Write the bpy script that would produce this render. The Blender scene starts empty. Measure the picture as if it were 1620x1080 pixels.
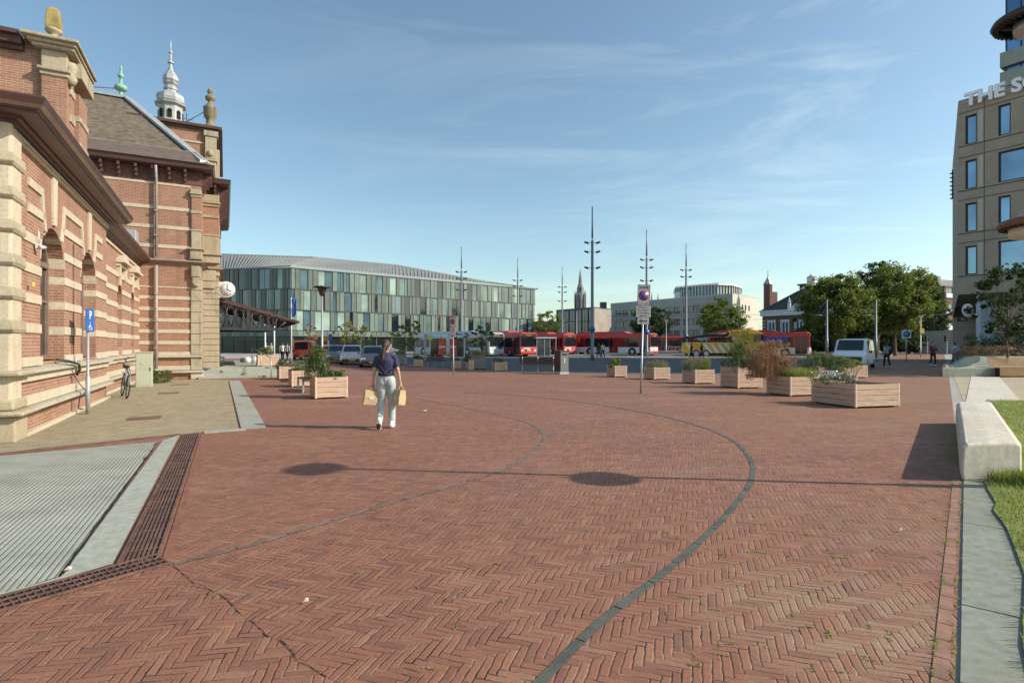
import bpy, math, random
import numpy as np
from mathutils import Matrix, Vector
C = bpy.data.collections.new('Scene objects'); bpy.context.scene.collection.children.link(C)
scene = bpy.context.scene
R = math.radians
# ---------------------------------------------------------------- camera, sky, sun, exposure
cd = bpy.data.cameras.new('camera'); cam = bpy.data.objects.new('camera', cd); C.objects.link(cam)
cam.location = (0, 0, 1.6); cam.rotation_euler = (R(90), 0, 0)
cd.sensor_width = 36; cd.lens = 875/1620*36; cd.shift_y = 4/1620; cd.clip_start = .05; cd.clip_end = 6000
scene.camera = cam
SUN = Vector((1.6, -.2, 1.0)).normalized()
w = bpy.data.worlds.new('World'); scene.world = w; w.use_nodes = True
nt = w.node_tree; nt.nodes.clear()
sky = nt.nodes.new('ShaderNodeTexSky'); sky.sky_type = 'NISHITA'; sky.sun_disc = False
sky.sun_elevation = math.asin(SUN.z); sky.sun_rotation = math.atan2(SUN.x, SUN.y)
sky.air_density = 1.0; sky.dust_density = 1.0; sky.ozone_density = 2.0
bg = nt.nodes.new('ShaderNodeBackground'); bg.inputs[1].default_value = .138
out = nt.nodes.new('ShaderNodeOutputWorld')
tc = nt.nodes.new('ShaderNodeTexCoord'); mp = nt.nodes.new('ShaderNodeMapping')
mp.inputs['Scale'].default_value = (1.1, 1.6, 6.5); mp.inputs['Rotation'].default_value = (.12, .16, .3); mp.inputs['Location'].default_value = (.35, 0, .4)
nz = nt.nodes.new('ShaderNodeTexNoise'); nz.inputs['Scale'].default_value = 1.5; nz.inputs['Detail'].default_value = 9
nz.inputs['Roughness'].default_value = .62; nz.inputs['Distortion'].default_value = .9
rp = nt.nodes.new('ShaderNodeValToRGB'); rp.color_ramp.elements[0].position = .49; rp.color_ramp.elements[1].position = .95
rp.color_ramp.elements[1].color = (.42, .42, .42, 1)
mx = nt.nodes.new('ShaderNodeMix'); mx.data_type = 'RGBA'; mx.inputs[7].default_value = (6.6, 7.0, 7.4, 1)
L = nt.links.new
L(tc.outputs['Generated'], mp.inputs[0]); L(mp.outputs[0], nz.inputs['Vector']); L(nz.outputs[0], rp.inputs[0])
sx_ = nt.nodes.new('ShaderNodeSeparateXYZ'); L(tc.outputs['Generated'], sx_.inputs[0]); ma = nt.nodes.new('ShaderNodeMath'); ma.operation = 'MULTIPLY_ADD'; ma.use_clamp = True; L(sx_.outputs[0], ma.inputs[0]); ma.inputs[1].default_value = 1.1; ma.inputs[2].default_value = .55; mb_ = nt.nodes.new('ShaderNodeMath'); mb_.operation = 'MULTIPLY'; L(rp.outputs[0], mb_.inputs[0]); L(ma.outputs[0], mb_.inputs[1]); L(mb_.outputs[0], mx.inputs[0]); L(sky.outputs[0], mx.inputs[6]); tint = nt.nodes.new('ShaderNodeMix'); tint.data_type = 'RGBA'; tint.blend_type = 'MULTIPLY'; tint.inputs[0].default_value = 1; tint.inputs[7].default_value = (.99, 1.04, .92, 1)
L(mx.outputs[2], tint.inputs[6]); L(tint.outputs[2], bg.inputs[0]); L(bg.outputs[0], out.inputs[0])
sl = bpy.data.lights.new('sun', 'SUN'); sl.energy = 4.0; sl.angle = R(.53); sl.color = (1, .93, .82)
so = bpy.data.objects.new('sun', sl); C.objects.link(so); so.rotation_euler = SUN.to_track_quat('Z', 'Y').to_euler(); so.location = (30, -20, 50)
scene.view_settings.view_transform = 'Standard'; scene.view_settings.look = 'None'
scene.view_settings.exposure = .48; scene.view_settings.gamma = 1
scene.render.resolution_x = 1024; scene.render.resolution_y = 682

# ---------------------------------------------------------------- helpers
def G(px, py, z=0.0):
    "ground point (height z) seen at a photo pixel: used to survey positions from the photograph"
    Y = 875*(1.6-z)/(py-544); return ((px-810)/875*Y, Y)
def at(px, Y): return ((px-810)/875*Y, Y)
def zat(py, Y): return 1.6+(544-py)/875*Y

class MB:
    def __init__(s): s.v = []; s.f = []; s.M = None; s.sm = []; s.smooth = False
    def add(s, vs, fs):
        o = len(s.v)
        if s.M is not None: vs = [tuple(s.M @ Vector(p)) for p in vs]
        s.v += [tuple(p) for p in vs]; s.f += [tuple(i+o for i in f) for f in fs]; s.sm += [s.smooth]*len(fs); return s
    def box(s, x0, y0, z0, x1, y1, z1):
        x0, x1 = min(x0, x1), max(x0, x1); y0, y1 = min(y0, y1), max(y0, y1); z0, z1 = min(z0, z1), max(z0, z1)
        return s.add([(x0,y0,z0),(x1,y0,z0),(x1,y1,z0),(x0,y1,z0),(x0,y0,z1),(x1,y0,z1),(x1,y1,z1),(x0,y1,z1)],
                     [(0,3,2,1),(4,5,6,7),(0,1,5,4),(1,2,6,5),(2,3,7,6),(3,0,4,7)])
    def prism(s, poly, z0, z1):
        n = len(poly); a = sum(poly[i][0]*poly[(i+1)%n][1]-poly[(i+1)%n][0]*poly[i][1] for i in range(n))
        if a < 0: poly = poly[::-1]
        vs = [(p[0],p[1],z0) for p in poly]+[(p[0],p[1],z1) for p in poly]
        return s.add(vs, [tuple(range(n))[::-1], tuple(range(n,2*n))]+[(i,(i+1)%n,(i+1)%n+n,i+n) for i in range(n)])
    def poly(s, pts): return s.add(pts, [tuple(range(len(pts)))])
    def hex(s, a, b):
        "two quads joined: eight corners"
        return s.add(list(a)+list(b), [(0,3,2,1),(4,5,6,7),(0,1,5,4),(1,2,6,5),(2,3,7,6),(3,0,4,7)])
    def tube(s, pts, rad, n=8, cap=True, round_=False):
        pts = [Vector(p) for p in pts]
        if not hasattr(rad, '__len__'): rad = [rad]*len(pts)
        rad = list(rad)
        if round_:
            d0 = (pts[0]-pts[1]).normalized(); d1 = (pts[-1]-pts[-2]).normalized()
            P = []; Q = []
            for a in (1., .86, .5): P.append(pts[0]+d0*rad[0]*a); Q.append(rad[0]*math.sqrt(max(0,1-a*a))+.0005)
            P += pts; Q += rad
            for a in (.5, .86, 1.): P.append(pts[-1]+d1*rad[-1]*a); Q.append(rad[-1]*math.sqrt(max(0,1-a*a))+.0005)
            pts, rad = P, Q
        vs = []; fs = []; prev = None
        for i, p in enumerate(pts):
            d = (pts[min(i+1,len(pts)-1)]-pts[max(i-1,0)])
            d = d.normalized() if d.length > 1e-9 else Vector((0,0,1))
            if prev is None:
                up = Vector((0,0,1)) if abs(d.z) < .9 else Vector((1,0,0)); a = d.cross(up).normalized()
            else: a = (prev-d*prev.dot(d)); a = a.normalized() if a.length > 1e-6 else d.orthogonal().normalized()
            prev = a; b = d.cross(a)
            for k in range(n):
                t = 2*math.pi*k/n; vs.append(p+(a*math.cos(t)+b*math.sin(t))*rad[i])
        for i in range(len(pts)-1):
            for k in range(n): fs.append((i*n+k, i*n+(k+1)%n, (i+1)*n+(k+1)%n, (i+1)*n+k))
        if cap: fs.append(tuple(range(n))[::-1]); fs.append(tuple(range((len(pts)-1)*n, len(pts)*n)))
        o = s.smooth; s.smooth = True; s.add(vs, fs); s.smooth = o; return s
    def lathe(s, prof, n=16, c=(0,0,0), sq=(1,1), sm=True):
        vs = []; fs = []
        for r, z in prof:
            for k in range(n):
                t = 2*math.pi*(k+.5)/n; vs.append((c[0]+r*math.cos(t)*sq[0], c[1]+r*math.sin(t)*sq[1], c[2]+z))
        m = len(prof)
        for i in range(m-1):
            for k in range(n): fs.append((i*n+k, i*n+(k+1)%n, (i+1)*n+(k+1)%n, (i+1)*n+k))
        if prof[0][0] > 1e-4: fs.append(tuple(range(n))[::-1])
        if prof[-1][0] > 1e-4: fs.append(tuple(range((m-1)*n, m*n)))
        o = s.smooth; s.smooth = sm; s.add(vs, fs); s.smooth = o; return s
    def ell(s, c, r, n=12, m=8):
        prof = [(math.sin(math.pi*i/m)*1+(0.0008 if i in (0,m) else 0), -math.cos(math.pi*i/m)) for i in range(m+1)]
        o = s.M; T = Matrix.Translation(c) @ Matrix.Diagonal((r[0],r[1],r[2],1)); s.M = T if o is None else o @ T
        s.lathe(prof, n); s.M = o; return s
    def loft(s, secs, closed=True):
        n = len(secs[0]); vs = [p for sc in secs for p in sc]; fs = []
        for i in range(len(secs)-1):
            for k in range(n if closed else n-1): fs.append((i*n+k, (i+1)*n+k, (i+1)*n+(k+1)%n, i*n+(k+1)%n))
        if closed: fs.append(tuple(range(n))); fs.append(tuple(range((len(secs)-1)*n, len(secs)*n))[::-1])
        return s.add(vs, fs)
    def build(s, name, mat=None, parent=None, bevel=0, **kw):
        me = bpy.data.meshes.new(name); me.from_pydata(s.v, [], s.f); me.update()
        if any(s.sm): me.polygons.foreach_set('use_smooth', s.sm)
        if mat is not None: me.materials.append(mat)
        o = bpy.data.objects.new(name, me); C.objects.link(o)
        if parent is not None: o.parent = parent
        if bevel:
            b = o.modifiers.new('b', 'BEVEL'); b.width = bevel; b.segments = 2; b.limit_method = 'ANGLE'; b.angle_limit = R(40)
        for k, v_ in kw.items(): o[k] = v_
        return o
def tag(o, label=None, cat=None, group=None, kind=None):
    if label: o['label'] = label
    if cat: o['category'] = cat
    if group: o['group'] = group
    if kind: o['kind'] = kind
    return o
def empty(name, loc, rz, label, cat, group=None):
    o = bpy.data.objects.new(name, None); C.objects.link(o); o.location = (loc[0], loc[1], loc[2] if len(loc) > 2 else 0)
    o.rotation_euler = (0, 0, rz); o.empty_display_size = .2
    return tag(o, label, cat, group)
KIDS = {}
def copy_tree(o, parent=None):
    c = o.copy(); C.objects.link(c); c.parent = parent
    for ch in [x for x in list(C.objects) if x.parent == o]: copy_tree(ch, c)
    return c
def again(proto, loc, rz, label, sc=None):
    c = copy_tree(proto); c.location = (loc[0], loc[1], loc[2] if len(loc) > 2 else 0); c.rotation_euler[2] = rz; c['label'] = label
    if sc: c.scale = sc
    return c

# ---------------------------------------------------------------- materials
class NX:
    def __init__(s, name):
        s.m = bpy.data.materials.new(name); s.m.use_nodes = True; s.t = s.m.node_tree; s.b = s.t.nodes['Principled BSDF']
        s.tc = s.t.nodes.new('ShaderNodeTexCoord')
    def put(s, sock, v):
        if v is None: return
        if isinstance(v, bpy.types.NodeSocket): s.t.links.new(v, sock)
        else: sock.default_value = v
    def m_(s, op, a, b=None, c=None):
        n = s.t.nodes.new('ShaderNodeMath'); n.operation = op; s.put(n.inputs[0], a); s.put(n.inputs[1], b)
        if c is not None: s.put(n.inputs[2], c)
        return n.outputs[0]
    def noise(s, vec, scale, detail=4, rough=.55):
        n = s.t.nodes.new('ShaderNodeTexNoise'); n.inputs['Scale'].default_value = scale; n.inputs['Detail'].default_value = detail
        n.inputs['Roughness'].default_value = rough; s.put(n.inputs['Vector'], vec); return n.outputs[0]
    def noisec(s, vec, scale, detail=2):
        n = s.t.nodes.new('ShaderNodeTexNoise'); n.inputs['Scale'].default_value = scale; n.inputs['Detail'].default_value = detail
        s.put(n.inputs['Vector'], vec); return n.outputs[1]
    def ramp(s, f, stops):
        n = s.t.nodes.new('ShaderNodeValToRGB'); e = n.color_ramp.elements
        while len(e) < len(stops): e.new(.5)
        for i, (p, c) in enumerate(stops):
            e[i].position = p; e[i].color = (c, c, c, 1) if not hasattr(c, '__len__') else (*c, 1)
        s.put(n.inputs[0], f); return n.outputs[0]
    def mix(s, f, a, b, mode='MIX'):
        n = s.t.nodes.new('ShaderNodeMix'); n.data_type = 'RGBA'; n.blend_type = mode
        f_ = f; s.put(n.inputs[0], f_)
        for i, v in ((6, a), (7, b)): s.put(n.inputs[i], v if isinstance(v, bpy.types.NodeSocket) else (*v, 1))
        return n.outputs[2]
    def mapv(s, vec, sc=(1,1,1), rot=(0,0,0), loc=(0,0,0)):
        n = s.t.nodes.new('ShaderNodeMapping'); n.inputs['Scale'].default_value = sc; n.inputs['Rotation'].default_value = rot
        n.inputs['Location'].default_value = loc; s.put(n.inputs[0], vec); return n.outputs[0]
    def comb(s, x, y, z=0.0):
        n = s.t.nodes.new('ShaderNodeCombineXYZ'); s.put(n.inputs[0], x); s.put(n.inputs[1], y); s.put(n.inputs[2], z); return n.outputs[0]
    def sep(s, v):
        n = s.t.nodes.new('ShaderNodeSeparateXYZ'); s.put(n.inputs[0], v); return n.outputs
    def bump(s, h, strength=.3, dist=.01):
        n = s.t.nodes.new('ShaderNodeBump'); n.inputs['Strength'].default_value = strength; n.inputs['Distance'].default_value = dist
        s.put(n.inputs['Height'], h); s.put(s.b.inputs['Normal'], n.outputs[0])
    def done(s, col=None, rough=None, metal=None, spec=None):
        if col is not None: s.put(s.b.inputs['Base Color'], col if isinstance(col, bpy.types.NodeSocket) else (*col, 1))
        s.put(s.b.inputs['Roughness'], rough)
        if metal is not None: s.b.inputs['Metallic'].default_value = metal
        if spec is not None: s.b.inputs['Specular IOR Level'].default_value = spec
        return s.m
def plain(name, col, rough=.7, var=.18, scale=3., metal=0., bump=0., spec=None, coord='Object', stretch=(1,1,1)):
    n = NX(name); v = n.mapv(n.tc.outputs[coord], stretch)
    f = n.noise(v, scale, 6, .6); f2 = n.noise(v, scale*11, 3)
    f = n.m_('ADD', n.m_('MULTIPLY', f, .7), n.m_('MULTIPLY', f2, .3))
    a = tuple(max(0, c*(1-var*1.6)) for c in col); b = tuple(min(1, c*(1+var*1.3)) for c in col)
    c = n.ramp(f, [(.3, a), (.5, col), (.7, b)])
    if bump: n.bump(f, bump, .02)
    return n.done(c, rough, metal, spec)
def glassy(name, col, rough=.06, spec=.9, var=.3, scale=.25, metal=0.):
    n = NX(name); f = n.noise(n.tc.outputs['Object'], scale, 2)
    c = n.ramp(f, [(.35, tuple(x*(1-var) for x in col)), (.65, tuple(min(1, x*(1+var)) for x in col))])
    wv = n.noise(n.tc.outputs['Object'], .9, 1); n.bump(wv, .05, .15)
    return n.done(c, rough, metal, spec)

def herring(n, x, y, w, k_):
    "returns (edge distance in cells, brick id vector, along flag) for a herringbone of 1 x k_ bricks"
    X = n.m_('DIVIDE', x, w); Y = n.m_('DIVIDE', y, w); i = n.m_('FLOOR', X); j = n.m_('FLOOR', Y)
    k = n.m_('FLOORED_MODULO', n.m_('SUBTRACT', i, j), 2.0*k_)
    hz = n.m_('LESS_THAN', k, k_-.5)
    # horizontal
    i0 = n.m_('SUBTRACT', i, k); uh = n.m_('SUBTRACT', X, i0); vh = n.m_('SUBTRACT', Y, j)
    mm = n.m_('SUBTRACT', 2.0*k_-1, k); j0 = n.m_('SUBTRACT', j, mm); uv = n.m_('SUBTRACT', Y, j0); vv = n.m_('SUBTRACT', X, i)
    def sel(a, b): return n.m_('ADD', n.m_('MULTIPLY', hz, a), n.m_('MULTIPLY', n.m_('SUBTRACT', 1.0, hz), b))
    u = sel(uh, uv); v = sel(vh, vv)
    e = n.m_('MINIMUM', n.m_('MINIMUM', u, n.m_('SUBTRACT', float(k_), u)), n.m_('MINIMUM', v, n.m_('SUBTRACT', 1.0, v)))
    idv = n.comb(n.m_('ADD', sel(i0, i), .37), n.m_('ADD', sel(j, j0), .53), hz)
    return e, idv

def paving():
    n = NX('red clinker paving'); P = n.tc.outputs['Object']
    wob = n.noisec(P, 2.2, 2); wob2 = n.noisec(P, 14, 1)
    def off(c, c2, a, b): return n.m_('ADD', n.m_('MULTIPLY', n.m_('SUBTRACT', c, .5), a), n.m_('MULTIPLY', n.m_('SUBTRACT', c2, .5), b))
    sp = n.sep(P); w1 = n.sep(wob); w2 = n.sep(wob2)
    x = n.m_('ADD', sp[0], off(w1[0], w2[0], .045, .012)); y = n.m_('ADD', sp[1], off(w1[1], w2[1], .045, .012))
    # zone mask: left of the crack between two fields of paving
    ax, ay = G(270, 893); bx, by = G(430, 1010); dx, dy = bx-ax, by-ay; ln = math.hypot(dx, dy); dx /= ln; dy /= ln
    sd = n.m_('SUBTRACT', n.m_('MULTIPLY', n.m_('SUBTRACT', sp[0], ax), dy), n.m_('MULTIPLY', n.m_('SUBTRACT', sp[1], ay), dx))
    sd = n.m_('ADD', sd, n.m_('MULTIPLY', n.m_('SUBTRACT', w1[2], .5), .22))
    zone = n.m_('GREATER_THAN', sd, 0.0)     # 1 on the near-left field
    def rot(a):
        c, s_ = math.cos(a), math.sin(a)
        return (n.m_('SUBTRACT', n.m_('MULTIPLY', x, c), n.m_('MULTIPLY', y, s_)), n.m_('ADD', n.m_('MULTIPLY', x, s_), n.m_('MULTIPLY', y, c)))
    xa, ya = rot(R(18)); yb, xb = rot(R(-11))
    nz = n.m_('SUBTRACT', 1.0, zone)
    X = n.m_('ADD', n.m_('MULTIPLY', xa, nz), n.m_('MULTIPLY', xb, zone)); Y = n.m_('ADD', n.m_('MULTIPLY', ya, nz), n.m_('MULTIPLY', yb, zone))
    e, idv = herring(n, X, Y, .0475, 4)
    wn = n.t.nodes.new('ShaderNodeTexWhiteNoise'); wn.noise_dimensions = '3D'; n.put(wn.inputs['Vector'], idv)
    r1 = wn.outputs[0]; rc = n.sep(wn.outputs[1])
    brick = n.ramp(r1, [(0, (.20, .082, .055)), (.2, (.255, .103, .063)), (.6, (.295, .120, .070)), (.9, (.32, .135, .078)), (1, (.34, .17, .10))])
    big = n.noise(P, .22, 5, .6); brick = n.mix(n.ramp(big, [(.4, 0.), (.7, .45)]), brick, (.34, .165, .105))
    big2 = n.noise(n.mapv(P, loc=(7, 3, 1)), .6, 6, .65); brick = n.mix(n.ramp(big2, [(.5, 0.), (.75, .40)]), brick, (.20, .11, .085))
    # sandy patch near the right edge strip
    d = n.m_('ADD', n.m_('POWER', n.m_('DIVIDE', n.m_('SUBTRACT', sp[0], 1.95), 1.0), 2.0), n.m_('POWER', n.m_('DIVIDE', n.m_('SUBTRACT', sp[1], 3.25), .85), 2.0))
    sand = n.m_('MULTIPLY', n.ramp(d, [(.0, 1.), (1., 0.)]), n.ramp(rc[1], [(.25, .15), (.6, 1.)]))
    brick = n.mix(n.m_('MULTIPLY', sand, .8), brick, (.36, .23, .145))
    fine = n.noise(P, 90, 4, .7); brick = n.mix(n.ramp(fine, [(.32, .5), (.62, 0.)]), brick, (.10, .055, .042))
    st = n.noise(n.mapv(P, (.9, .35, 1), (0, 0, .5)), 1.1, 7, .7); brick = n.mix(n.ramp(st, [(.54, 0.), (.70, .36)]), brick, (.15, .08, .06))
    pale = n.noise(n.mapv(P, (.5, 1.2, 1), (0, 0, .3), (5, 9, 0)), .5, 6, .7); brick = n.mix(n.ramp(pale, [(.52, 0.), (.72, .38)]), brick, (.36, .23, .16))
    vo = n.t.nodes.new('ShaderNodeTexVoronoi'); vo.inputs['Scale'].default_value = 1.7; n.put(vo.inputs['Vector'], P)
    gum = n.ramp(vo.outputs['Distance'], [(.018, .75), (.030, 0.)]); brick = n.mix(gum, brick, (.12, .10, .09))
    jn = n.noise(P, 6.5, 4, .65); jn2 = n.noise(P, .9, 3, .6)
    jc = n.ramp(jn, [(.42, (.018, .012, .010)), (.52, (.12, .08, .055)), (.64, (.34, .26, .17))])
    rgt = n.ramp(n.m_('ADD', n.m_('MULTIPLY', jn, .5), n.m_('ADD', n.m_('MULTIPLY', jn2, .6), n.m_('MULTIPLY', sp[0], .02))), [(.62, 0.), (.74, .9)])
    jc = n.mix(rgt, jc, (.24, .26, .10))
    jw = n.m_('ADD', .042, n.m_('MULTIPLY', n.ramp(n.noise(P, 3.5, 3, .7), [(.5, 0.), (.8, 1.)]), .12))
    jf = n.m_('SUBTRACT', 1.0, n.m_('MINIMUM', n.m_('MAXIMUM', n.m_('DIVIDE', n.m_('SUBTRACT', e, n.m_('MULTIPLY', jw, .6)), n.m_('MULTIPLY', jw, .6)), 0.0), 1.0))
    crack = n.m_('MULTIPLY', n.ramp(n.m_('ABSOLUTE', sd), [(.003, 1.), (.011, 0.)]), n.ramp(n.noise(P, 11, 3), [(.44, .15), (.55, 1.)]))
    near = n.m_('LESS_THAN', sp[1], 4.0)
    crack = n.m_('MULTIPLY', crack, near)
    col = n.mix(jf, brick, jc); col = n.mix(crack, col, (.02, .016, .012))
    h = n.m_('SUBTRACT', n.m_('MULTIPLY', n.m_('MINIMUM', n.m_('DIVIDE', e, .16), 1.0), 1.0), 0.0)
    h = n.m_('ADD', h, n.m_('ADD', n.m_('MULTIPLY', rc[2], .5), n.m_('MULTIPLY', fine, .25)))
    h = n.m_('SUBTRACT', h, crack)
    n.bump(h, .6, .006)
    return n.done(col, n.ramp(fine, [(.3, .62), (.7, .85)]), spec=.35)

def bricks(name, c1, c2, mort, course=.062, length=.22, mw=.010, coord='sum', rough=.85, patch=.35, dark=(.12,.06,.045), bias=0.):
    n = NX(name); P = n.tc.outputs['Object']; s = n.sep(P)
    if coord == 'sum': v = n.comb(n.m_('ADD', s[0], s[1]), s[2], 0.0)
    else: v = n.mapv(P, rot=(0, 0, coord))
    t = n.t.nodes.new('ShaderNodeTexBrick'); n.put(t.inputs['Vector'], v)
    t.inputs['Color1'].default_value = (*c1, 1); t.inputs['Color2'].default_value = (*c2, 1); t.inputs['Mortar'].default_value = (*mort, 1)
    t.inputs['Scale'].default_value = 1; t.inputs['Brick Width'].default_value = length; t.inputs['Row Height'].default_value = course
    t.inputs['Mortar Size'].default_value = mw/2; t.inputs['Mortar Smooth'].default_value = .3; t.inputs['Bias'].default_value = bias
    f = n.noise(P, .8, 6, .65); c = n.mix(n.ramp(f, [(.48, 0.), (.75, patch)]), t.outputs[0], dark)
    sk = n.noise(n.mapv(P, (3, 3, .3)), 1.1, 6, .65); c = n.mix(n.ramp(sk, [(.5, 0.), (.72, patch*1.5)]), c, tuple(x*.42 for x in c1)); ef = n.noise(n.mapv(P, loc=(3, 8, 2)), 1.6, 6, .7); c = n.mix(n.ramp(ef, [(.54, 0.), (.74, .4)]), c, (.46, .33, .25))
    f2 = n.noise(P, 40, 3); c = n.mix(n.ramp(f2, [(.3, .3), (.6, 0.)]), c, tuple(x*.45 for x in c1))
    hh = n.m_('ADD', n.m_('MULTIPLY', t.outputs[1], -1.0), n.m_('MULTIPLY', f2, .4)); n.bump(hh, .5, .006)
    return n.done(c, rough, spec=.25)

def stone(name, col, dirt=(.16, .14, .10), amt=.55, sc=1.4, rough=.85):
    n = NX(name); P = n.tc.outputs['Object']
    f = n.noise(n.mapv(P, (1, 1, .5)), sc, 7, .68); f2 = n.noise(P, sc*16, 4, .6); f3 = n.noise(n.mapv(P, (1,1,1), loc=(4,1,7)), .35, 3)
    c = n.ramp(f2, [(.3, tuple(x*.8 for x in col)), (.65, tuple(min(1, x*1.1) for x in col))])
    sk = n.noise(n.mapv(P, (5, 5, .35)), 1.3, 5, .65); c = n.mix(n.ramp(sk, [(.52, 0.), (.72, amt*.8)]), c, tuple(x*.8 for x in dirt))
    c = n.mix(n.ramp(f, [(.5, 0.), (.75, amt)]), c, dirt); c = n.mix(n.ramp(f3, [(.4, 0.), (.7, .25)]), c, (col[0]*.8, col[1]*.62, col[2]*.45))
    n.bump(n.m_('ADD', f2, f), .25, .01); return n.done(c, rough, spec=.2)

def leafm(name, c1, c2, trans=.35, sc=1.2):
    n = NX(name); P = n.tc.outputs['Object']
    g = n.t.nodes.new('ShaderNodeNewGeometry')
    f = n.noise(P, sc, 3, .6); rnd = g.outputs['Random Per Island']
    ff = n.m_('ADD', n.m_('MULTIPLY', f, .6), n.m_('MULTIPLY', rnd, .4))
    c = n.ramp(ff, [(.28, c1), (.72, c2)])
    n.done(c, .6, spec=.3)
    tr = n.t.nodes.new('ShaderNodeBsdfTranslucent'); n.put(tr.inputs[0], n.mix(.5, c, (c2[0]*1.5, c2[1]*1.5, c2[2]*.8)))
    ms = n.t.nodes.new('ShaderNodeMixShader'); ms.inputs[0].default_value = trans
    n.t.links.new(n.b.outputs[0], ms.inputs[1]); n.t.links.new(tr.outputs[0], ms.inputs[2])
    n.t.links.new(ms.outputs[0], n.t.nodes['Material Output'].inputs[0]); return n.m

def woodm(name, col, sc=1.0, rough=.75):
    n = NX(name); P = n.tc.outputs['Object']; s = n.sep(P)
    v = n.comb(n.m_('MULTIPLY', n.m_('ADD', s[0], s[1]), 1.3*sc), n.m_('MULTIPLY', s[2], 26*sc), n.m_('MULTIPLY', n.m_('SUBTRACT', s[0], s[1]), .6))
    f = n.noise(v, 1.6, 6, .6); bd = n.m_('FLOOR', n.m_('MULTIPLY', s[2], 5.2))
    wn = n.t.nodes.new('ShaderNodeTexWhiteNoise'); wn.noise_dimensions = '2D'; n.put(wn.inputs['Vector'], n.comb(bd, n.m_('GREATER_THAN', s[0], 0.0)))
    c = n.ramp(f, [(.3, tuple(x*.55 for x in col)), (.5, col), (.75, tuple(min(1, x*1.25) for x in col))])
    c = n.mix(n.m_('MULTIPLY', wn.outputs[0], .35), c, (col[0]*.75, col[1]*.62, col[2]*.55))
    k = n.noise(P, 7, 2); c = n.mix(n.ramp(k, [(.68, 0.), (.74, .6)]), c, tuple(x*.45 for x in col))
    n.bump(f, .2, .004); return n.done(c, rough, spec=.25)

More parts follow.
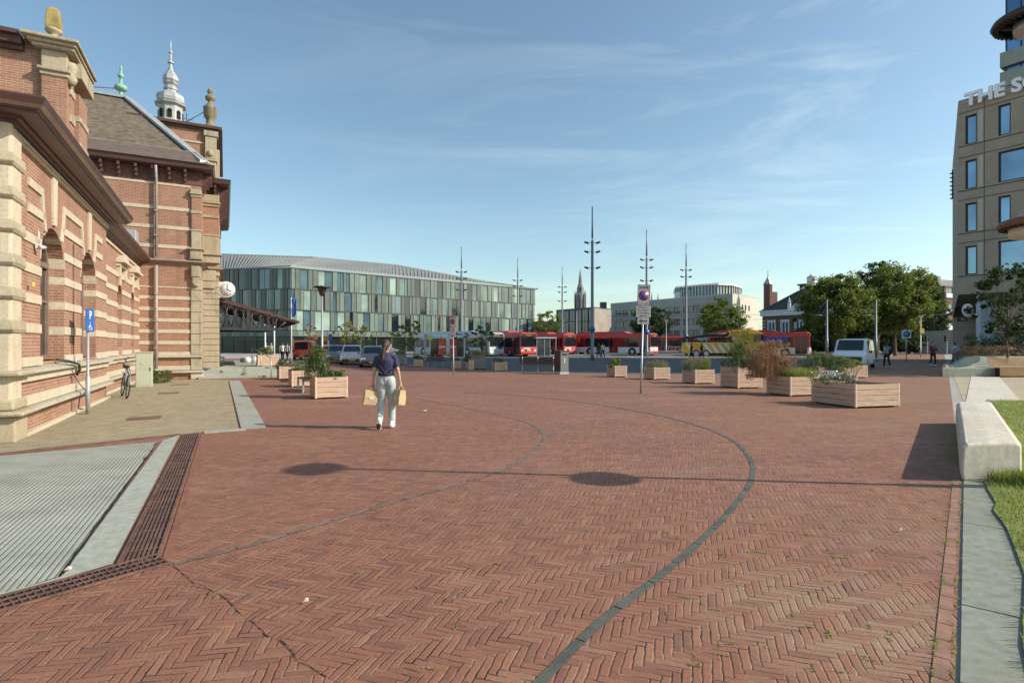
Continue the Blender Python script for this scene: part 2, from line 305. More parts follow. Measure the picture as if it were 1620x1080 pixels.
M = dict(
 paving=paving(),
 brick=bricks('station red brick', (.37, .185, .118), (.29, .135, .088), (.48, .385, .28), mw=.013, patch=.25),
 brickpale=bricks('weathered pale brick', (.43, .25, .18), (.37, .205, .15), (.44, .34, .25), mw=.010, patch=.2),
 brickdark=bricks('dark brick', (.20, .10, .08), (.15, .075, .06), (.2, .17, .15)),  # darker brick colours for the far buildings
 stone=stone('cream sandstone', (.57, .49, .37), (.30, .27, .19), .5),
 stonedirty=stone('mossy sandstone', (.43, .37, .265), (.17, .155, .10), .8),
 ledge=stone('grey stone ledge', (.40, .37, .29), (.16, .16, .13), .6),
 yellowstone=stone('lichen stone', (.38, .30, .12), (.12, .09, .05), .8, 4),
 eave=plain('brown painted cornice', (.085, .042, .032), .45, .2, 2),
 eavelt=plain('worn brown paint', (.27, .19, .15), .5, .2, 2),
 frame=plain('old window frame', (.20, .135, .11), .6, .2, 4),
 pane=glassy('station window pane', (.03, .028, .025)),
 slate=plain('weathered roof tiles', (.14, .11, .075), .8, .45, 3.5, bump=.4),
 lead=plain('lead flashing', (.38, .39, .39), .5, .15, 3, metal=.3),
 zinc=plain('zinc onion dome', (.42, .43, .42), .5, .3, 4, metal=.3),
 copper=plain('green copper', (.22, .42, .30), .6, .3, 9),
 pipe=plain('grey downpipe', (.33, .29, .26), .5),
 steel=plain('galvanised steel', (.42, .44, .45), .45, .1, 6, metal=.5),
 mast=plain('grey mast paint', (.19, .21, .225), .45, .1, 2, metal=.2),
 dark=plain('dark metal', (.035, .035, .038), .5, .3, 8),
 black=plain('black rubber', (.015, .015, .016), .75, .2, 10),
 white=plain('white paint', (.72, .73, .73), .5, .06, 3),
 whitesign=plain('sign white', (.66, .62, .56), .5, .08, 8),
 blue=plain('sign blue', (.03, .12, .42), .4, .1, 6),
 signred=plain('sign red', (.50, .03, .03), .4, .1, 6),
 yellow=plain('yellow truck paint', (.72, .38, .02), .35, .1, 2, spec=.6),
 yellowplate=plain('yellow plate', (.70, .55, .08), .4, .1, 6),
 busred=plain('red bus paint', (.52, .04, .03), .28, .12, 1.5, spec=.6),
 busgrey=plain('grey bus paint', (.45, .49, .52), .3, .1, 1.5, spec=.6),
 busblue=plain('blue bus print', (.02, .06, .45), .3, .1, 1.5),
 glassdark=glassy('vehicle glass', (.012, .014, .018)),
 carred=plain('red van paint', (.60, .07, .035), .28, .1, 1.5, spec=.6),
 carsilver=plain('silver car paint', (.55, .56, .57), .25, .05, 1.5, metal=.3, spec=.6),
 cargrey=plain('grey car paint', (.20, .22, .24), .25, .05, 1.5, metal=.3, spec=.6),
 carwhite=plain('white van paint', (.72, .74, .77), .3, .04, 1.5, spec=.6),
 lamp=plain('lamp lens', (.8, .8, .75), .15, .05, 4),
 redlens=plain('tail lens', (.45, .01, .01), .2, .1, 4),
 wood=woodm('larch planter boards', (.56, .40, .29)), woodgrey=woodm('grey boards', (.27, .25, .26)),  # second wood tone: plain grey, for two of the planters
 wooddark=plain('dark bench wood', (.075, .04, .028), .7, .3, 5), woodbench=plain('golden bench slats', (.44, .25, .11), .6, .25, 5, stretch=(1,9,9)),
 soil=plain('potting soil', (.05, .035, .025), .95, .5, 9, bump=.6),
 concrete=stone('pale concrete', (.62, .57, .48), (.42, .37, .30), .55, .7),
 concretegreen=stone('grey green concrete', (.37, .385, .325), (.25, .27, .225), .6, .7),
 granite=stone('granite kerb', (.34, .335, .29), (.20, .20, .17), .5, 1.2),
 slab=stone('blue grey slab', (.26, .27, .22), (.17, .18, .145), .6, .8),
 arc=plain('dark stone strip', (.085, .088, .07), .75, .35, 5, bump=.3),
 rust=plain('rusty iron', (.14, .07, .048), .7, .45, 5, bump=.4), pit=plain('drain pit', (.012, .010, .009), .9),
 asphalt=plain('asphalt', (.055, .058, .063), .85, .25, 1.5, bump=.2),
 farpave=plain('far paving', (.33, .30, .27), .9, .2, .3),
 palepave=bricks('pale clinker path', (.52, .44, .30), (.44, .37, .25), (.3, .26, .17), .055, .22, .006, coord=R(40)),
 buff=bricks('buff clinker paving', (.47, .385, .245), (.29, .235, .15), (.13, .11, .075), .056, .22, .012, coord=-R(62), patch=.3, dark=(.26,.20,.10)),
 leaf=leafm('tree leaves', (.028, .052, .012), (.20, .24, .05)), leafdark=leafm('dark tree leaves', (.018, .035, .012), (.05, .08, .025)),  # tree leaf range widened: lit clumps and shaded gaps put into the colour
 leafyel=leafm('yellowing leaves', (.10, .12, .025), (.28, .27, .06)),
 leafshrub=leafm('shrub leaves', (.04, .075, .025), (.16, .21, .08)), leafgrey=leafm('grey green leaves', (.09, .12, .06), (.25, .29, .17)),
 leafbright=leafm('lime shrub leaves', (.11, .15, .03), (.30, .34, .09)), dry=leafm('dry stems and seed heads', (.17, .085, .045), (.45, .28, .16), .15, 4),
 leafpink=leafm('pinkish seed heads', (.12, .08, .05), (.34, .22, .16), .15, 4),
 grass=leafm('grass blades', (.12, .17, .035), (.36, .40, .11), .3, 2), turf=plain('lawn soil', (.19, .21, .07), .95, .4, 3, bump=.5),
 bark=plain('bark', (.12, .095, .07), .9, .3, 6, bump=.5), skin=plain('skin', (.50, .29, .20), .55, .06, 5), skindark=plain('deep skin', (.20, .11, .075), .55, .06, 5),
 navy=plain('navy cotton', (.028, .034, .075), .85, .25, 9, bump=.3), jeans=plain('pale grey jeans', (.42, .46, .44), .9, .12, 12, bump=.3),
 hair=plain('brown hair', (.055, .032, .02), .65, .35, 30, stretch=(1,1,.15)), blackc=plain('black cloth', (.02, .02, .024), .9, .2, 6),
 greyc=plain('grey cloth', (.30, .31, .31), .9, .2, 6), redc=plain('dark red cloth', (.20, .02, .03), .9, .2, 6), bluec=plain('light blue cloth', (.30, .42, .60), .9, .2, 6),
 bluejean=plain('blue jeans', (.05, .08, .16), .9, .2, 6), cream=plain('cream cloth', (.62, .56, .45), .9, .15, 6), hiviz=plain('lime vest', (.45, .62, .2), .8, .1, 6),
 shoe=plain('white shoe', (.75, .75, .74), .6, .06, 5), bag=plain('kraft paper', (.50, .37, .20), .8, .12, 9, bump=.2),
 cabinet=plain('grey green cabinet', (.42, .44, .33), .5, .1, 2),
)
# ---------------------------------------------------------------- ground sheets
def sheet(name, pts, z, mat, kind='structure', lab=None, sub=0):
    m = MB(); m.poly([(p[0], p[1], z) for p in pts]); return m.build(name, mat, kind=kind)
sheet('ground', [(-3000,-3000),(3000,-3000),(3000,4000),(-3000,4000)], 0, M['farpave'])
P0 = (2.09, 2.61); P1 = (5.03, 6.19); KD = Vector((P1[0]-P0[0], P1[1]-P0[1])).normalized(); KN = Vector((KD.y, -KD.x))
def K(a, b): p = Vector(P0)+KD*a+KN*b; return (p.x, p.y)     # a along the right kerb line, b to its right
rp_ = [(-70,-14), K(-22, 0), K(0, 0), K(5.2, 0), (24.0, 30.4), (68, 87), (60, 87), (19.6, 31.0), (16.5, 28.8), (8.5, 29.2), (-.3, 31.6), (-5, 36), (-16, 58), (-60, 66), (-70, 30)]
sheet('red_paving', rp_, .004, M['paving'])
sheet('asphalt_road', [(19.6,31.0),(60,87),(80,125),(-10,125),(-22,75),(-16,58),(-5,36),(-.3,31.6),(8.5,29.2),(16.5,28.8)], .005, M['asphalt'])
m = MB(); m.hex([(-70,96,0),(100,96,0),(100,101,0),(-70,101,0)], [(-70,96,.1),(100,96,.1),(100,101,.1),(-70,101,.1)]); m.build('far_pavement', M['farpave'], kind='structure')
for a in ([(-6,58),(12,62.5),(38,66),(38,68.6),(12,65.4),(-6,61)], [(-16,70),(12,76),(40,78),(40,80),(12,78),(-16,72.5)], [(44,72),(58,96),(55,96),(41.5,74)]):
    m = MB(); m.prism(a, 0, .13); m.build('bus_platform', M['farpave'], bevel=.02, kind='structure')
# kerb between paving and road
m = MB(); ka = [(60,87),(19.6,31.0),(16.5,28.8),(8.5,29.2),(-.3,31.6),(-5,36),(-16,58)]
for i in range(len(ka)-1):
    a, b = Vector(ka[i]), Vector(ka[i+1]); d = (b-a).normalized(); nn = Vector((d.y, -d.x))*.09
    m.prism([tuple(a+nn), tuple(b+nn), tuple(b-nn), tuple(a-nn)], 0, .03+.001*i)
m.build('road_kerb', M['granite'], kind='structure')
# road markings: pale bands across the road
m = MB()
for (x0, y0, x1, y1) in ((2,47,30,52), (6,40,24,43.2)):
    d = Vector((x1-x0, y1-y0)).normalized(); nn = Vector((-d.y, d.x))*.06
    k = 0; ln = math.hypot(x1-x0, y1-y0)
    while k < ln:
        a = Vector((x0, y0))+d*k; b = a+d*1.6; m.poly([(*(a-nn),.009), (*(b-nn),.009), (*(b+nn),.009), (*(a+nn),.009)]); k += 3.2
m.build('road_marking', M['whitesign'], kind='structure')
# buff clinker field, granite kerb round it
bf = [G(-420,800), G(0,719), G(320,684), G(390,680), G(362,601), G(225,600), G(-60,705)]
sheet('buff_paving', bf, .008, M['buff'])
def strip(name, pts, wd, z0, z1, mat, gap=0, seg=None, kind='structure'):
    m = MB()
    for i in range(len(pts)-1):
        a, b = Vector(pts[i]), Vector(pts[i+1]); d = b-a; L_ = d.length; d.normalize(); nn = Vector((-d.y, d.x))*wd/2
        n = max(1, int(L_/seg)) if seg else 1
        for k in range(n):
            p = a+d*(L_*k/n+gap/2); q = a+d*(L_*(k+1)/n-gap/2)
            m.prism([tuple(p-nn), tuple(q-nn), tuple(q+nn), tuple(p+nn)], z0, z1)
    return m.build(name, mat, kind=kind)
strip('granite_kerb', [G(401,678), G(371,603)], .42, 0, .035, M['granite'], .012, 1.0)
strip('granite_kerb', [G(322,685), G(388,680)], .16, 0, .03, M['granite'], .012, .8)
# concrete ramp: ribbed field, smooth margin, drains
O = G(0, 951); far0, far1 = G(0, 722), G(320, 685)
A_ = [G(-330,1034), G(0,942), G(90,915), G(252,699), G(0,722), G(-420,775)]
n = NX('ribbed concrete'); P = n.tc.outputs['Object']; g1 = Vector(G(252,699))-Vector(G(90,915)); g1.normalize()
s_ = n.sep(P); cr = n.m_('SUBTRACT', n.m_('MULTIPLY', s_[0], g1.y), n.m_('MULTIPLY', s_[1], g1.x))
wv = n.m_('PINGPONG', n.m_('MULTIPLY', cr, 46.0), 1.0)
f = n.noise(P, 1.3, 6, .65); f2 = n.noise(P, 60, 3)
c = n.ramp(f, [(.3, (.27, .28, .225)), (.5, (.35, .355, .29)), (.7, (.41, .41, .335))])
dg = n.noise(n.mapv(P, (1, 2.5, 1), (0,0,.4)), .9, 7, .72); c = n.mix(n.ramp(dg, [(.5, 0.), (.7, .5)]), c, (.17, .17, .13)); c = n.mix(n.m_('MULTIPLY', n.ramp(wv, [(.0, .8), (.35, 0.)]), n.ramp(n.noise(P, 4, 5, .7), [(.35, .25), (.6, 1.)])), c, (.11, .115, .09)); c = n.mix(n.ramp(f2, [(.35, .3), (.6, 0.)]), c, (.16, .17, .15))
n.bump(n.m_('ADD', n.ramp(wv, [(.15, 0.), (.5, 1.)]), n.m_('MULTIPLY', f2, .2)), .8, .006); M['ribbed'] = n.done(c, .85)
sheet('concrete_ramp', A_, .012, M['ribbed'])
sheet('ramp_margin', [G(96,915), G(-330,1032), G(-330,1040), G(0,946), G(178,894), G(284,689), G(258,697)], .013, M['concretegreen'])
# crack between ribbed field and margin
random.seed(4); m = MB(); a, b = Vector(G(97,912)), Vector(G(250,700)); pr = None
for k in range(41):
    t = k/40; p = a+(b-a)*t; d = Vector((-(b-a).normalized().y, (b-a).normalized().x)); wdt = .006+.010*random.random(); p = p+d*random.uniform(-.006,.006)
    if k == 30: wdt = .03
    q = [(*(p-d*wdt), .0165), (*(p+d*wdt), .0165)]
    if pr: m.poly([pr[0], q[0], q[1], pr[1]])
    pr = q
m.build('ramp_crack', M['pit'], kind='structure')
def drain(name, p, q, wd, bar, along, label, z=.02, hole=1):
    "rusty drain grate from p to q: bars over a dark channel"
    p, q = Vector(p), Vector(q); d = q-p; L_ = d.length; rz = math.atan2(d.y, d.x)
    e = empty(name, (p.x, p.y, .0), rz, label, 'drain grate')
    m = MB(); m.box(0, -wd/2, -.002, L_, wd/2, .0142); m.build('channel', M['pit'], e)
    m = MB(); m.box(0, -wd/2-.008, .008, L_, -wd/2+.008, z+.004); m.box(0, wd/2-.008, .008, L_, wd/2+.008, z+.004)
    m.build('rim', M['rust'], e)
    m = MB()
    if along:
        k = -wd/2+.03
        while k < wd/2-.02: m.box(0, k, .012, L_, k+bar, z); k += bar*1.9
        k = 0
        while k < L_: m.box(k, -wd/2+.012, .012, k+.02, wd/2-.012, z-.004); k += .25
    else:
        k = 0
        while k < L_: m.box(k, -wd/2+.012, .012, k+bar, wd/2-.012, z); k += .040 if bar < .015 else bar*2.1
        for t in (-.17, .17): m.box(0, wd*t-.007, .012, L_, wd*t+.007, z+.002)
    m.build('grate_bars', M['rust'], e); return e
drain('drain_grate', G(-300,1041), G(259,886), .25, .010, False, 'rusty slotted drain grate along the near edge of the concrete ramp')
a0 = (Vector(G(178,897))+Vector(G(256,884)))/2; b0 = (Vector(G(287,689))+Vector(G(319,685)))/2
drain('drain_grate', a0, b0, (Vector(G(178,897))-Vector(G(256,884))).length*.80, .016, True, 'wide rusty ribbed drain cover running beside the smooth concrete margin')
drain('drain_grate', G(-300,752), G(286,688), .10, .018, False, 'narrow rusty drain line between ramp and buff paving')
# border course of red brick beside the drain and the kerb line at the right
def smoothp(pts, n=8):
    out = []; P = [Vector(p) for p in pts]
    for i in range(len(P)-1):
        p0, p1, p2, p3 = P[max(i-1,0)], P[i], P[i+1], P[min(i+2,len(P)-1)]
        for k in range(n):
            t = k/n; out.append(.5*((2*p1)+(p2-p0)*t+(2*p0-5*p1+4*p2-p3)*t*t+(3*p1-p0-3*p2+p3)*t**3))
    out.append(P[-1]); return out
M['arc2'] = plain('worn stone strip', (.15, .115, .09), .8, .4, 5, bump=.3)
def arc(pts, wd, name='stone_strip', mt='arc'):
    P = smoothp([G(*p) for p in pts], 10); m = MB(); acc = 0; L_ = []; Rr = []
    for i, p in enumerate(P):
        d = (P[min(i+1,len(P)-1)]-P[max(i-1,0)]).normalized(); nn = Vector((-d.y, d.x))*wd/2; L_.append(p+nn); Rr.append(p-nn)
    run = 0
    for i in range(len(P)-1):
        d = (P[i+1]-P[i]); ln = d.length
        if ln < .001: continue
        k = max(1, round(ln/.42)) if ln > .42 else 1
        for j in range(k):
            a, b = j/k, (j+1)/k; run += ln/k; g = 0
            if run > .42: g = .012/(ln/k); run = 0
            q = lambda X, t: X[i]+(X[i+1]-X[i])*t
            m.poly([(*q(Rr, a), .0085), (*q(Rr, b-(b-a)*g), .0085), (*q(L_, b-(b-a)*g), .0085), (*q(L_, a), .0085)])
    return m.build(name, M[mt], kind='structure')
arc([(275,893),(400,862),(500,832),(640,790),(740,762),(815,735),(855,703),(858,684),(825,666),(740,646),(650,629)], .055, mt='arc2')
arc([(850,1085),(950,985),(1040,915),(1110,855),(1165,797),(1190,755),(1184,722),(1150,692),(1085,668),(1000,649),(900,634),(800,624),(735,621)], .06)
strip('brick_border', [K(-12, -.075), K(6.2, -.045)], .065, 0, .010, plain('border clinker', (.26,.135,.09), .8, .3, 6, bump=.3), .008, .22)
strip('drain_border', [G(262,893), G(322,685)], .06, 0, .012, plain('border clinker red', (.22,.09,.055), .8, .3, 6, bump=.3), .008, .22)
# slabs at the right
m = MB(); random.seed(8); k = -12
while k < 6.2:
    m.prism([K(k+.006, .02), K(k+1.0-.006, .02), K(k+1.0-.006, .62), K(k+.006, .62)], 0, .014+random.uniform(0,.004)); k += 1.0
m.build('slab_path', M['slab'], kind='structure')
sheet('pale_path', [K(6.0,.0), K(15.9,.0), (24.2,30.4), (33,41.4), (60,45), (60,16.5), (13.2,15.5), (9.6,11.2), K(6.2,.55)], .006, M['palepave'])
m = MB(); m.prism([K(10.5,.03), K(15.9,.03), K(38,.3), K(38,1.3), K(15.9,1.2), K(10.5,1.0)], 0, .022); m.build('path_edge_slabs', M['concrete'], kind='structure')
lawn = [K(-8,.45), K(-1,.30), K(.6,.27), K(1.78,.35), K(2.5,.33), K(3.0,.31), K(3.6,.24), K(3.93,.27), K(4.6,.22), K(5.1,.2), (6.05,6.5), (9.35,10.85), (13.2,15.4), (40,15.6), (40,-14)]
m = MB(); m.poly([(p[0],p[1],.03) for p in lawn]); m.build('lawn_ground', M['turf'], kind='structure')
random.seed(3)
# grass blades: tufts of thin triangles
def inpoly(x, y, P):
    c = False; j = len(P)-1
    for i in range(len(P)):
        if (P[i][1] > y) != (P[j][1] > y) and x < (P[j][0]-P[i][0])*(y-P[i][1])/(P[j][1]-P[i][1])+P[i][0]: c = not c
        j = i
    return c
def fast_mesh(name, V, F, mat, parent=None, smooth=False):
    me = bpy.data.meshes.new(name); V = np.asarray(V, dtype=np.float32).reshape(-1, 3); k = F.shape[1]
    me.vertices.add(len(V)); me.vertices.foreach_set('co', V.ravel()); me.loops.add(F.size); me.loops.foreach_set('vertex_index', F.ravel().astype(np.int32))
    me.polygons.add(len(F)); me.polygons.foreach_set('loop_start', np.arange(0, F.size, k, dtype=np.int32)); me.polygons.foreach_set('loop_total', np.full(len(F), k, dtype=np.int32))
    me.update(calc_edges=True); me.materials.append(mat); o = bpy.data.objects.new(name, me); C.objects.link(o)
    if parent is not None: o.parent = parent
    return o
rng = np.random.default_rng(5)
def blades(pts, h, w_, lean=.5):
    n = len(pts); a = rng.uniform(0, 6.283, n); l = rng.uniform(.1, 1, n)*lean; hh = h*rng.uniform(.5, 1.25, n); b = rng.uniform(0, 6.283, n)
    base = np.asarray(pts, float); sx = np.cos(a)*w_/2; sy = np.sin(a)*w_/2; z0 = np.zeros(n)
    v0 = base+np.c_[sx, sy, z0]; v1 = base-np.c_[sx, sy, z0]; tip = base+np.c_[np.cos(b)*l*hh, np.sin(b)*l*hh, hh*(1-.3*l)]
    mid = base+np.c_[np.cos(b)*l*hh*.35, np.sin(b)*l*hh*.35, hh*.6]; v2 = mid+np.c_[sx, sy, z0]*.8; v3 = mid-np.c_[sx, sy, z0]*.8
    V = np.stack([v0, v1, v3, v2, tip], 1).reshape(-1, 3); i = np.arange(n)*5
    F = np.concatenate([np.c_[i, i+1, i+2, i+3], np.c_[i+3, i+2, i+4, i+4]])
    return V, F
gp = []
for (x0, x1, y0, y1, nn, ) in ((2.5,10,2.5,8,26000), (6.5,14,7.5,15.4,20000)):
    k = 0
    while k < nn:
        x, y = rng.uniform(x0, x1), rng.uniform(y0, y1)
        if y > 8 or x/y < 1.15:
            if x/y < 1.15 and inpoly(x, y, lawn): gp.append((x, y, .03)); k += 1; continue
        k += .25
V, F = blades(gp, .065, .006, .8)
tri = F[len(gp):, :3]; quad = F[:len(gp)]
Fm = np.concatenate([np.c_[tri[:, 0], tri[:, 1], tri[:, 2]], quad[:, [0,1,2]], quad[:, [0,2,3]]])
tag(fast_mesh('grass', V, Fm, M['grass']), 'short green lawn grass at the right edge', kind='stuff')
gp = []
for k in range(5200):
    t = rng.uniform(0, 1)**.8; s = rng.normal(0, .07); a = (5.5+t*1.6+rng.normal(0,.04), 6.40-t*.02-abs(rng.normal(0,.16)))
    gp.append((a[0], a[1], .03))
V, F = blades(gp, .15, .007, .9); tri = F[len(gp):, :3]; quad = F[:len(gp)]; Fm = np.concatenate([tri, quad[:, [0,1,2]], quad[:, [0,2,3]]])
tag(fast_mesh('long_grass', V, Fm, M['grass']), 'longer unmown grass at the foot of the concrete block', kind='stuff')
gp = []
for k in range(2600):      # weeds in the joints: along the kerb line and in small patches
    if k < 1500: a = K(rng.uniform(-1, 6.5), rng.choice([-.006, -.083])+rng.normal(0,.004)); n_ = rng.uniform(0, 1)
    else: a = K(rng.uniform(6, 9), -.05+rng.normal(0,.1))
    if math.sin(a[1]*7.3)+math.sin(a[1]*17.1+1) > .3 or k >= 1500: gp.append((a[0], a[1], .008))
V, F = blades(gp, .022, .006, 1.2); tri = F[len(gp):, :3]; quad = F[:len(gp)]; Fm = np.concatenate([tri, quad[:, [0,1,2]], quad[:, [0,2,3]]])
tag(fast_mesh('joint_weeds', V, Fm, M['grass']), 'tiny weeds growing in the joints beside the kerb line', kind='stuff')
gp = []
for k in range(95):
    y0 = rng.uniform(2.6, 5.2); x0 = rng.uniform(-.3, 1)*y0*.85+rng.uniform(-.1,.1)
    if k % 3: x0 = rng.uniform(.3, .82)*y0
    a = rng.choice([R(18), R(18)+R(90)]); n_ = int(rng.integers(8, 34))
    for j in range(n_): t = rng.normal(0, .02); gp.append((x0+math.sin(a)*t+rng.normal(0,.003), y0+math.cos(a)*t+rng.normal(0,.003), .004))
V, F = blades(gp, .011, .005, 1.5); tri = F[len(gp):, :3]; quad = F[:len(gp)]; Fm = np.concatenate([tri, quad[:, [0,1,2]], quad[:, [0,2,3]]])
tag(fast_mesh('moss_tufts', V, Fm, M['grass']), 'small moss and grass tufts between the near paving bricks', kind='stuff')
# manhole covers set in the buff paving
for (a, b), l in (((228,662), 'nearest brown square cover in the buff paving'), ((267,622), 'farther brown square cover in the buff paving'), ((285,608.5), 'farthest small brown square cover near the shrub')):
    x, y = G(a, b); e = empty('access_cover', (x, y, .008), R(27), l, 'access cover', 'covers in the buff paving')
    m = MB(); m.box(-.3,-.3,0,.3,.3,.004); m.build('cover_frame', M['rust'], e)
    m = MB(); m.box(-.26,-.26,.004,.26,.26,.007); m.build('cover_plate', plain('brown cover plate', (.16,.085,.055), .8, .3, 6), e)
# litter: a few pale leaves
for i, (a, b, l) in enumerate(((672,651,'pale scrap of paper on the paving right of the walking woman'), (1425,842,'small pale leaf lying near the brick border'), (484,956,'whitish mark of litter on the near paving'), (108,905,'crumpled white scrap beside the ramp crack'))):
    x, y = G(a, b); m = MB(); s = (.05, .016, .016, .024)[i]
    m.add([(-s,-s*.6,.02),(s,-s*.4,.024),(s*.8,s*.6,.035),(-s*.7,s*.5,.022),(0,0,.045)], [(0,1,4),(1,2,4),(2,3,4),(3,0,4)])
    o = m.build('litter', M['cream']); o.location = (x, y, 0); tag(o, l, 'litter')

# ---------------------------------------------------------------- station (local x = t, local y = s)
TH = R(27.4)
ST = empty('station_building', (0,0,0), TH, 'ornate red brick railway station with cream stone bands at the left', 'station')
def SP(t, s): return (t*math.cos(TH)-s*math.sin(TH), t*math.sin(TH)+s*math.cos(TH))
TA = -3.12; SA0, SA1, SB1 = 11.72, 20.0, 29.2; TB = -3.38
def arch_wall(mb, rb, t, s0, s1, z0, z1, ops, depth, seg=10):
    "wall in the plane x=t with arched openings [(a,b,zs,zspring)]; rb collects the reveals"
    s = s0
    for a, b, zb, zs in ops:
        mb.poly([(t,s,z0),(t,a,z0),(t,a,z1),(t,s,z1)]); mb.poly([(t,a,z0),(t,b,z0),(t,b,zb),(t,a,zb)])
        r = (b-a)/2; c = (a+b)/2; pv = None
        for k in range(seg+1):
            an = math.pi*(1-k/seg); y = c+r*math.cos(an); z = zs+r*.85*math.sin(an)
            if pv:
                mb.poly([(t,pv[0],pv[1]),(t,y,z),(t,y,z1),(t,pv[0],z1)])
                rb.poly([(t,pv[0],pv[1]),(t-depth,pv[0],pv[1]),(t-depth,y,z),(t,y,z)])
            pv = (y, z)
        rb.poly([(t,a,zb),(t,a,zs),(t-depth,a,zs),(t-depth,a,zb)]); rb.poly([(t,b,zb),(t-depth,b,zb),(t-depth,b,zs),(t,b,zs)])
        s = b
    mb.poly([(t,s,z0),(t,s1,z0),(t,s1,z1),(t,s,z1)])
# low wing A
WZ = 1.27
OPA = [(13.45,15.2,WZ,3.2), (16.75,18.5,WZ,3.2)]; OPB = [(23.7,24.7,1.5,3.3), (26.8,27.8,1.5,3.3)]
wl = MB(); rv = MB()
arch_wall(wl, rv, TA, SA0, SA1, 0, 5.3, OPA, .34); arch_wall(wl, rv, TB, SA1, SB1, 0, 5.3, OPB, .3)
wl.poly([(TA,SA1,0),(TB,SA1,0),(TB,SA1,5.3),(TA,SA1,5.3)]); wl.poly([(TA-.001,SA0,0),(TA-.001,SA0,5.3),(-14,SA0,5.3),(-14,SA0,0)])
wl.build('wall', M['brick'], ST); rv.build('window_reveal', M['brick'], ST)
m = MB(); m.poly([(TA,SA0,5.3),(TA,SB1,5.3),(-14,SB1,5.3),(-14,SA0,5.3)]); m.build('roof', M['lead'], ST)
# stone bands of the low wing, cut at the openings, with stone blocks wrapping the jambs
BZ = [1.80, 2.34, 2.88, 3.42]
def bands(t, s0, s1, ops, zs, th=.17, pr=.025):
    m = MB()
    for z in zs:
        s = s0
        for a, b, zb, zsp in ops:
            if z > zsp+.05:
                r = (b-a)/2; hh = (z-zsp)/.85; q = math.sqrt(max(0, r*r-hh*hh))+.0; a2, b2 = (a+b)/2-q-.02, (a+b)/2+q+.02
            else: a2, b2 = a, b
            m.box(t-.02, s, z, t+pr, a2, z+th)
            if z < zsp: m.box(t-.36, b2-.003, z, t+pr-.001, b2+.05, z+th-.001); m.box(t-.36, a2-.05, z, t+pr-.001, a2+.003, z+th-.001)
            s = b2
        m.box(t-.02, s, z, t+pr, s1, z+th)
    return m
bands(TA, SA0+.42, SA1, OPA, BZ).build('stone_bands', M['stone'], ST, bevel=.006)
bands(TB, SA1+.02, SB1, OPB, BZ+[3.96]).build('stone_bands', M['stone'], ST, bevel=.006)
# hood courses, voussoirs and keystones
for a, b, zb, zsp in OPA:
    hm = MB(); km = MB(); vm = MB()
    c = (a+b)/2
    for zz, off in ((3.96, .30), (4.42, .62)):
        for sg in (-1, 1):
            e = c+sg*(.55+off*.35); w_ = c+sg*1.65
            hm.box(TA-.01, min(e, w_), zz, TA+.03, max(e, w_), zz+.15)
            p = [(e, zz+.15), (e+sg*.14, zz+.15), (e-sg*.08+sg*.10, zz-.42), (e-sg*.22+sg*.10, zz-.42)] if zz > 4 else [(e, zz+.15), (e+sg*.14, zz+.15), (e+sg*.02, zz-.18), (e-sg*.12, zz-.18)]
            F_ = [(TA+.031, q[0], q[1]) for q in p]; B_ = [(TA-.01, q[0], q[1]) for q in p]; hm.hex(F_, B_)
    F_ = [(TA+.05, c-.09, 4.0), (TA+.05, c+.09, 4.0), (TA+.05, c+.16, 4.98), (TA+.05, c-.16, 4.98)]; B_ = [(TA-.01, q[1], q[2]) for q in F_]; km.hex(F_, B_)
    r = (b-a)/2
    for k in range(9):
        an = math.pi*(k+.5)/9; an0 = math.pi*(k+.08)/9; an1 = math.pi*(k+.92)/9
        if k == 4: continue
        if k % 2: continue
        pts = [(c+rr*math.cos(x), zsp+rr*.85*math.sin(x)) for x, rr in ((an0, r-.004), (an1, r-.004), (an1, r+.02), (an0, r+.02))]
        F_ = [(TA+.012, *q) for q in pts]; B_ = [(TA-.345, *q) for q in pts]; vm.hex(F_, B_)
    hm.build('hood_moulding', M['stone'], ST); km.build('keystone', M['stone'], ST, bevel=.01); vm.build('voussoirs', M['stone'], ST)
# pediments over the small windows
for a, b, zb, zsp in OPB:
    m = MB()
    m.box(TB-.01, a-.3, 4.45, TB+.28, b+.3, 4.55); m.box(TB-.01, a-.25, 4.33, TB+.14, b+.25, 4.45)
    F_ = [(TB+.22, a-.3, 4.55), (TB+.22, b+.3, 4.55), (TB+.22, (a+b)/2+.05, 4.8), (TB+.22, (a+b)/2-.05, 4.8)]; m.hex(F_, [(TB-.01, q[1], q[2]) for q in F_])
    for s_ in (a-.2, b+.08): m.box(TB-.01, s_, 3.95, TB+.14, s_+.12, 4.33)
    F_ = [(TB+.05, (a+b)/2-.08, 3.7), (TB+.05, (a+b)/2+.08, 3.7), (TB+.05, (a+b)/2+.12, 4.3), (TB+.05, (a+b)/2-.12, 4.3)]; m.hex(F_, [(TB-.01, q[1], q[2]) for q in F_])
    m.build('window_pediment', M['stone'], ST, bevel=.012)
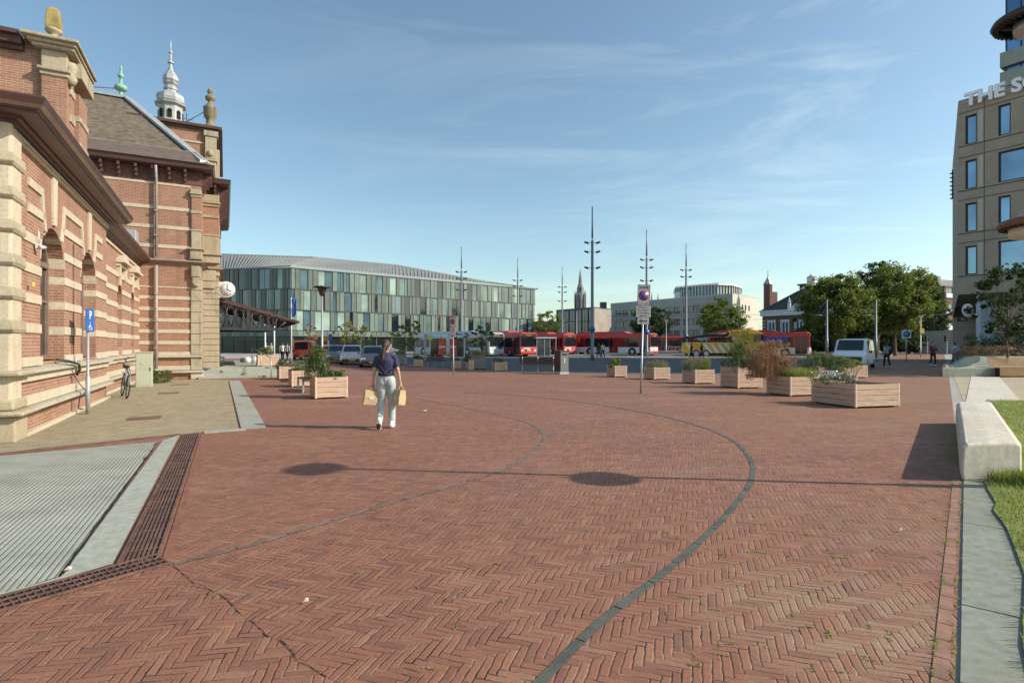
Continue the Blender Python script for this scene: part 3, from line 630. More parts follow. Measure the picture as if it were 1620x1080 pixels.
# plinth mouldings (two ledges) running along the wing
def ledge_run(t, s0, s1, back=True):
    m = MB()
    m.box(t-.05, s0, 0, t+.10, s1, .06)
    return m
m = MB()
for t, s0, s1 in ((TA, SA0+.45, SA1), (TB, SA1+.12, SB1-.1)):
    m.box(t-.05, s0, 0, t+.10, s1, .07); m.box(t-.02, s0, .53, t+.09, s1, .70)
m.build('plinth_stone', M['stone'], ST, bevel=.01)
m = MB()
for t, s0, s1 in ((TA, SA0-.1, SA1+.1), (TB, SA1+.1, SB1-.02)):
    m.hex([(t-.02,s0,.44),(t+.20,s0,.44),(t+.20,s1,.44),(t-.02,s1,.44)], [(t-.02,s0,.535),(t+.17,s0,.50),(t+.17,s1,.50),(t-.02,s1,.535)])
    m.hex([(t-.02,s0,1.07),(t+.17,s0,1.09),(t+.17,s1,1.09),(t-.02,s1,1.07)], [(t-.02,s0,1.20),(t+.14,s0,1.15),(t+.14,s1,1.15),(t-.02,s1,1.20)])
m.build('ledge', M['ledge'], ST, bevel=.008)
m = MB()
for t, s0, s1, o in ((TA, SA0+.42, SA1, OPA), (TB, SA1, SB1, OPB)):
    m.box(t-.02, s0, 1.20, t+.045, o[0][0], 1.36); m.box(t-.02, o[0][1], 1.20, t+.045, o[1][0], 1.36); m.box(t-.02, o[1][1], 1.20, t+.045, s1, 1.36)
    m.box(t-.01, s0, .94, t+.07, s1, 1.07)
m.build('sill_course', M['stone'], ST, bevel=.01)
# frieze string and cornice of the low wing
m = MB(); m.box(TA-.02, SA0, 4.99, TA+.05, SA1+.02, 5.05); m.box(TA-.02, SA0, 5.051, TA+.085, SA1+.05, 5.09); m.box(-14, SA0-.05, 4.99, TA, SA0+.02, 5.09)
m.box(TB-.02, SA1, 4.87, TB+.05, SB1, 4.95)
m.build('frieze_string', M['stone'], ST)
def cornice_run(prof, t0, s0, s1, left=-14):
    "prof: (out, z) closed polygon swept along the front and round the near corner"
    m = MB(); a = [(t0+o, s0-o, z) for o, z in prof]; b = [(t0+o, s1, z) for o, z in prof]; c_ = [(left, s0-o, z) for o, z in prof]
    m.loft([c_, a, b]); return m
pf = [(-.02,5.10),(.07,5.10),(.07,5.14),(.13,5.15),(.13,5.20),(.20,5.21),(.22,5.26),(.30,5.27),(.31,5.245),(.44,5.25),(.45,5.29),(.50,5.30),(.51,5.35),(.55,5.36),(.60,5.47),(.60,5.49),(.56,5.51),(-.3,5.53)]
cornice_run(pf, TA, SA0, SA1+.55).build('cornice', M['eave'], ST)
pf2 = [(-.02,5.08),(.06,5.08),(.06,5.13),(.12,5.14),(.12,5.19),(.19,5.20),(.20,5.215),(.28,5.22),(.36,5.25),(.38,5.30),(.42,5.32),(.45,5.42),(.42,5.44),(-.3,5.46)]
m = MB(); m.loft([[(TB+o, SA1+.5, z-.02) for o, z in pf2], [(TB+o, SB1, z-.02) for o, z in pf2]]); m.build('cornice', M['eave'], ST)
m = MB(); m.loft([[(-14,SA0-.53,5.32),(-14,SA0-.57,5.365),(-14,SA0-.54,5.365),(-14,SA0-.5,5.32)],[(TA+.53,SA0-.53,5.32),(TA+.575,SA0-.575,5.365),(TA+.54,SA0-.54,5.365),(TA+.5,SA0-.5,5.32)],[(TA+.53,SA1+.56,5.32),(TA+.575,SA1+.56,5.365),(TA+.54,SA1+.56,5.365),(TA+.5,SA1+.56,5.32)]])
m.build('cornice_trim', M['eavelt'], ST)
# corner pier with swelling quoins
m = MB(); m.box(TA-.9, SA0-.12, 0, TA+.07, SA0+.40, 5.2); m.build('corner_pier', M['stone'], ST, bevel=.04)
m = MB()
for z in BZ+[3.96, 4.5]:
    m.hex([(TA-.92,SA0-.14,z-.02),(TA+.09,SA0-.14,z-.02),(TA+.09,SA0+.45,z-.02),(TA-.92,SA0+.45,z-.02)], [(TA-.94,SA0-.18,z+.03),(TA+.11,SA0-.18,z+.03),(TA+.11,SA0+.48,z+.03),(TA-.96,SA0+.48,z+.03)])
    m.hex([(TA-.94,SA0-.18,z+.031),(TA+.11,SA0-.18,z+.031),(TA+.11,SA0+.48,z+.031),(TA-.96,SA0+.48,z+.031)], [(TA-.91,SA0-.13,z+.19),(TA+.08,SA0-.13,z+.19),(TA+.08,SA0+.52,z+.19),(TA-.91,SA0+.52,z+.19)])
m.build('quoins', M['stonedirty'], ST, bevel=.01)
m = MB(); m.box(TA-1.0, SA0-.16, 0, TA+.13, SA0+.48, .43); m.box(TA-1.02, SA0-.3, .44, TA+.26, SA0+.6, .52); m.box(TA-1.0, SA0-.26, 1.08, TA+.22, SA0+.6, 1.17); m.box(TA-.95, SA0-.17, .53, TA+.11, SA0+.52, .70)
m.build('pier_base', M['stonedirty'], ST, bevel=.035)
# windows of the wing
def st_window(t, a, b, zb, zs, depth, st=ST):
    r = (b-a)/2; c = (a+b)/2; x = t-depth+.01; m = MB()
    top = zs+r*.85
    m.box(x, a, zb, x+.07, a+.09, zs+.1); m.box(x, b-.09, zb, x+.07, b, zs+.1); m.box(x, a+.091, zb, x+.07, b-.091, zb+.1); m.box(x, c-.04, zb+.101, x+.065, c+.04, zs-.001)
    m.box(x, a+.091, zs-.0, x+.085, b-.091, zs+.1); m.box(x+.001, a+.091, zb+(zs-zb)*.62, x+.06, c-.041, zb+(zs-zb)*.62+.06); m.box(x+.001, c+.041, zb+(zs-zb)*.62, x+.06, b-.091, zb+(zs-zb)*.62+.06)
    pv = None
    for k in range(13):
        an = math.pi*k/12; p = (c+r*math.cos(an), zs+r*.85*math.sin(an)); q = (c+(r-.1)*math.cos(an), zs+(r-.1)*.85*math.sin(an))
        if pv: m.hex([(x,*pv[0]),(x,*p),(x,*q),(x,*pv[1])], [(x+.07,*pv[0]),(x+.07,*p),(x+.07,*q),(x+.07,*pv[1])])
        pv = (p, q)
    f = m.build('window', M['frame'], ST)
    m = MB(); g = [(x+.02, a, zb), (x+.02, b, zb)]+[(x+.02, c+r*math.cos(math.pi*k/12), zs+r*.85*math.sin(math.pi*k/12)) for k in range(13)]
    m.poly(g); m.build('pane', M['pane'], f)
for a, b, zb, zs in OPA: st_window(TA, a, b, zb, zs, .34)
for a, b, zb, zs in OPB: st_window(TB, a, b, zb, zs, .30)
# pavilion gable rising behind the wing
GS, GT = 17.75, -3.5
m = MB(); m.box(-16, GS, 5.1, GT-.3, GS+1.9, 9.2); m.build('gable_wall', M['brick'], ST)
m = MB(); m.box(GT-.56, GS-.14, 5.1, GT-.06, GS+.2, 8.75); m.build('gable_pilaster', M['brick'], ST)
m = MB(); m.box(GT-.3, GS+.12, 5.1, GT-.04, GS+.5, 8.7); m.box(GT-.3, GS+.8, 5.1, GT+.02, GS+1.75, 8.3); m.build('gable_buttress', M['brick'], ST)
m = MB()
for z in (5.9, 6.6, 7.3, 8.0): m.box(GT-.29, GS+.08, z, GT-.01, GS+.54, z+.2); m.box(GT-.29, GS+.78, z-.45, GT+.05, GS+1.78, z-.3)
m.box(GT-.60, GS-.18, 8.32, GT-.02, GS+.1, 8.42); m.box(GT-.64, GS-.24, 8.421, GT+.02, GS+.1, 8.50); m.box(GT-.57, GS-.16, 8.51, GT-.05, GS+.1, 8.95)
m.box(GT-.62, GS-.2, 6.75, GT-.0, GS+.1, 6.84); m.box(GT-.60, GS-.18, 6.55, GT-.3, GS+.1, 6.749)
m.build('gable_stonework', M['stonedirty'], ST, bevel=.02)
m = MB()
for i, (z, o) in enumerate(((8.96,.10),(9.04,.18),(9.12,.28))): m.box(GT-.62-o, GS-.2-o, z, GT+.06+o*.6, GS+1.9, z+.078)
m.box(GT-.2, GS+.35, 8.55, GT+.16, GS+1.8, 8.958)
m.build('gable_cornice', M['stonedirty'], ST, bevel=.018)
m = MB(); m.lathe([(.0,8.2),(.09,8.22),(.14,8.36),(.09,8.48),(.16,8.6),(.11,8.76),(0,8.78)], 10, (GT-.0, GS+.0, 0)); m.build('gable_scroll', M['stonedirty'], ST)
m = MB(); m.box(-16, GS-.28, 8.92, GT-.92, GS+.2, 9.10); m.box(-16, GS-.15, 8.82, GT-.92, GS+.1, 8.92); m.box(-16, GS-.4, 9.101, GT-.94, GS+.4, 9.20); m.build('gable_gutter', M['eave'], ST)
m = MB(); m.box(-7.2, GS-.05, 6.0, -4.97, GS+.02, 7.15); m.build('gable_stone_panel', M['ledge'], ST)
e_ = (GT-.36, GS+.05)
m = MB(); m.lathe([(.34,9.2),(.30,9.27),(.15,9.32),(.09,9.38),(.09,9.44),(.15,9.47),(.19,9.52),(.17,9.56)], 12, (*e_,0)); m.build('finial_base', M['stonedirty'], ST)
m = MB(); m.lathe([(.20,9.54),(.22,9.62),(.18,10.02),(.13,10.08),(.05,10.1)], 4, (*e_,0), sm=False); m.build('finial', M['yellowstone'], ST, bevel=.02)
# tower wing --------------------------------------------------
T1 = -.98; S2, T2 = 31.4, -.30; EZ = 9.45
m = MB(); m.box(-14, SB1, 0, T1, S2+8, EZ); m.build('wall', M['brick'], ST)
m = MB(); m.box(-5, S2, 0, T2, S2+12, EZ+.002); m.build('wall', M['brickpale'], ST)
bz = [(8.72,.10),(7.62,.15),(6.76,.15),(5.90,.15),(4.12,.06),(3.60,.15),(3.09,.16),(2.59,.16),(2.09,.16),(1.58,.16)]
m = MB()
for z, h in bz: m.box(-14, SB1-.025, z, T1-.42, SB1+.05, z+h)
m.box(-14, SB1-.03, 1.10, T1-.42, SB1+.05, 1.24); m.box(-14, SB1-.03, .42, T1-.42, SB1+.05, .62)
m.build('stone_bands', M['stone'], ST, bevel=.006)
m = MB()
for a, b, t in ((-14, SB1-.14, T1+.05), ): 
    m.hex([(a,b,1.0),(t+.06,b,1.0),(t+.06,SB1+.1,1.0),(a,SB1+.1,1.0)], [(a,b+.04,1.10),(t+.02,b+.04,1.10),(t+.02,SB1+.1,1.10),(a,SB1+.1,1.10)])
    m.hex([(a,b-.04,.30),(t+.08,b-.04,.30),(t+.08,SB1+.1,.30),(a,SB1+.1,.30)], [(a,b,.40),(t+.05,b,.40),(t+.05,SB1+.1,.40),(a,SB1+.1,.40)])
m.build('ledge', M['ledge'], ST)
m = MB(); m.box(T1-.42, SB1-.10, 0, T1+.06, SB1+.6, .29); m.build('pilaster_foot', M['stone'], ST, bevel=.02)
m = MB()
for z0, z1 in ((.41,.99),(1.11,1.55)): m.box(T1-.42, SB1-.06, z0, T1+.02, SB1+.5, z1)
for k in range(6): z = 1.56+k*.50; m.box(T1-.42, SB1-.07, z, T1+.03, SB1+.5, z+.48)
m.box(T1-.42, SB1-.05, 4.57, T1+.0, SB1+.5, 5.2)
m.box(T1-.40, SB1-.20, 4.66, T1-.05, SB1-.05, 5.15); m.box(T1-.36, SB1-.16, 4.35, T1-.09, SB1-.05, 4.66); m.lathe([(0,4.2),(.10,4.22),(.15,4.3),(.10,4.36)], 10, (T1-.22, SB1-.1, 0))
m.box(T1-.5, SB1-.16, 5.46, T1+.04, SB1+.5, 5.50); m.box(T1-.45, SB1-.16, 5.50, T1+.02, SB1+.5, 5.90); m.box(T1-.55, SB1-.24, 5.90, T1+.1, SB1+.5, 5.98)
m.box(T1-.40, SB1-.12, 5.98, T1-.02, SB1+.5, 6.75); m.box(T1-.44, SB1-.15, 6.75, T1+.02, SB1+.5, 6.82)
m.box(T1-.42, SB1-.13, 7.55, T1, SB1+.5, 7.68); m.box(T1-.42, SB1-.14, 8.30, T1+.0, SB1+.5, 8.42); m.box(T1-.46, SB1-.20, 8.42, T1+.03, SB1+.5, 8.50); m.box(T1-.43, SB1-.15, 8.5, T1+.0, SB1+.5, 8.66)
m.build('pilaster', M['stonedirty'], ST, bevel=.022)
m = MB(); m.box(T1-.385, SB1-.10, 6.8, T1-.035, SB1+.4, 8.35); m.build('pilaster_shaft', M['brick'], ST)
# second pilaster, one bay deeper
m = MB(); a = T2-.95; b = S2
for k in range(15): z = .42+k*.285; m.box(a, b-.09, z, T2+.03, b+.5, z+.268)
m.box(a+.1, b-.22, 4.72, T2-.1, b-.08, 5.25); m.box(a+.15, b-.18, 4.35, T2-.15, b-.08, 4.72); m.box(a-.05, b-.1, 5.0, T2+.05, b+.5, 5.3)
m.box(a-.04, b-.17, 5.62, T2+.05, b+.5, 6.0); m.box(a-.12, b-.26, 6.0, T2+.14, b+.5, 6.08); m.box(a+.03, b-.14, 6.09, T2+.0, b+.5, 6.95); m.box(a, b-.17, 6.95, T2+.03, b+.5, 7.03)
m.box(a, b-.15, 7.85, T2+.02, b+.5, 8.0); m.box(a, b-.16, 8.42, T2+.03, b+.5, 8.55); m.box(a-.05, b-.22, 8.56, T2+.08, b+.5, 8.66); m.box(a, b-.17, 8.67, T2+.03, b+.5, 9.0)
m.build('pilaster', M['stonedirty'], ST, bevel=.022)
m = MB(); m.box(a+.03, b-.10, 7.0, T2-.0+.01, b+.4, 8.45); m.build('pilaster_shaft', M['brick'], ST)
# middle cornice (string) wrapping the steps
def wrap(m, prof):
    secs = []
    for (t, s) in ((-14, SB1), (T1, SB1), (T1, S2), (T2, S2), (T2, S2+12)):
        secs.append([])
    path = [(-14, SB1, 0, -1), (T1, SB1, 1, -1), (T1, S2, 1, -1), (T2, S2, 1, -1), (T2, S2+12, 1, 0)]
    for (t, s, dx, dy), sc in zip(path, secs):
        for o, z in prof: sc.append((t+dx*o, s+dy*o, z))
    m.loft(secs); return m
wrap(MB(), [(-.05,5.24),(.06,5.24),(.09,5.30),(.17,5.33),(.20,5.39),(.22,5.32),(.0,5.46),(-.05,5.46)]).build('middle_cornice', M['eavelt'], ST)
# main eaves: dentil frieze, brackets and gutter
wrap(MB(), [(-.05,8.86),(.03,8.86),(.05,9.45),(-.05,9.45)]).build('frieze', plain('dark frieze panels', (.12,.05,.035), .7, .4, 4), ST)
wrap(MB(), [(-.05,9.45),(.10,9.44),(.46,9.50),(.49,9.54),(.52,9.68),(.55,9.74),(.45,9.78),(-.05,9.80)]).build('cornice', M['eave'], ST)
m = MB()
def bracket(t, s, dx, dy):
    px_, py_ = (dy, dx); h = .05
    for (o, z0, z1) in ((.42, 9.30, 9.44), (.28, 9.14, 9.30), (.16, 8.96, 9.14)):
        x0, y0 = t-abs(px_)*h, s-abs(py_)*h; x1, y1 = t+abs(px_)*h, s+abs(py_)*h
        m.box(min(x0, x0+dx*o), min(y0, y0+dy*o), z0, max(x1, x1+dx*o), max(y1, y1+dy*o), z1)
for k in range(16): bracket(-10.9+k*.62, SB1, 0, -1)
for s in (SB1+.3, SB1+.8, SB1+1.3, SB1+1.8): bracket(T1, s, 1, 0)
for t in (T2-.15, T2-.5): bracket(t, S2, 0, -1)
for k in range(14): bracket(T2, S2+.3+k*.5, 1, 0)
m.build('eave_brackets', plain('bracket paint', (.09,.04,.03), .5, .2, 3), ST)
# hipped roof and flashing
A = [(-14, SB1-.45, 9.80), (T1+.15, SB1-.45, 9.80)]; RZ = 14.6; r0 = (-14, 35.5, RZ); r1 = (-4.6, 35.5, RZ); A3 = (T1+.15, 42, 9.80)
m = MB(); m.add([A[0], A[1], r1, r0, A3, (-14, 42, 9.8)], [(0,1,2,3), (1,4,2), (4,5,3,2)]); m.build('hipped_roof', M['slate'], ST)
def bar(m, p, q, w_, h): 
    p, q = Vector(p), Vector(q); d = (q-p).normalized(); a = d.cross(Vector((0,0,1))).normalized()*w_/2; u = Vector((0,0,h))
    return m.hex([p-a, q-a, q+a, p+a], [p-a+u, q-a+u, q+a+u, p+a+u])
m = MB(); bar(m, A[1], r1, .42, .12); bar(m, r0, r1, .3, .14); bar(m, (-14, SB1+.25, 10.40), (T1-.35, SB1+.25, 10.40), .06, .06); m.build('roof_flashing', M['lead'], ST)
m = MB(); m.add([(-14, SB1-.6, 9.74), (T1+.4, SB1-.6, 9.74), (T1-.25, SB1+.22, 10.45), (-14, SB1+.22, 10.45)], [(0,1,2,3)]); m.build('gutter_slope', plain('brown gutter slope', (.13,.095,.075), .7, .2, 3), ST)
c_ = (-4.9, 35.5, RZ)
m = MB(); m.lathe([(.11,0),(.09,.25),(.08,.36),(.2,.38),(.30,.46),(.31,.56),(.22,.68),(.09,.74),(.06,.95),(.06,1.05),(.14,1.1),(.15,1.2),(.07,1.28),(.05,1.5),(.08,1.58),(.015,1.75)], 10, c_); m.build('copper_finial', M['copper'], ST)
m = MB(); m.tube([(-4.9,35.5,RZ+.5), (-6.9,35.2,RZ+.1)], .025, 5); m.build('stay_rod', M['rust'], ST)
# attic block
AS, AT = 33.6, -.42
m = MB(); m.box(-4.2, AS, 9.6, AT-.05, AS+9, 12.9); m.build('attic_wall', M['brick'], ST)
m = MB(); m.box(-4.3, AS-.12, 12.9, AT+.1, AS+9.1, 13.01); m.box(-4.35, AS-.25, 13.011, AT+.28, AS+9.2, 13.17); m.build('attic_cornice', M['eave'], ST, bevel=.02)
m = MB(); m.box(-4.2, AS-.05, 12.2, AT-.6, AS+.05, 12.28); m.build('attic_string', M['stone'], ST)
m = MB(); m.box(AT-.62, AS-.22, 9.78, AT+.05, AS+.4, 9.95); m.box(AT-.5, AS-.14, 9.96, AT-.02, AS+.4, 11.3); m.box(AT-.58, AS-.22, 11.3, AT+.04, AS+.4, 11.42); m.box(AT-.54, AS-.18, 11.43, AT+.0, AS+.4, 12.6); m.box(AT-.6, AS-.24, 12.6, AT+.08, AS+.4, 12.89)
for z in (10.3, 11.0, 11.7): m.lathe([(0,z-.18),(.14,z-.12),(.17,z),(.14,z+.12),(0,z+.18)], 8, (AT-.28, AS-.16, 0))
m.box(AT-.04, AS+.6, 10.0, AT+.14, AS+1.3, 12.2); m.build('attic_pilaster', M['stonedirty'], ST, bevel=.03)
u = (AT-.3, AS+.3, 13.17)
m = MB(); m.lathe([(.34,0),(.36,.12),(.2,.2),(.22,.5),(.33,.65),(.34,1.05),(.36,1.1),(.2,1.25),(.12,1.38),(.1,1.45),(.24,1.55),(.26,1.68),(.12,1.8),(.1,1.86),(.16,1.95),(.13,2.06),(.02,2.22)], 10, u); m.build('urn', stone('sooty stone', (.27,.22,.15), (.07,.06,.04), .9, 5), ST)
m = MB(); m.tube([(u[0]-.2,u[1],14.1),(u[0]-1.1,u[1]-.1,13.3)], .02, 5); m.tube([(u[0]-1.1,u[1]-.1,13.15),(u[0]-1.1,u[1]-.1,13.75)], .02, 5); m.tube([(u[0]-1.3,u[1]-.1,13.45),(u[0]-.8,u[1]-.1,13.45)], .015, 5); m.build('attic_stay', M['dark'], ST)
# onion spire
sx, sy = at(270, 38); th_ = TH; q = (sx*math.cos(th_)+sy*math.sin(th_), -sx*math.sin(th_)+sy*math.cos(th_))
m = MB(); m.box(q[0]-1.1, q[1]-1.1, 10, q[0]+1.1, q[1]+1.1, 16.0); m.build('turret_base', M['lead'], ST)
m = MB(); m.lathe([(.74,16.3),(.74,17.4),(.78,17.8),(.95,17.92)], 8, (*q,0), sm=False); m.build('spire_lantern', plain('zinc lantern', (.42,.42,.38), .5, .25, 3), ST)
m = MB()
for k in range(8):
    an = 2*math.pi*(k)/8; m.M = Matrix.Translation((q[0]+.72*math.cos(an), q[1]+.72*math.sin(an), 17.25)) @ Matrix.Rotation(an, 4, 'Z'); m.box(-.02,-.13,-.3,.03,.13,.15); m.tube([(-.02,0,.15),(.03,0,.15)], .13, 10)
m.build('lantern_openings', M['pit'], ST)
m = MB(); m.lathe([(.98,17.90),(1.0,17.97),(.74,18.02),(.86,18.15),(.9,18.35),(.82,18.6),(.6,18.78),(.40,18.86),(.36,18.98),(.44,19.02),(.44,19.12),(.36,19.16),(.38,19.28),(.48,19.4),(.5,19.47),(.40,19.5),(.50,19.66),(.48,19.88),(.34,20.12),(.18,20.34),(.11,20.6),(.10,20.82),(.2,20.86),(.18,20.94),(.08,21.02),(.07,21.52),(.13,21.56),(.11,21.66),(.05,21.74),(.035,22.35),(.01,22.45)], 8, (*q,0), sm=False); m.build('onion_spire', M['zinc'], ST, bevel=.015)
# downpipe and small fittings
m = MB(); m.tube([(-2.72, SB1-.14, .5), (-2.72, SB1-.14, 5.1)], .06, 8); m.tube([(-2.72, SB1-.14, 5.5), (-2.72, SB1-.14, 8.9), (-2.72, SB1-.45, 9.45)], .055, 8)
for z in (1.4, 2.6, 3.8, 6.4, 7.5): m.box(-2.80, SB1-.22, z, -2.64, SB1-.02, z+.04)
m.build('downpipe', M['pipe'], ST)
M['cornice_white'] = plain('dull white plastic', (.5,.5,.48), .5, .1)
def cam_fit(t, s, z):
    m = MB(); m.box(t, s-.05, z, t+.03, s+.05, z+.1); m.tube([(t+.03,s,z+.05),(t+.12,s,z+.05)], .02, 6); m.tube([(t+.08,s-.07,z+.02),(t+.12,s+.06,z+.04)], .032, 8)
    m.tube([(t+.04,s-.02,z+.1),(t+.04,s-.02,z+.35)], .008, 4); m.tube([(t+.04,s+.04,z+.1),(t+.04,s+.04,z+.32)], .008, 4); return m.build('security_camera', M['cornice_white'], ST)
cam_fit(TA+.03, 13.05, 3.35); cam_fit(TA+.03, 15.9, .98)
m = MB(); pts = [(TA+.05,14.4,1.28),(TA+.2,14.6,1.24),(TA+.22,15.4,1.15),(TA+.2,15.6,1.02),(TA+.12,15.75,.9)]
m.tube(pts, .028, 6); m.tube([(TA+.02,15.95,1.3),(TA+.02,15.95,3.9)], .01, 5); m.tube([(TA+.02,15.95,.9),(TA+.12,15.95,.7),(TA+.24,16.0,.5),(TA+.12,16.0,.35),(TA+.08,16.1,.1),(TA+.14,16.3,.06)], .012, 5); m.build('cable', M['dark'], ST)
m = MB(); m.box(TA+.08, 12.62, 2.62, TA+.10, 12.70, 2.70); m.build('yellow_tag', M['yellowplate'], ST)
# ventilation louvre on low roof
m = MB(); m.box(-3.9, 26.8, 5.3, -3.2, 27.6, 6.2); m.build('roof_vent', M['lead'], ST, bevel=.02)
# entrance canopy
cs = 32.2; cx0 = T2; zi, zo = 4.55, 3.12
def CP(px, py, s):
    "station coordinates of a photo pixel on the plane local y = s"
    k = (px-810)/875; t_ = (k*s*math.cos(TH)+s*math.sin(TH))/(math.cos(TH)-k*math.sin(TH)); Y = t_*math.sin(TH)+s*math.cos(TH); return t_, 1.6+(544-py)/875*Y
ti, zi = CP(346, 470, cs); to, zo = CP(474, 508, cs)
m = MB()
m.hex([(ti,cs,zi-.22),(to,cs,zo-.10),(to,cs+9,zo-.10),(ti,cs+9,zi-.22)], [(ti,cs,zi),(to,cs,zo),(to,cs+9,zo),(ti,cs+9,zi)]); m.build('canopy_roof', M['eave'], ST)
m = MB(); tb, zb_ = CP(438, 520, cs)
m.box(ti, cs+.02, zb_-.10, tb, cs+.14, zb_+.06)
for k in range(7):
    u_ = (k+.5)/7; t0 = ti+(tb-ti)*u_; zt = zi-.2+(zo-zi)*((t0-ti)/(to-ti)); m.tube([(t0, cs+.08, zb_), (t0+.25, cs+.08, zt)], .035, 5); m.tube([(t0, cs+.08, zb_), (t0-.35, cs+.08, zt)], .03, 5)
m.box(ti+1.3, cs+.0, zb_, ti+1.45, cs+.16, zi-.55)
for k in range(5):
    for r in (.16, .24, .3):
        cc = (ti+.35+k*.62, cs+.06, zi-.62-k*.14); m.tube([(cc[0]+r*math.cos(x), cc[1], cc[2]+r*math.sin(x)) for x in [i*.55 for i in range(9)]], .022, 5)
m.tube([(tb, cs+.08, zb_), (tb+.45, cs+.08, zo-.05)], .05, 6)
m.build('canopy_ironwork', M['dark'], ST)
m = MB()
for k in range(5): s = cs+1.8*k+1.2; m.box(ti, s, zi-.42, ti+.1, s+.1, zi-.2); m.tube([(ti, s, zi-.3), (to-.1, s, zo-.12)], .05, 6); m.tube([(ti, s, zb_), (tb, s, zb_)], .04, 6)
m.build('canopy_rafters', M['dark'], ST)
# clock
tc_, zc = CP(356, 458, cs-.35)
m = MB(); m.tube([(tc_+.06, cs-.5, zc), (tc_+.06, cs-.3, zc)], .41, 28); m.box(tc_-.55, cs-.46, zc-.42, tc_+.08, cs-.34, zc+.38)
ck = m.build('clock', M['cream'], ST, bevel=.02)
m = MB(); m.tube([(tc_+.10, cs-.53, zc), (tc_+.10, cs-.499, zc)], .33, 28); m.build('clock_face', M['white'], ck)
m = MB()
for k in range(12):
    an = k*math.pi/6; m.M = Matrix.Translation((tc_+.10, cs-.535, zc)) @ Matrix.Rotation(an, 4, 'Y'); m.box(-.012, 0, .24, .012, .006, .31)
m.M = Matrix.Translation((tc_+.10, cs-.54, zc)); m.box(-.018, 0, -.05, .018, .006, .25); m.M = m.M @ Matrix.Rotation(R(118), 4, 'Y'); m.box(-.02, .001, -.04, .02, .007, .2)
m.build('clock_hands', M['black'], ck)
# forecourt steps and terrace
tc2 = MB()
for k in range(4): tc2.box(-1.1, SB1-.35+k*.62, 0, 2.75-k*.32, 44, .105*(k+1))
tc2.build('entrance_steps', M['concretegreen'], bevel=.012, kind='structure').rotation_euler = (0,0,TH)
# ---------------------------------------------------------------- glass office
def face_frame(A, B):
    "matrix with local x from A to B, local y into the building, z up"
    d = Vector((B[0]-A[0], B[1]-A[1], 0)); L_ = d.length; d.normalize(); n = Vector((-d.y, d.x, 0))
    return Matrix(((d.x, n.x, 0, A[0]), (d.y, n.y, 0, A[1]), (0, 0, 1, 0), (0, 0, 0, 1))), L_
OC = at(461, 92); OR_ = at(847, 124); OL = at(250, 103)
zc_ = zat(422, 92); zr = zat(457, 124); zl = zat(427.5, 103)
OB = empty('glass_office', (0,0,0), 0, 'long office building clad in green glass and perforated brown panels behind the buses', 'office building')
M['panel'] = plain('perforated bronze panel', (.115, .14, .12), .6, .12, .6, metal=.2); M['panel2'] = plain('light perforated panel', (.16, .205, .17), .6, .12, .6, metal=.2)  # reflected green tint put into both panel base colours
M['ogl'] = [glassy('office glass green', (.10, .17, .135), .12), glassy('office glass pale blind', (.27, .36, .30), .25, .5), glassy('office glass dark', (.010, .018, .028)), glassy('office glass blue', (.09, .15, .175), .1)]
M['mull'] = plain('office mullion', (.06, .065, .06), .5, .2)
random.seed(12)
base = zat(531, 92)
def office_face(A, B, za, zb, zbot, npan, wins_p):
    Mx, L_ = face_frame(A, B); pm = MB(); pm.M = Mx; p2 = MB(); p2.M = Mx; fr = MB(); fr.M = Mx; core = MB(); core.M = Mx
    zt = lambda x: za+(zb-za)*x/L_
    core.hex([(0,.3,0),(L_,.3,0),(L_,14,0),(0,14,0)], [(0,.3,za-.05),(L_,.3,zb-.05),(L_,14,zb-.05),(0,14,za-.05)])
    wds = []; x = 0
    nwin = []
    for fl in range(3):
        x = 0; k = fl
        f0 = lambda X: zbot+.9+(zt(X)-.15-zbot-.9)*fl/3; f1 = lambda X: zbot+.9+(zt(X)-.15-zbot-.9)*(fl+1)/3
        while x < L_-.3:
            w_ = random.choice([.62, .8, .92]); isw = (k % 3 == 1) or random.random() < .14
            if isw: w_ = random.choice([.5, 1.15, 1.3])
            w_ = min(w_, L_-x); a, b = x+.05, x+w_-.05
            if isw and w_ > .3:
                g = MB(); g.M = Mx; g.hex([(a,.12,f0(a)+.06),(b,.12,f0(b)+.06),(b,.28,f0(b)+.06),(a,.28,f0(a)+.06)], [(a,.12,f1(a)-.1),(b,.12,f1(b)-.1),(b,.28,f1(b)-.1),(a,.28,f1(a)-.1)])
                mat = random.choice([0,1,1,3,3,2] if x/L_ < .38 or x/L_ > .72 else [0,2,2,2,3]); nwin.append((g, mat, a, b, f0, f1))
            else:
                t = random.choice([pm, pm, p2]) ; t.hex([(a,0,f0(a)+.06),(b,0,f0(b)+.06),(b,.29,f0(b)+.06),(a,.29,f0(a)+.06)], [(a,0,f1(a)-.1),(b,0,f1(b)-.1),(b,.29,f1(b)-.1),(a,.29,f1(a)-.1)])
            x += w_; k += 1
        fr.hex([(0,-.05,f1(0)-.10),(L_,-.05,f1(L_)-.10),(L_,.29,f1(L_)-.10),(0,.29,f1(0)-.10)], [(0,-.05,f1(0)+.04),(L_,-.05,f1(L_)+.04),(L_,.29,f1(L_)+.04),(0,.29,f1(0)+.04)])
    x = 0
    while x < L_: # panelled skirt
        (pm if random.random() < .6 else p2).box(x+.03, .02, zbot, min(L_, x+1.0)-.03, .28, zbot+.85); x += 1.0
    fr.box(0, 0, zbot-.12, L_, .29, zbot-.001)
    core.build('core', M['mull'], OB); pm.build('panel_cladding', M['panel'], OB); p2.build('panel_cladding', M['panel2'], OB); fr.build('floor_bands', M['mull'], OB)
    return nwin
wn_ = office_face(OC, OR_, zc_, zr, base, 0, 0)+office_face(OL, OC, zl, zc_, base, 0, 0)
wn_.sort(key=lambda q: -(q[3]-q[2]))
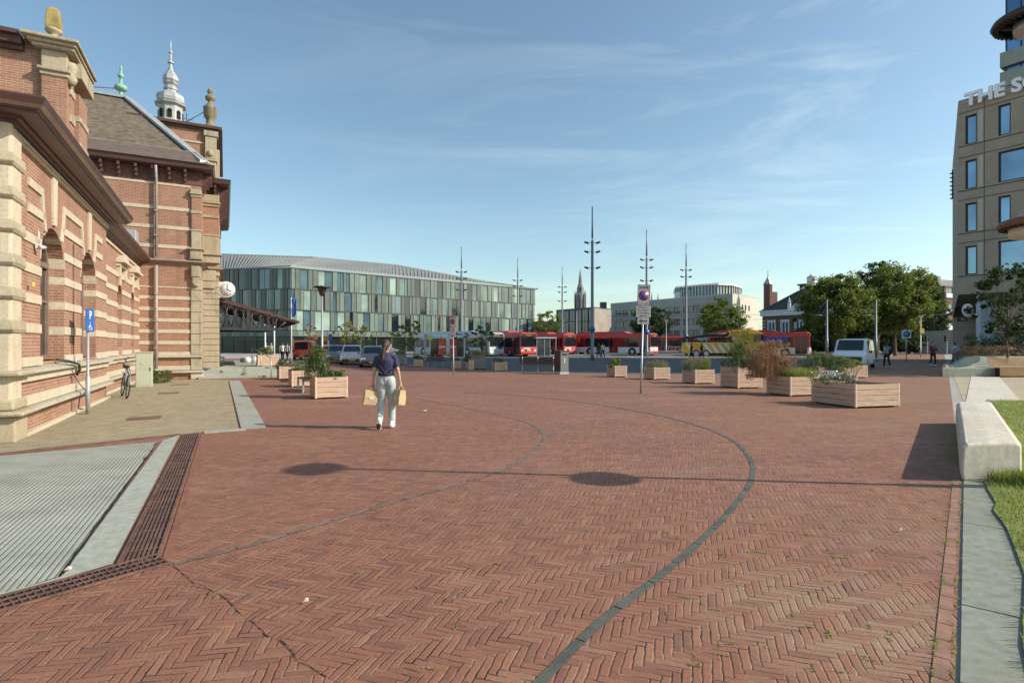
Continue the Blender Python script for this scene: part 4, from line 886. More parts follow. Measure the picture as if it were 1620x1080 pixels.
for i, (g, mat, a, b, f0, f1) in enumerate(wn_[:100]): g.build('window', M['ogl'][mat], OB)
rest = [MB(), MB(), MB(), MB()]
for g, mat, *_ in wn_[100:]: rest[mat].add(g.v, g.f)
al = MB(); [al.add(r.v, r.f) for r in rest]; al.build('narrow_windows', M['ogl'][3], OB, kind='stuff')
# ground floor: dark recessed glazing
Mx, L_ = face_frame(OC, OR_); m = MB(); m.M = Mx; m.box(0, -.001, 0, L_, .2, .25); 
for k in range(19): m.box(k*3, .2, .25, k*3+.2, .55, base-.13)
m.build('ground_floor_columns', M['mull'], OB)
Mx, L_ = face_frame(OL, OC); m = MB(); m.M = Mx
for k in range(10): m.box(k*2.6, .1, 0, k*2.6+.14, .28, base-.13)
m.box(0, .1, 2.3, L_, .22, 2.5); m.build('ground_floor_columns', M['mull'], OB)
m = MB(); m.M = Mx; m.box(0, .2, 0, L_, .295, base-.13); m.build('shop_front_glass', glassy('lobby glass', (.03, .055, .04), .1, .3), OB)
Mx, L_ = face_frame(OC, OR_); m = MB(); m.M = Mx; m.box(0, .295, 0, L_, .299, base-.13); m.build('shop_front_glass', glassy('deep shop glass', (.012,.02,.018), .3, .15), OB)
# standing-seam roof rising to a back ridge
rdg = [(at(250, 118), zat(399, 118)), (at(350, 116), zat(403, 116)), (at(496, 118), zat(408, 118)), (at(626, 124), zat(420, 124)), (at(773, 130), zat(447, 130)), (at(851, 128), zat(458, 128))]
def lerp(p, q, t): return tuple(p[i]+(q[i]-p[i])*t for i in range(len(p)))
def on_path(P, t):
    n = len(P)-1; k = min(int(t*n), n-1); return lerp(P[k], P[k+1], t*n-k)
ev = [(*OL, zl), (*at(350, 98), zat(427.2, 98)), (*OC, zc_), (*lerp(OC, OR_, .36), zc_+(zr-zc_)*.36), (*lerp(OC, OR_, .75), zc_+(zr-zc_)*.75), (*OR_, zr)]
rd = [(*p, z) for p, z in rdg]
m = MB(); N = 5
for i in range(5): m.poly([ev[i], ev[i+1], rd[i+1], rd[i]])
m.poly([rd[0], rd[1], rd[2], rd[3], rd[4], rd[5], (60,170,8), (-80,170,8)][::-1]) if False else None
m.build('roof', plain('grey metal roof', (.20, .205, .195), .75, .08, .3), OB)
m = MB()
for i in range(5):
    for k in range(26):
        t = k/26; a = Vector(lerp(ev[i], ev[i+1], t)); b = Vector(lerp(rd[i], rd[i+1], t)); u = Vector((0,0,.10)); d = Vector((.05,0,0)); m.hex([a-d, a+d, b+d, b-d], [a-d+u, a+d+u, b+d+u, b-d+u])
for i in range(5):
    a, b = Vector(ev[i]), Vector(ev[i+1]); u = Vector((0,0,.25)); d = Vector((0,-.25,0)); m.hex([a+d, b+d, b, a], [a+d+u, b+d+u, b+u, a+u])
    a, b = Vector(rd[i]), Vector(rd[i+1]); m.hex([a-Vector((0,.2,0)), b-Vector((0,.2,0)), b, a], [a-Vector((0,.2,0))+u, b-Vector((0,.2,0))+u, b+u, a+u])
m.build('roof_seams', plain('roof seams', (.33,.335,.31), .7, .08, .3), OB)

# ---------------------------------------------------------------- generic windowed block
def facade(bld, A, B, z0, z1, wins, wall, glass, frame, depth=10, proud=.0, fw=.09, name='wall', reveal=.16, split=True):
    "box wall from A to B; wins in metres (x0,x1,z0,z1) along A->B; real recessed openings"
    Mx, L_ = face_frame(A, B); m = MB(); m.M = Mx
    xs = sorted({0, L_, *[w_[0] for w_ in wins], *[w_[1] for w_ in wins]}); zs = sorted({z0, z1, *[w_[2] for w_ in wins], *[w_[3] for w_ in wins]})
    xs = [x for x in xs if 0 <= x <= L_]
    for i in range(len(xs)-1):
        cx = (xs[i]+xs[i+1])/2; run = None
        for j in range(len(zs)-1):
            cz = (zs[j]+zs[j+1])/2; hole = any(w_[0] < cx < w_[1] and w_[2] < cz < w_[3] for w_ in wins)
            if hole:
                if run is not None: m.poly([(xs[i],0,run),(xs[i+1],0,run),(xs[i+1],0,zs[j]),(xs[i],0,zs[j])]); run = None
            elif run is None: run = zs[j]
        if run is not None: m.poly([(xs[i],0,run),(xs[i+1],0,run),(xs[i+1],0,z1),(xs[i],0,z1)])
    r = reveal
    for a, b, c, d in wins:
        m.poly([(a,0,c),(a,r,c),(b,r,c),(b,0,c)]); m.poly([(a,0,d),(b,0,d),(b,r,d),(a,r,d)]); m.poly([(a,0,c),(a,0,d),(a,r,d),(a,r,c)]); m.poly([(b,0,c),(b,r,c),(b,r,d),(b,0,d)])
    m.build(name, wall, bld)
    for a, b, c, d in wins:
        f = MB(); f.M = Mx; f.box(a, r-.06, c, a+fw, r+.03, d); f.box(b-fw, r-.06, c, b, r+.03, d); f.box(a+fw, r-.06, c, b-fw, r+.03, c+fw); f.box(a+fw, r-.06, d-fw, b-fw, r+.03, d)
        if split and b-a > 1.0: f.box((a+b)/2-fw/2, r-.05, c+fw, (a+b)/2+fw/2, r+.02, d-fw)
        fo = f.build('window', frame, bld); g = MB(); g.M = Mx; g.box(a+.01, r, c+.01, b-.01, r+.02, d-.01); g.build('pane', glass, fo)
    return Mx, L_
GL = glassy('city window glass', (.04, .055, .07), .08); GLb = glassy('blue window glass', (.035, .075, .12), .06)
# grey hotel-like block in the middle distance
HA, HB, HC = at(966, 158), at(1159, 126), at(1200, 140)
HG = empty('grey_block', (0,0,0), 0, 'grey concrete office block with a glazed rounded penthouse behind the bus stops', 'building')
wc_shade = plain('shaded face concrete blocks', (.38, .365, .34), .9, .12, .5); wc_lit = plain('sunlit face concrete blocks', (.52, .48, .40), .9, .06, .5)  # sunlight put into colour: paler concrete on the right face, darker on the left
Mx, L1 = face_frame(HA, HB); n_ = 12; ww = []
for k in range(n_):
    x = 2+k*(L1-4)/n_
    for z in (9.2, 6.2, 3.3): ww.append((x, x+(1.9 if k % 2 else 2.6), z, z+1.7))
zt_ = 12.9
facade(HG, HA, HB, 0, zt_, ww, wc_shade, GL, M['mull'])
ww = [(x, x+1.0, z, z+1.3) for x, z in ((6.0,9.6),(8.3,9.6),(10.8,9.6),(1.9,6.6),(6.0,6.6),(8.3,6.6),(6.0,3.6),(8.3,3.6))]
facade(HG, HB, HC, 0, zt_, ww, wc_lit, GL, M['mull'])
m = MB(); m.prism([HA, HB, HC, at(1010, 175)], zt_, zt_+.3); m.build('roof', M['lead'], HG)
m = MB(); pw = []
p_ = [at(1067, 150), at(1085, 147), at(1110, 143), at(1135, 141), at(1158, 143), at(1172, 150)]
zp0, zp1 = zt_+.3, zat(451, 145)
m2 = MB(); m2.prism(p_+[at(1172, 165), at(1067, 165)], zp0, zp1-.4); m2.build('penthouse_glass', GL, HG)
for i in range(len(p_)-1):
    for k in range(5):
        a = lerp(p_[i], p_[i+1], k/5); b = lerp(p_[i], p_[i+1], (k+.14)/5); m.prism([(a[0],a[1]-.25),(b[0],b[1]-.25),(b[0],b[1]+.1),(a[0],a[1]+.1)], zp0, zp1-.4)
m.prism([(p[0]*1.0, p[1]-.8) for p in p_]+[at(1174, 165), at(1065, 165)], zp1-.4, zp1); m.prism([(p[0], p[1]-.35) for p in p_]+[at(1172, 164), at(1067, 164)], zp0, zp0+.7)
m.prism([at(1152,152), at(1172,152), at(1172,166), at(1152,166)], zp0, zp1+.05); m.prism([at(1128,150), at(1146,150), at(1146,156), at(1128,156)], zp1, zp1+1.3); m.prism([at(1067,149), at(1084,148), at(1084,160), at(1067,160)], zp0, zat(462,149))
m.build('penthouse', M['white'], HG)
# dark glass office and brick gable beside it
DG = empty('dark_block', (0,0,0), 0, 'dark glass office block with a bare brick end wall left of the tall mast', 'building')
DA, DB, DC = at(880, 150), at(940, 138), at(967, 146); zd = zat(487, 138)
Mx, L1 = face_frame(DA, DB); ww = [(.3+k*L1/6, .3+(k+.86)*L1/6, z, z+3.0) for k in range(6) for z in (1.0, 4.4, 7.4)]
facade(DG, DA, DB, 0, zd, [w_ for w_ in ww if w_[3] < zd], M['mull'], glassy('dark blue glass', (.04, .07, .10)), M['dark'])
facade(DG, DB, DC, 0, zd, [(1.0,1.6,1.0,2.2)], plain('bare end wall', (.33,.28,.23), .9, .15, .5), GL, M['mull'])
m = MB(); m.prism([DA, DB, DC, at(895, 162)], zd, zd+.25); a_, b_ = at(955,145); m.box(a_-.8, b_, zd+.25, a_+.8, b_+1.5, zd+2.0); m.build('roof', M['dark'], DG)
# brick filler houses far behind
def simple_house(nm, A, B, z0, z1, lab, wall, nx, nz, cat='building', roofh=3, dep=10, wsz=(1.1,1.6), rmat=None):
    b = empty(nm, (0,0,0), 0, lab, cat); Mx, L_ = face_frame(A, B); ww = []
    for i in range(nx):
        for j in range(nz):
            x = (i+.5)*L_/nx; z = (j+.35)*(z1)/nz; ww.append((x-wsz[0]/2, x+wsz[0]/2, z, z+wsz[1]))
    facade(b, A, B, 0, z1, ww, wall, GL, M['white'])
    m = MB(); m.M = Mx; m.add([(0,0,z1),(L_,0,z1),(L_,dep,z1),(0,dep,z1),(1.5 if roofh else 0,dep/2,z1+roofh),(L_-1.5 if roofh else L_,dep/2,z1+roofh)], [(0,1,5,4),(1,2,5),(2,3,4,5),(3,0,4)]); m.build('roof', rmat or M['dark'], b)
    m = MB(); m.M = Mx; m.poly([(0,.01,0),(0,.01,z1),(0,dep,z1),(0,dep,0)]); m.poly([(L_,.01,0),(L_,dep,0),(L_,dep,z1),(L_,.01,z1)]); m.box(-.1,-.15,z1-.25,L_+.1,-.01,z1); m.build('side_wall', wall, b)
    return b
simple_house('apartment_building', at(1494, 100), at(1545, 104), 0, zat(452, 100), 'brick apartment block with white balcony bands beyond the junction', M['brickdark'], 3, 4, wsz=(2.2,1.9), roofh=0)
b_ = [o for o in C.objects if o.name == 'apartment_building'][0]
Mx, L_ = face_frame(at(1494, 100), at(1545, 104)); m = MB(); m.M = Mx
for k in range(4): z = 1.3+k*2.9; m.box(.2, -.25, z, L_, -.01, z+.75)
m.build('balcony_bands', M['white'], b_); m = MB(); m.M = Mx; m.box(.6, 1.5, zat(452,100), L_, 8, zat(440,100)); m.box(1.6,2,zat(440,100),2.6,3,zat(434,100)); m.build('roof_storey', plain('grey roof storey', (.22,.23,.24), .7, .2, 1), b_)
simple_house('row_house', at(1250, 150), at(1390, 150), 0, 9, 'dark brick houses half hidden behind the large trees', M['brickdark'], 9, 3)
simple_house('row_house', at(1385, 135), at(1500, 128), 0, 8, 'low dark brick building under the tree crowns beside the junction', M['brickdark'], 7, 2)
simple_house('row_house', at(840, 175), at(900, 175), 0, 6, 'low dark house seen through the buses left of the church', M['brickdark'], 4, 2)
# concrete wall at the junction
m = MB(); a, b = at(1446, 92), at(1512, 86); Mx, L_ = face_frame(a, b); m.M = Mx; m.box(0,0,0,L_,.4,zat(525,90)); m.box(0,-.05,zat(525,90),L_,.45,zat(525,90)+.15); tag(m.build('concrete_wall', M['concretegreen'], bevel=.02), 'long grey concrete wall beyond the traffic lights', 'wall')
# mansion
MH = empty('mansion', (0,0,0), 0, 'stately red brick mansion with white trim and dark hipped roof', 'mansion')
A_, B_ = at(1206, 118), at(1312, 106); Mx, L1 = face_frame(A_, B_); ze = zat(492, 114)
ww = [(1.3+k*3.0, 2.9+k*3.0, 2.4, 6.3) for k in range(int(L1/3.0))]
facade(MH, A_, B_, 0, ze, ww, M['brickdark'], GLb, M['white'], fw=.2)
m = MB(); m.M = Mx; m.box(-.3,-.35,ze-.9,L1+.3,-.01,ze); m.box(-.5,-.6,ze,L1+.5,-.01,ze+.25); m.box(-.2,-.3,1.5,L1+.2,-.01,1.9)
for k in range(int(L1/3.0)+1):
    for j in range(7): x = .2+k*3.0; m.box(x,-.06,2.2+j*.7,x+.5,-.005,2.4+j*.7) if k % 3 == 0 else None
for k in range(int(L1/3.0)): m.box(1.15+k*3.0,-.08,6.3,3.05+k*3.0,-.004,6.6); m.box(1.15+k*3,-.07,2.2,1.29+k*3,-.006,6.3); m.box(2.91+k*3,-.07,2.2,3.05+k*3,-.006,6.3)
m.build('white_trim', M['white'], MH)
m = MB(); m.M = Mx; zr_ = zat(459, 116); m.add([(-.4,-.4,ze+.25),(L1+.4,-.4,ze+.25),(L1+.4,12,ze+.25),(-.4,12,ze+.25),(4.6,5.5,zr_),(L1-3,5.5,zr_)], [(0,1,5,4),(1,2,5),(2,3,4,5),(3,0,4)]); m.build('roof', plain('dark slate roof', (.035,.034,.034), .7, .3, 2), MH)
m = MB(); m.M = Mx; x0 = L1*.62; m.box(x0,-.3,ze+.25,x0+3.4,2.2,ze+4.2); dm = m.build('dormer', M['brickdark'], MH)
m = MB(); m.M = Mx; m.box(x0+1.2,-.38,ze+1.2,x0+2.2,-.305,ze+3.4); m.build('dormer_window', GLb, dm)
m = MB(); m.M = Mx; m.hex([(x0-.3,-.45,ze+4.2),(x0+3.7,-.45,ze+4.2),(x0+3.7,2.3,ze+4.2),(x0-.3,2.3,ze+4.2)], [(x0+1.3,-.45,ze+4.9),(x0+2.1,-.45,ze+4.9),(x0+2.1,2.3,ze+4.9),(x0+1.3,2.3,ze+4.9)]); m.box(x0+1.1,-.3,ze+4.9,x0+2.3,.8,ze+6.4); m.lathe([(.9,ze+6.4),(.1,ze+7.0),(.04,ze+7.6)], 8, (x0+1.7,.3,0))
for k in range(5): m.box(x0-2.2+k*.42,-.42,ze+.25,x0-1.8+k*.42,-.2,ze+.7+.32*k)
m.box(x0+1.05,-.36,ze+1.05,x0+1.19,-.304,ze+3.5); m.box(x0+2.21,-.36,ze+1.05,x0+2.35,-.304,ze+3.5); m.box(x0+1.05,-.36,ze+3.41,x0+2.35,-.304,ze+3.6)
m.box(x0-2.8,-.42,ze+.25,x0-2.2,-.2,ze+1.6); m.lathe([(.2,ze+1.6),(.28,ze+1.9),(.1,ze+2.4),(.02,ze+2.7)], 8, (x0-2.5,-.3,0)); m.build('dormer_gable', M['white'], MH)
m = MB(); m.M = Mx; m.box(5.2,5,zr_-.5,6.4,6,zr_+1.0); m.box(4.8,4.8,zr_+1.0,6.8,6.2,zr_+1.3); m.build('chimney', M['dark'], MH)
TW = empty('brick_turret', (*at(1215, 128), 0), R(20), 'slim brick turret with a pointed roof left of the mansion', 'tower')
m = MB(); m.lathe([(1.0,0),(1.0,zat(450,128))], 8, sm=False); m.box(.3,-.9,0,1.9,.9,zat(462,128)); m.build('turret_wall', M['brickdark'], TW)
m = MB(); z = zat(450,128); m.lathe([(1.15,z),(.15,z+1.7),(.04,z+3.0)], 8, sm=False); m.ell((0,0,z+3.0),(.12,.12,.12)); m.build('turret_roof', M['lead'], TW)
# church spire far away
CH = empty('church_tower', (*at(918, 520), 0), 0, 'tall dark gothic church spire on the skyline', 'church tower')
cs_ = plain('church stone', (.20,.19,.18), .9, .25, .05); m = MB()
def CZ(py): return zat(py, 520)
m.lathe([(5.0,0),(5.0,CZ(474))], 4, sm=False); m.lathe([(4.6,CZ(474)),(4.6,CZ(466)),(3.2,CZ(464)),(2.6,CZ(452)),(1.6,CZ(447)),(1.9,CZ(446)),(.9,CZ(434)),(.12,CZ(425))], 8, sm=False)
for k in range(8):
    an = k*math.pi/4; c = (5.0*math.cos(an), 5.0*math.sin(an), 0); m.lathe([(.7,CZ(490)),(.7,CZ(468)),(.05,CZ(459))], 6, c, sm=False)
m.build('tower_body', cs_, CH)
m = MB()
for k in range(4): m.M = Matrix.Rotation(k*math.pi/2, 4, 'Z'); m.box(-.9,-4.2,CZ(486),.9,-3.4,CZ(472)); m.box(-.6,-3.0,CZ(463),.6,-2.2,CZ(455)) 
m.build('belfry_openings', M['pit'], CH)
for px, l in ((1031, 'left of two needle-thin spires above the grey block'), (1041, 'right of two needle-thin spires above the grey block')):
    e = MB(); e.lathe([(1.5,0),(1.5,30),(1.0,zat(478,500)),(.1,zat(462 if px == 1031 else 464,500))], 8, sm=False); o = e.build('spire', cs_); o.location = (*at(px,500),0); tag(o, l, 'spire', 'twin spires')

# ---------------------------------------------------------------- hotel at the right
HO = empty('hotel_building', (0,0,0), 0, 'beige concrete hotel with dark framed windows and roof letters at the right edge', 'hotel')
h0 = at(1516, 42); dh = Vector((.553,-.833)).normalized(); nh = Vector((-dh.y, dh.x))   # nh points away from the plaza? computed below
def HP(k, b=0): p = Vector(h0)+dh*k+nh*b; return (p.x, p.y)
hz0, hz1 = zat(466, 42), zat(160, 42); LH = 18
hc_ = plain('beige aggregate concrete', (.37,.30,.235), .92, .12, 1.2, bump=.15); hc2 = plain('rough concrete panel', (.50,.45,.38), .95, .2, 14, bump=.5)
FR = plain('black window frame', (.012,.015,.025), .4, .2)
rows = [((42-.0), None)]
ww = []; st = (hz1-hz0-1.2)/4
zb4 = [zat(436,42), zat(369,42), zat(302,42), zat(232,42)]
for j, zb in enumerate(zb4):
    ww += [(.42, 1.12, zb, zb+2.15)]
    ww += [(2.35, 3.95, zb+.05, zb+2.25)] if j % 2 == 0 else [(2.35, 3.05, zb+.05, zb+2.25), (3.9, 4.6, zb+.05, zb+2.25)]
    for k in range(4): ww += [(5.6+k*3.1, 6.5+k*3.1, zb+.05, zb+2.25), (7.1+k*3.1, 7.9+k*3.1, zb+.05, zb+2.25)]
facade(HO, HP(0), HP(LH), hz0, hz1, ww, hc_, glassy('hotel glass', (.22,.33,.43), .05, 1.0, metal=.7), FR, reveal=.22, fw=.1, split=False)
Mx, _ = face_frame(HP(0), HP(LH)); m = MB(); m.M = Mx
for zb in zb4: m.box(-.01, -.03, zb-.12, LH, -.002, zb-.06); m.box(-.01,-.03,zb+2.42,LH,-.002,zb+2.46)
m.box(1.55,-.02,hz0,1.58,-.003,hz1); m.box(5.1,-.02,hz0,5.13,-.003,hz1)
m.build('panel_joints', plain('joint', (.10,.08,.065), .9, .1), HO)
m = MB(); m.M = Mx
for j, zb in enumerate(zb4):
    if j % 2: m.box(3.12,-.0+.02,zb-.02,3.88,.1,zb+2.3)
    m.box(1.2,-.015,zb,1.5,-.001,zb+2.3)
m.build('rough_panels', hc2, HO)
# flank going away and rest of the volume
sd = (45.4, 57.0)
m = MB(); a = HP(0); b = HP(LH); far = (b[0]+16, b[1]+12); m.poly([(*a,hz0),(*a,hz1),(*sd,hz1),(*sd,hz0-1)]); m.poly([(*b,0),(*far,0),(*far,hz1),(*b,hz1)]); m.poly([(*a,hz1),(*b,hz1),(*far,hz1),(*sd,hz1)]); m.poly([(*a,hz0),(*sd,hz0),(*far,hz0),(*b,hz0)]); m.poly([(*sd,0),(*sd,hz1),(*far,hz1),(*far,0)])
m.build('flank_wall', hc_, HO)
m = MB(); q = lerp(a, sd, .75)
for z in (hz0+10.2,): m.tube([(q[0]-.2,q[1]-.1,z),(q[0]-.2,q[1]-.1,z+2.8)], .05, 5); [m.box(q[0]-.3,q[1]-.2,z+k*.4,q[0]-.1,q[1]+.1,z+k*.4+.1) for k in range(7)]
m.build('flank_bracket', M['dark'], HO)
# recessed ground floor: fins, timber wall with graffiti
g0, g1 = HP(1.7, 1.6), HP(LH, 1.6); Mx2, L2 = face_frame(g0, g1); m = MB(); m.M = Mx2; m.box(0,.01,0,L2,.3,hz0-.001); m.build('timber_wall', bricks('wide timber boards', (.52,.42,.29), (.46,.37,.26), (.12,.09,.06), .55, 2.4, .03, patch=.15), HO)
m = MB(); m.M = Mx; 
for k in range(7): m.box(1.0+k*.13,.25+k*.55,0,1.28+k*.13,.45+k*.55,hz0-.002)
m.build('ground_floor_fins', plain('pale blue fins', (.40,.45,.50), .5, .08), HO)
m = MB(); m.M = Mx2; m.box(3.2,-.02,1.0,5.0,.009,2.2); m.build('low_window', GL, HO)
m = MB(); m.M = Mx2; random.seed(2)
for k in range(15):
    x, z = .4+random.random()*2.6, .9+random.random()*.8; p = [(x,-.012,z)]
    for j in range(5): x += random.uniform(-.3,.35); z += random.uniform(-.3,.3); p.append((x,-.012,z))
    m.tube(p, .035, 4)
m.build('graffiti_lines', plain('graffiti paint', (.55,.55,.55), .7, .6, 3), HO)
m = MB(); m.M = Mx2; x, z = 1.4, 2.0
m.tube([(x,-.012,z),(x+.5,-.012,z+.3),(x+1.2,-.012,z+.2),(x+1.5,-.012,z-.3)], .04, 4); m.tube([(x-.2,-.012,z-.3),(x+.3,-.012,z-.1),(x+1.9,-.012,z-.1)], .04, 4); m.build('graffiti_red', plain('red graffiti', (.35,.08,.08), .7, .3), HO)
# glass tower behind
t0 = Vector(at(1592, 49)); T_ = [t0, t0+dh*30, t0+dh*30+nh*14, t0+nh*14]; T_ = [tuple(p) for p in T_]
m = MB(); m.prism(T_, 0, 43); m.build('tower_glazing', glassy('tower glass', (.18,.32,.50), .05, 1.0, .4, .15, metal=.7), HO)
m = MB(); c0 = Vector(T_[0]); e_ = -dh*.35-nh*.35
for z in (zat(138,49), zat(107,49)-0, 33.5, 38.5):
    o0 = t0-dh*.35-nh*.35; m.prism([tuple(o0), tuple(o0+dh*30.7), tuple(o0+dh*30.7+nh*14.7), tuple(o0+nh*14.7)], z, z+1.3)
m.build('tower_bands', M['concretegreen'], HO)
m = MB(); Mt, Lt = face_frame(T_[0], T_[1]); m.M = Mt
for k in range(31): m.box(k*1.0-.04,-.08,hz1,k*1.0+.04,-.002,43)
m.build('tower_mullions', FR, HO)
def text(name, s, size, mat, parent, loc, rot, ext=.01, align='CENTER', bold=0., sx=1.0):
    cu = bpy.data.curves.new(name, 'FONT'); cu.body = s; cu.size = size; cu.extrude = ext; cu.align_x = align; cu.align_y = 'CENTER'; cu.offset = bold; cu.resolution_u = 3
    t = bpy.data.objects.new('tmp', cu); me = bpy.data.meshes.new_from_object(t); bpy.data.objects.remove(t); bpy.data.curves.remove(cu)
    me.materials.clear(); me.materials.append(mat); o = bpy.data.objects.new(name, me); C.objects.link(o); o.parent = parent; o.location = loc; o.rotation_euler = rot; o.scale = (sx, 1, 1); return o
# roof letters
ang = math.atan2(dh.y, dh.x)
p = HP(.45, -.16); text('roof_letters', 'THE SOCIAL HUB', 1.3, plain('white letters', (.9,.9,.9), .5, .02), HO, (*p, hz1-.22), (R(90), 0, ang), .11, 'LEFT', .05, .98)
m = MB(); m.M = Mx; m.box(.3,-.05,hz1-.33,14,.02,hz1-.27); [m.box(.8+k*1.0,-.06,hz1-.3,.84+k*1.0,.0,hz1+.3) for k in range(13)]; m.build('letter_rail', M['steel'], HO)
# round hanging sign
c = at(1531, 39); SG = empty('round_sign', (*c, zat(491,39)), R(12), 'small round white sign board hung at the hotel corner', 'sign')
m = MB(); m.lathe([(0,-.04),(.47,-.04),(.47,.04),(0,.04)], 24); o = m.build('sign_board', M['white'], SG); o.rotation_euler = (R(90),0,0)
for i, s in enumerate(('THE','SOCIAL','HUB')): text('sign_text', s, .24, M['black'], SG, (0,-.045,.22-.22*i), (R(90),0,0), .004)
m = MB(); m.tube([(0.2,0,.45),(.9,.6,.5)], .03, 6); m.build('bracket', M['dark'], SG)
c = at(1522, 38); SG = empty('parking_box_sign', (*c, zat(505.5,38)), R(8), 'dark illuminated box sign just under the round sign', 'sign'); m = MB(); m.box(-.33,-.08,-.12,.33,.08,.12); m.build('sign_box', M['black'], SG, bevel=.01); text('sign_text', 'P ←', .18, M['white'], SG, (0,-.085,0), (R(90),0,0), .003)
m = MB(); m.tube([(.3,0,.1),(1.2,.8,.12)], .03, 6); m.build('bracket', M['dark'], SG)
# ---------------------------------------------------------------- vegetation
def leaf_cloud(centers, radii, n_per, size, flat=.0, seed=1, shell=.6, aspect=.55):
    g = np.random.default_rng(seed); cs = np.repeat(np.asarray(centers, float), n_per, 0); rs = np.repeat(np.asarray(radii, float), n_per, 0)
    n = len(cs); d = g.normal(0, 1, (n, 3)); d /= np.linalg.norm(d, axis=1)[:, None]; rad = shell+(1-shell)*g.uniform(0, 1, n)**.6; rad *= g.normal(1, .10, n)
    p = cs+d*rad[:, None]*rs
    a = g.normal(0, 1, (n, 3)); a += d*.4; a[:, 2] -= .3; a /= np.linalg.norm(a, axis=1)[:, None]; b = g.normal(0, 1, (n, 3)); b -= a*(a*b).sum(1)[:, None]; b /= np.linalg.norm(b, axis=1)[:, None]
    s = size*g.uniform(.6, 1.35, n)[:, None]
    V = np.stack([p-a*s, p+b*s*aspect, p+a*s, p-b*s*aspect], 1).reshape(-1, 3); F = np.arange(n*4).reshape(-1, 4)
    return V, F
def tree(name, x, y, H, cr, label, cat='tree', group=None, mat='leaf', seed=1, trunk_h=.25, rz=None, n=170, per=55, leaf=.16, form='round', tr=.22):
    g = np.random.default_rng(seed); e = empty(name, (x, y, 0), g.uniform(0, 6), label, cat, group)
    cz = H*(trunk_h+(1-trunk_h)/2); ch = H*(1-trunk_h)/2; cs = []; rr = []
    while len(cs) < n:
        d = g.normal(0, 1, 3); d /= np.linalg.norm(d); t = g.uniform(.35, 1)**.5
        p = d*t*np.array([cr, cr, ch])
        if form == 'cone': k = 1-max(0, (p[2]+ch)/(2*ch))*.85; p[0] *= k*1.2; p[1] *= k*1.2
        w_ = 1+.22*math.sin(3*math.atan2(p[1], p[0])+seed)+.12*math.sin(5*p[2]/ch*2+seed*2)
        if p[2] < 0: p[:2] *= 1.05
        p[:2] *= w_; cs.append((p[0], p[1], cz+p[2]*.93)); k = g.uniform(.5, 1.4); rr.append((cr*.20*k, cr*.20*k, cr*.145*k))
    V, F = leaf_cloud(cs, rr, per, leaf, seed=seed, shell=.25)
    fast_mesh('crown', V, F, M[mat], e)
    m = MB(); top = cz+ch*.3; m.tube([(0,0,-.1),(0,0,.3),(.05,.02,H*trunk_h*.6),(0,.06,H*trunk_h),(.1,0,top)], [tr*1.35,tr*1.05,tr*.9,tr*.8,tr*.25], 8)
    idx = g.choice(len(cs), min(14, len(cs)), replace=False)
    for i in idx:
        z0 = H*trunk_h*g.uniform(.85, 1.5); c = cs[i]; mid = (c[0]*.45, c[1]*.45, z0+(c[2]-z0)*.6); m.tube([(0,0,z0), mid, c], [tr*.5, tr*.3, tr*.08], 5)
    m.build('trunk', M['bark'], e); return e
x, y = at(1322, 72); tree('broadleaf_tree', x, y, zat(429, 72), 4.1, 'large round green tree behind the white van, left of the taller tree', seed=3, n=230, per=110, trunk_h=.2)
x, y = at(1416, 76); tree('broadleaf_tree', x, y, zat(413, 76), 4.3, 'tallest broad tree with sunlit yellow green leaves at the right', seed=8, n=230, per=115, trunk_h=.2)
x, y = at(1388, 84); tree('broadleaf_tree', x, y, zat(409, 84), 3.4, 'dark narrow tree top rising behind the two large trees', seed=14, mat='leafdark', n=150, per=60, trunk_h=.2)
x, y = at(1475, 96); tree('conifer_tree', x, y, zat(427, 96), 3.0, 'dark pointed conifer between the tall trees and the brick apartments', seed=5, mat='leafdark', n=170, per=60, trunk_h=.1, form='cone')
x, y = at(1140, 96); tree('broadleaf_tree', x, y, zat(468, 96), 3.7, 'rounded street tree behind the yellow tow truck', seed=11, n=170, per=60, trunk_h=.22)
x, y = at(1028, 104); tree('broadleaf_tree', x, y, zat(484, 104), 3.5, 'dark street tree in front of the grey block, behind the red bus', seed=13, mat='leafdark', n=140, per=60, trunk_h=.22)
x, y = at(866, 122); tree('broadleaf_tree', x, y, zat(489, 122), 2.9, 'small round tree beside the right corner of the glass office', seed=17, n=110, per=50, trunk_h=.25)
x, y = at(1286, 88); tree('broadleaf_tree', x, y, 5.0, 2.2, 'low tree in front of the mansion, left of the large trees', seed=19, mat='leafdark', n=80, per=50)
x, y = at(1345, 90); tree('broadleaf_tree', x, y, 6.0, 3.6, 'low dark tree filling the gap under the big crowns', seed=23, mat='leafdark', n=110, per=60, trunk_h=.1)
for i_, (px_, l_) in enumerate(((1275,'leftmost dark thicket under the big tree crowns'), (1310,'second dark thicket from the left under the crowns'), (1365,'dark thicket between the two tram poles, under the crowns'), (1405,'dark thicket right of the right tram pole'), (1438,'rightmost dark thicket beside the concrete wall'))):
    x, y = at(px_, 84+i_); tree('infill', x, y, 4.2, 2.6, l_, 'infill', 'dark leafy infill added for the shade under the trees', 'leafdark', 200+i_, .02, n=70, per=60)  # dark leaf masses added to give the shade under the crowns
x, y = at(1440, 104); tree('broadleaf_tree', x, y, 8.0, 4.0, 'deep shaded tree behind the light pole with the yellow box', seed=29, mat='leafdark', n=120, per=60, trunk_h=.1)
x, y = at(1592, 27.5); tree('young_tree', x, y, zat(412, 27.5), 1.45, 'young slim tree in the planting bed beside the hotel', seed=31, n=60, per=60, leaf=.085, trunk_h=.3, tr=.055, mat='leafdark')
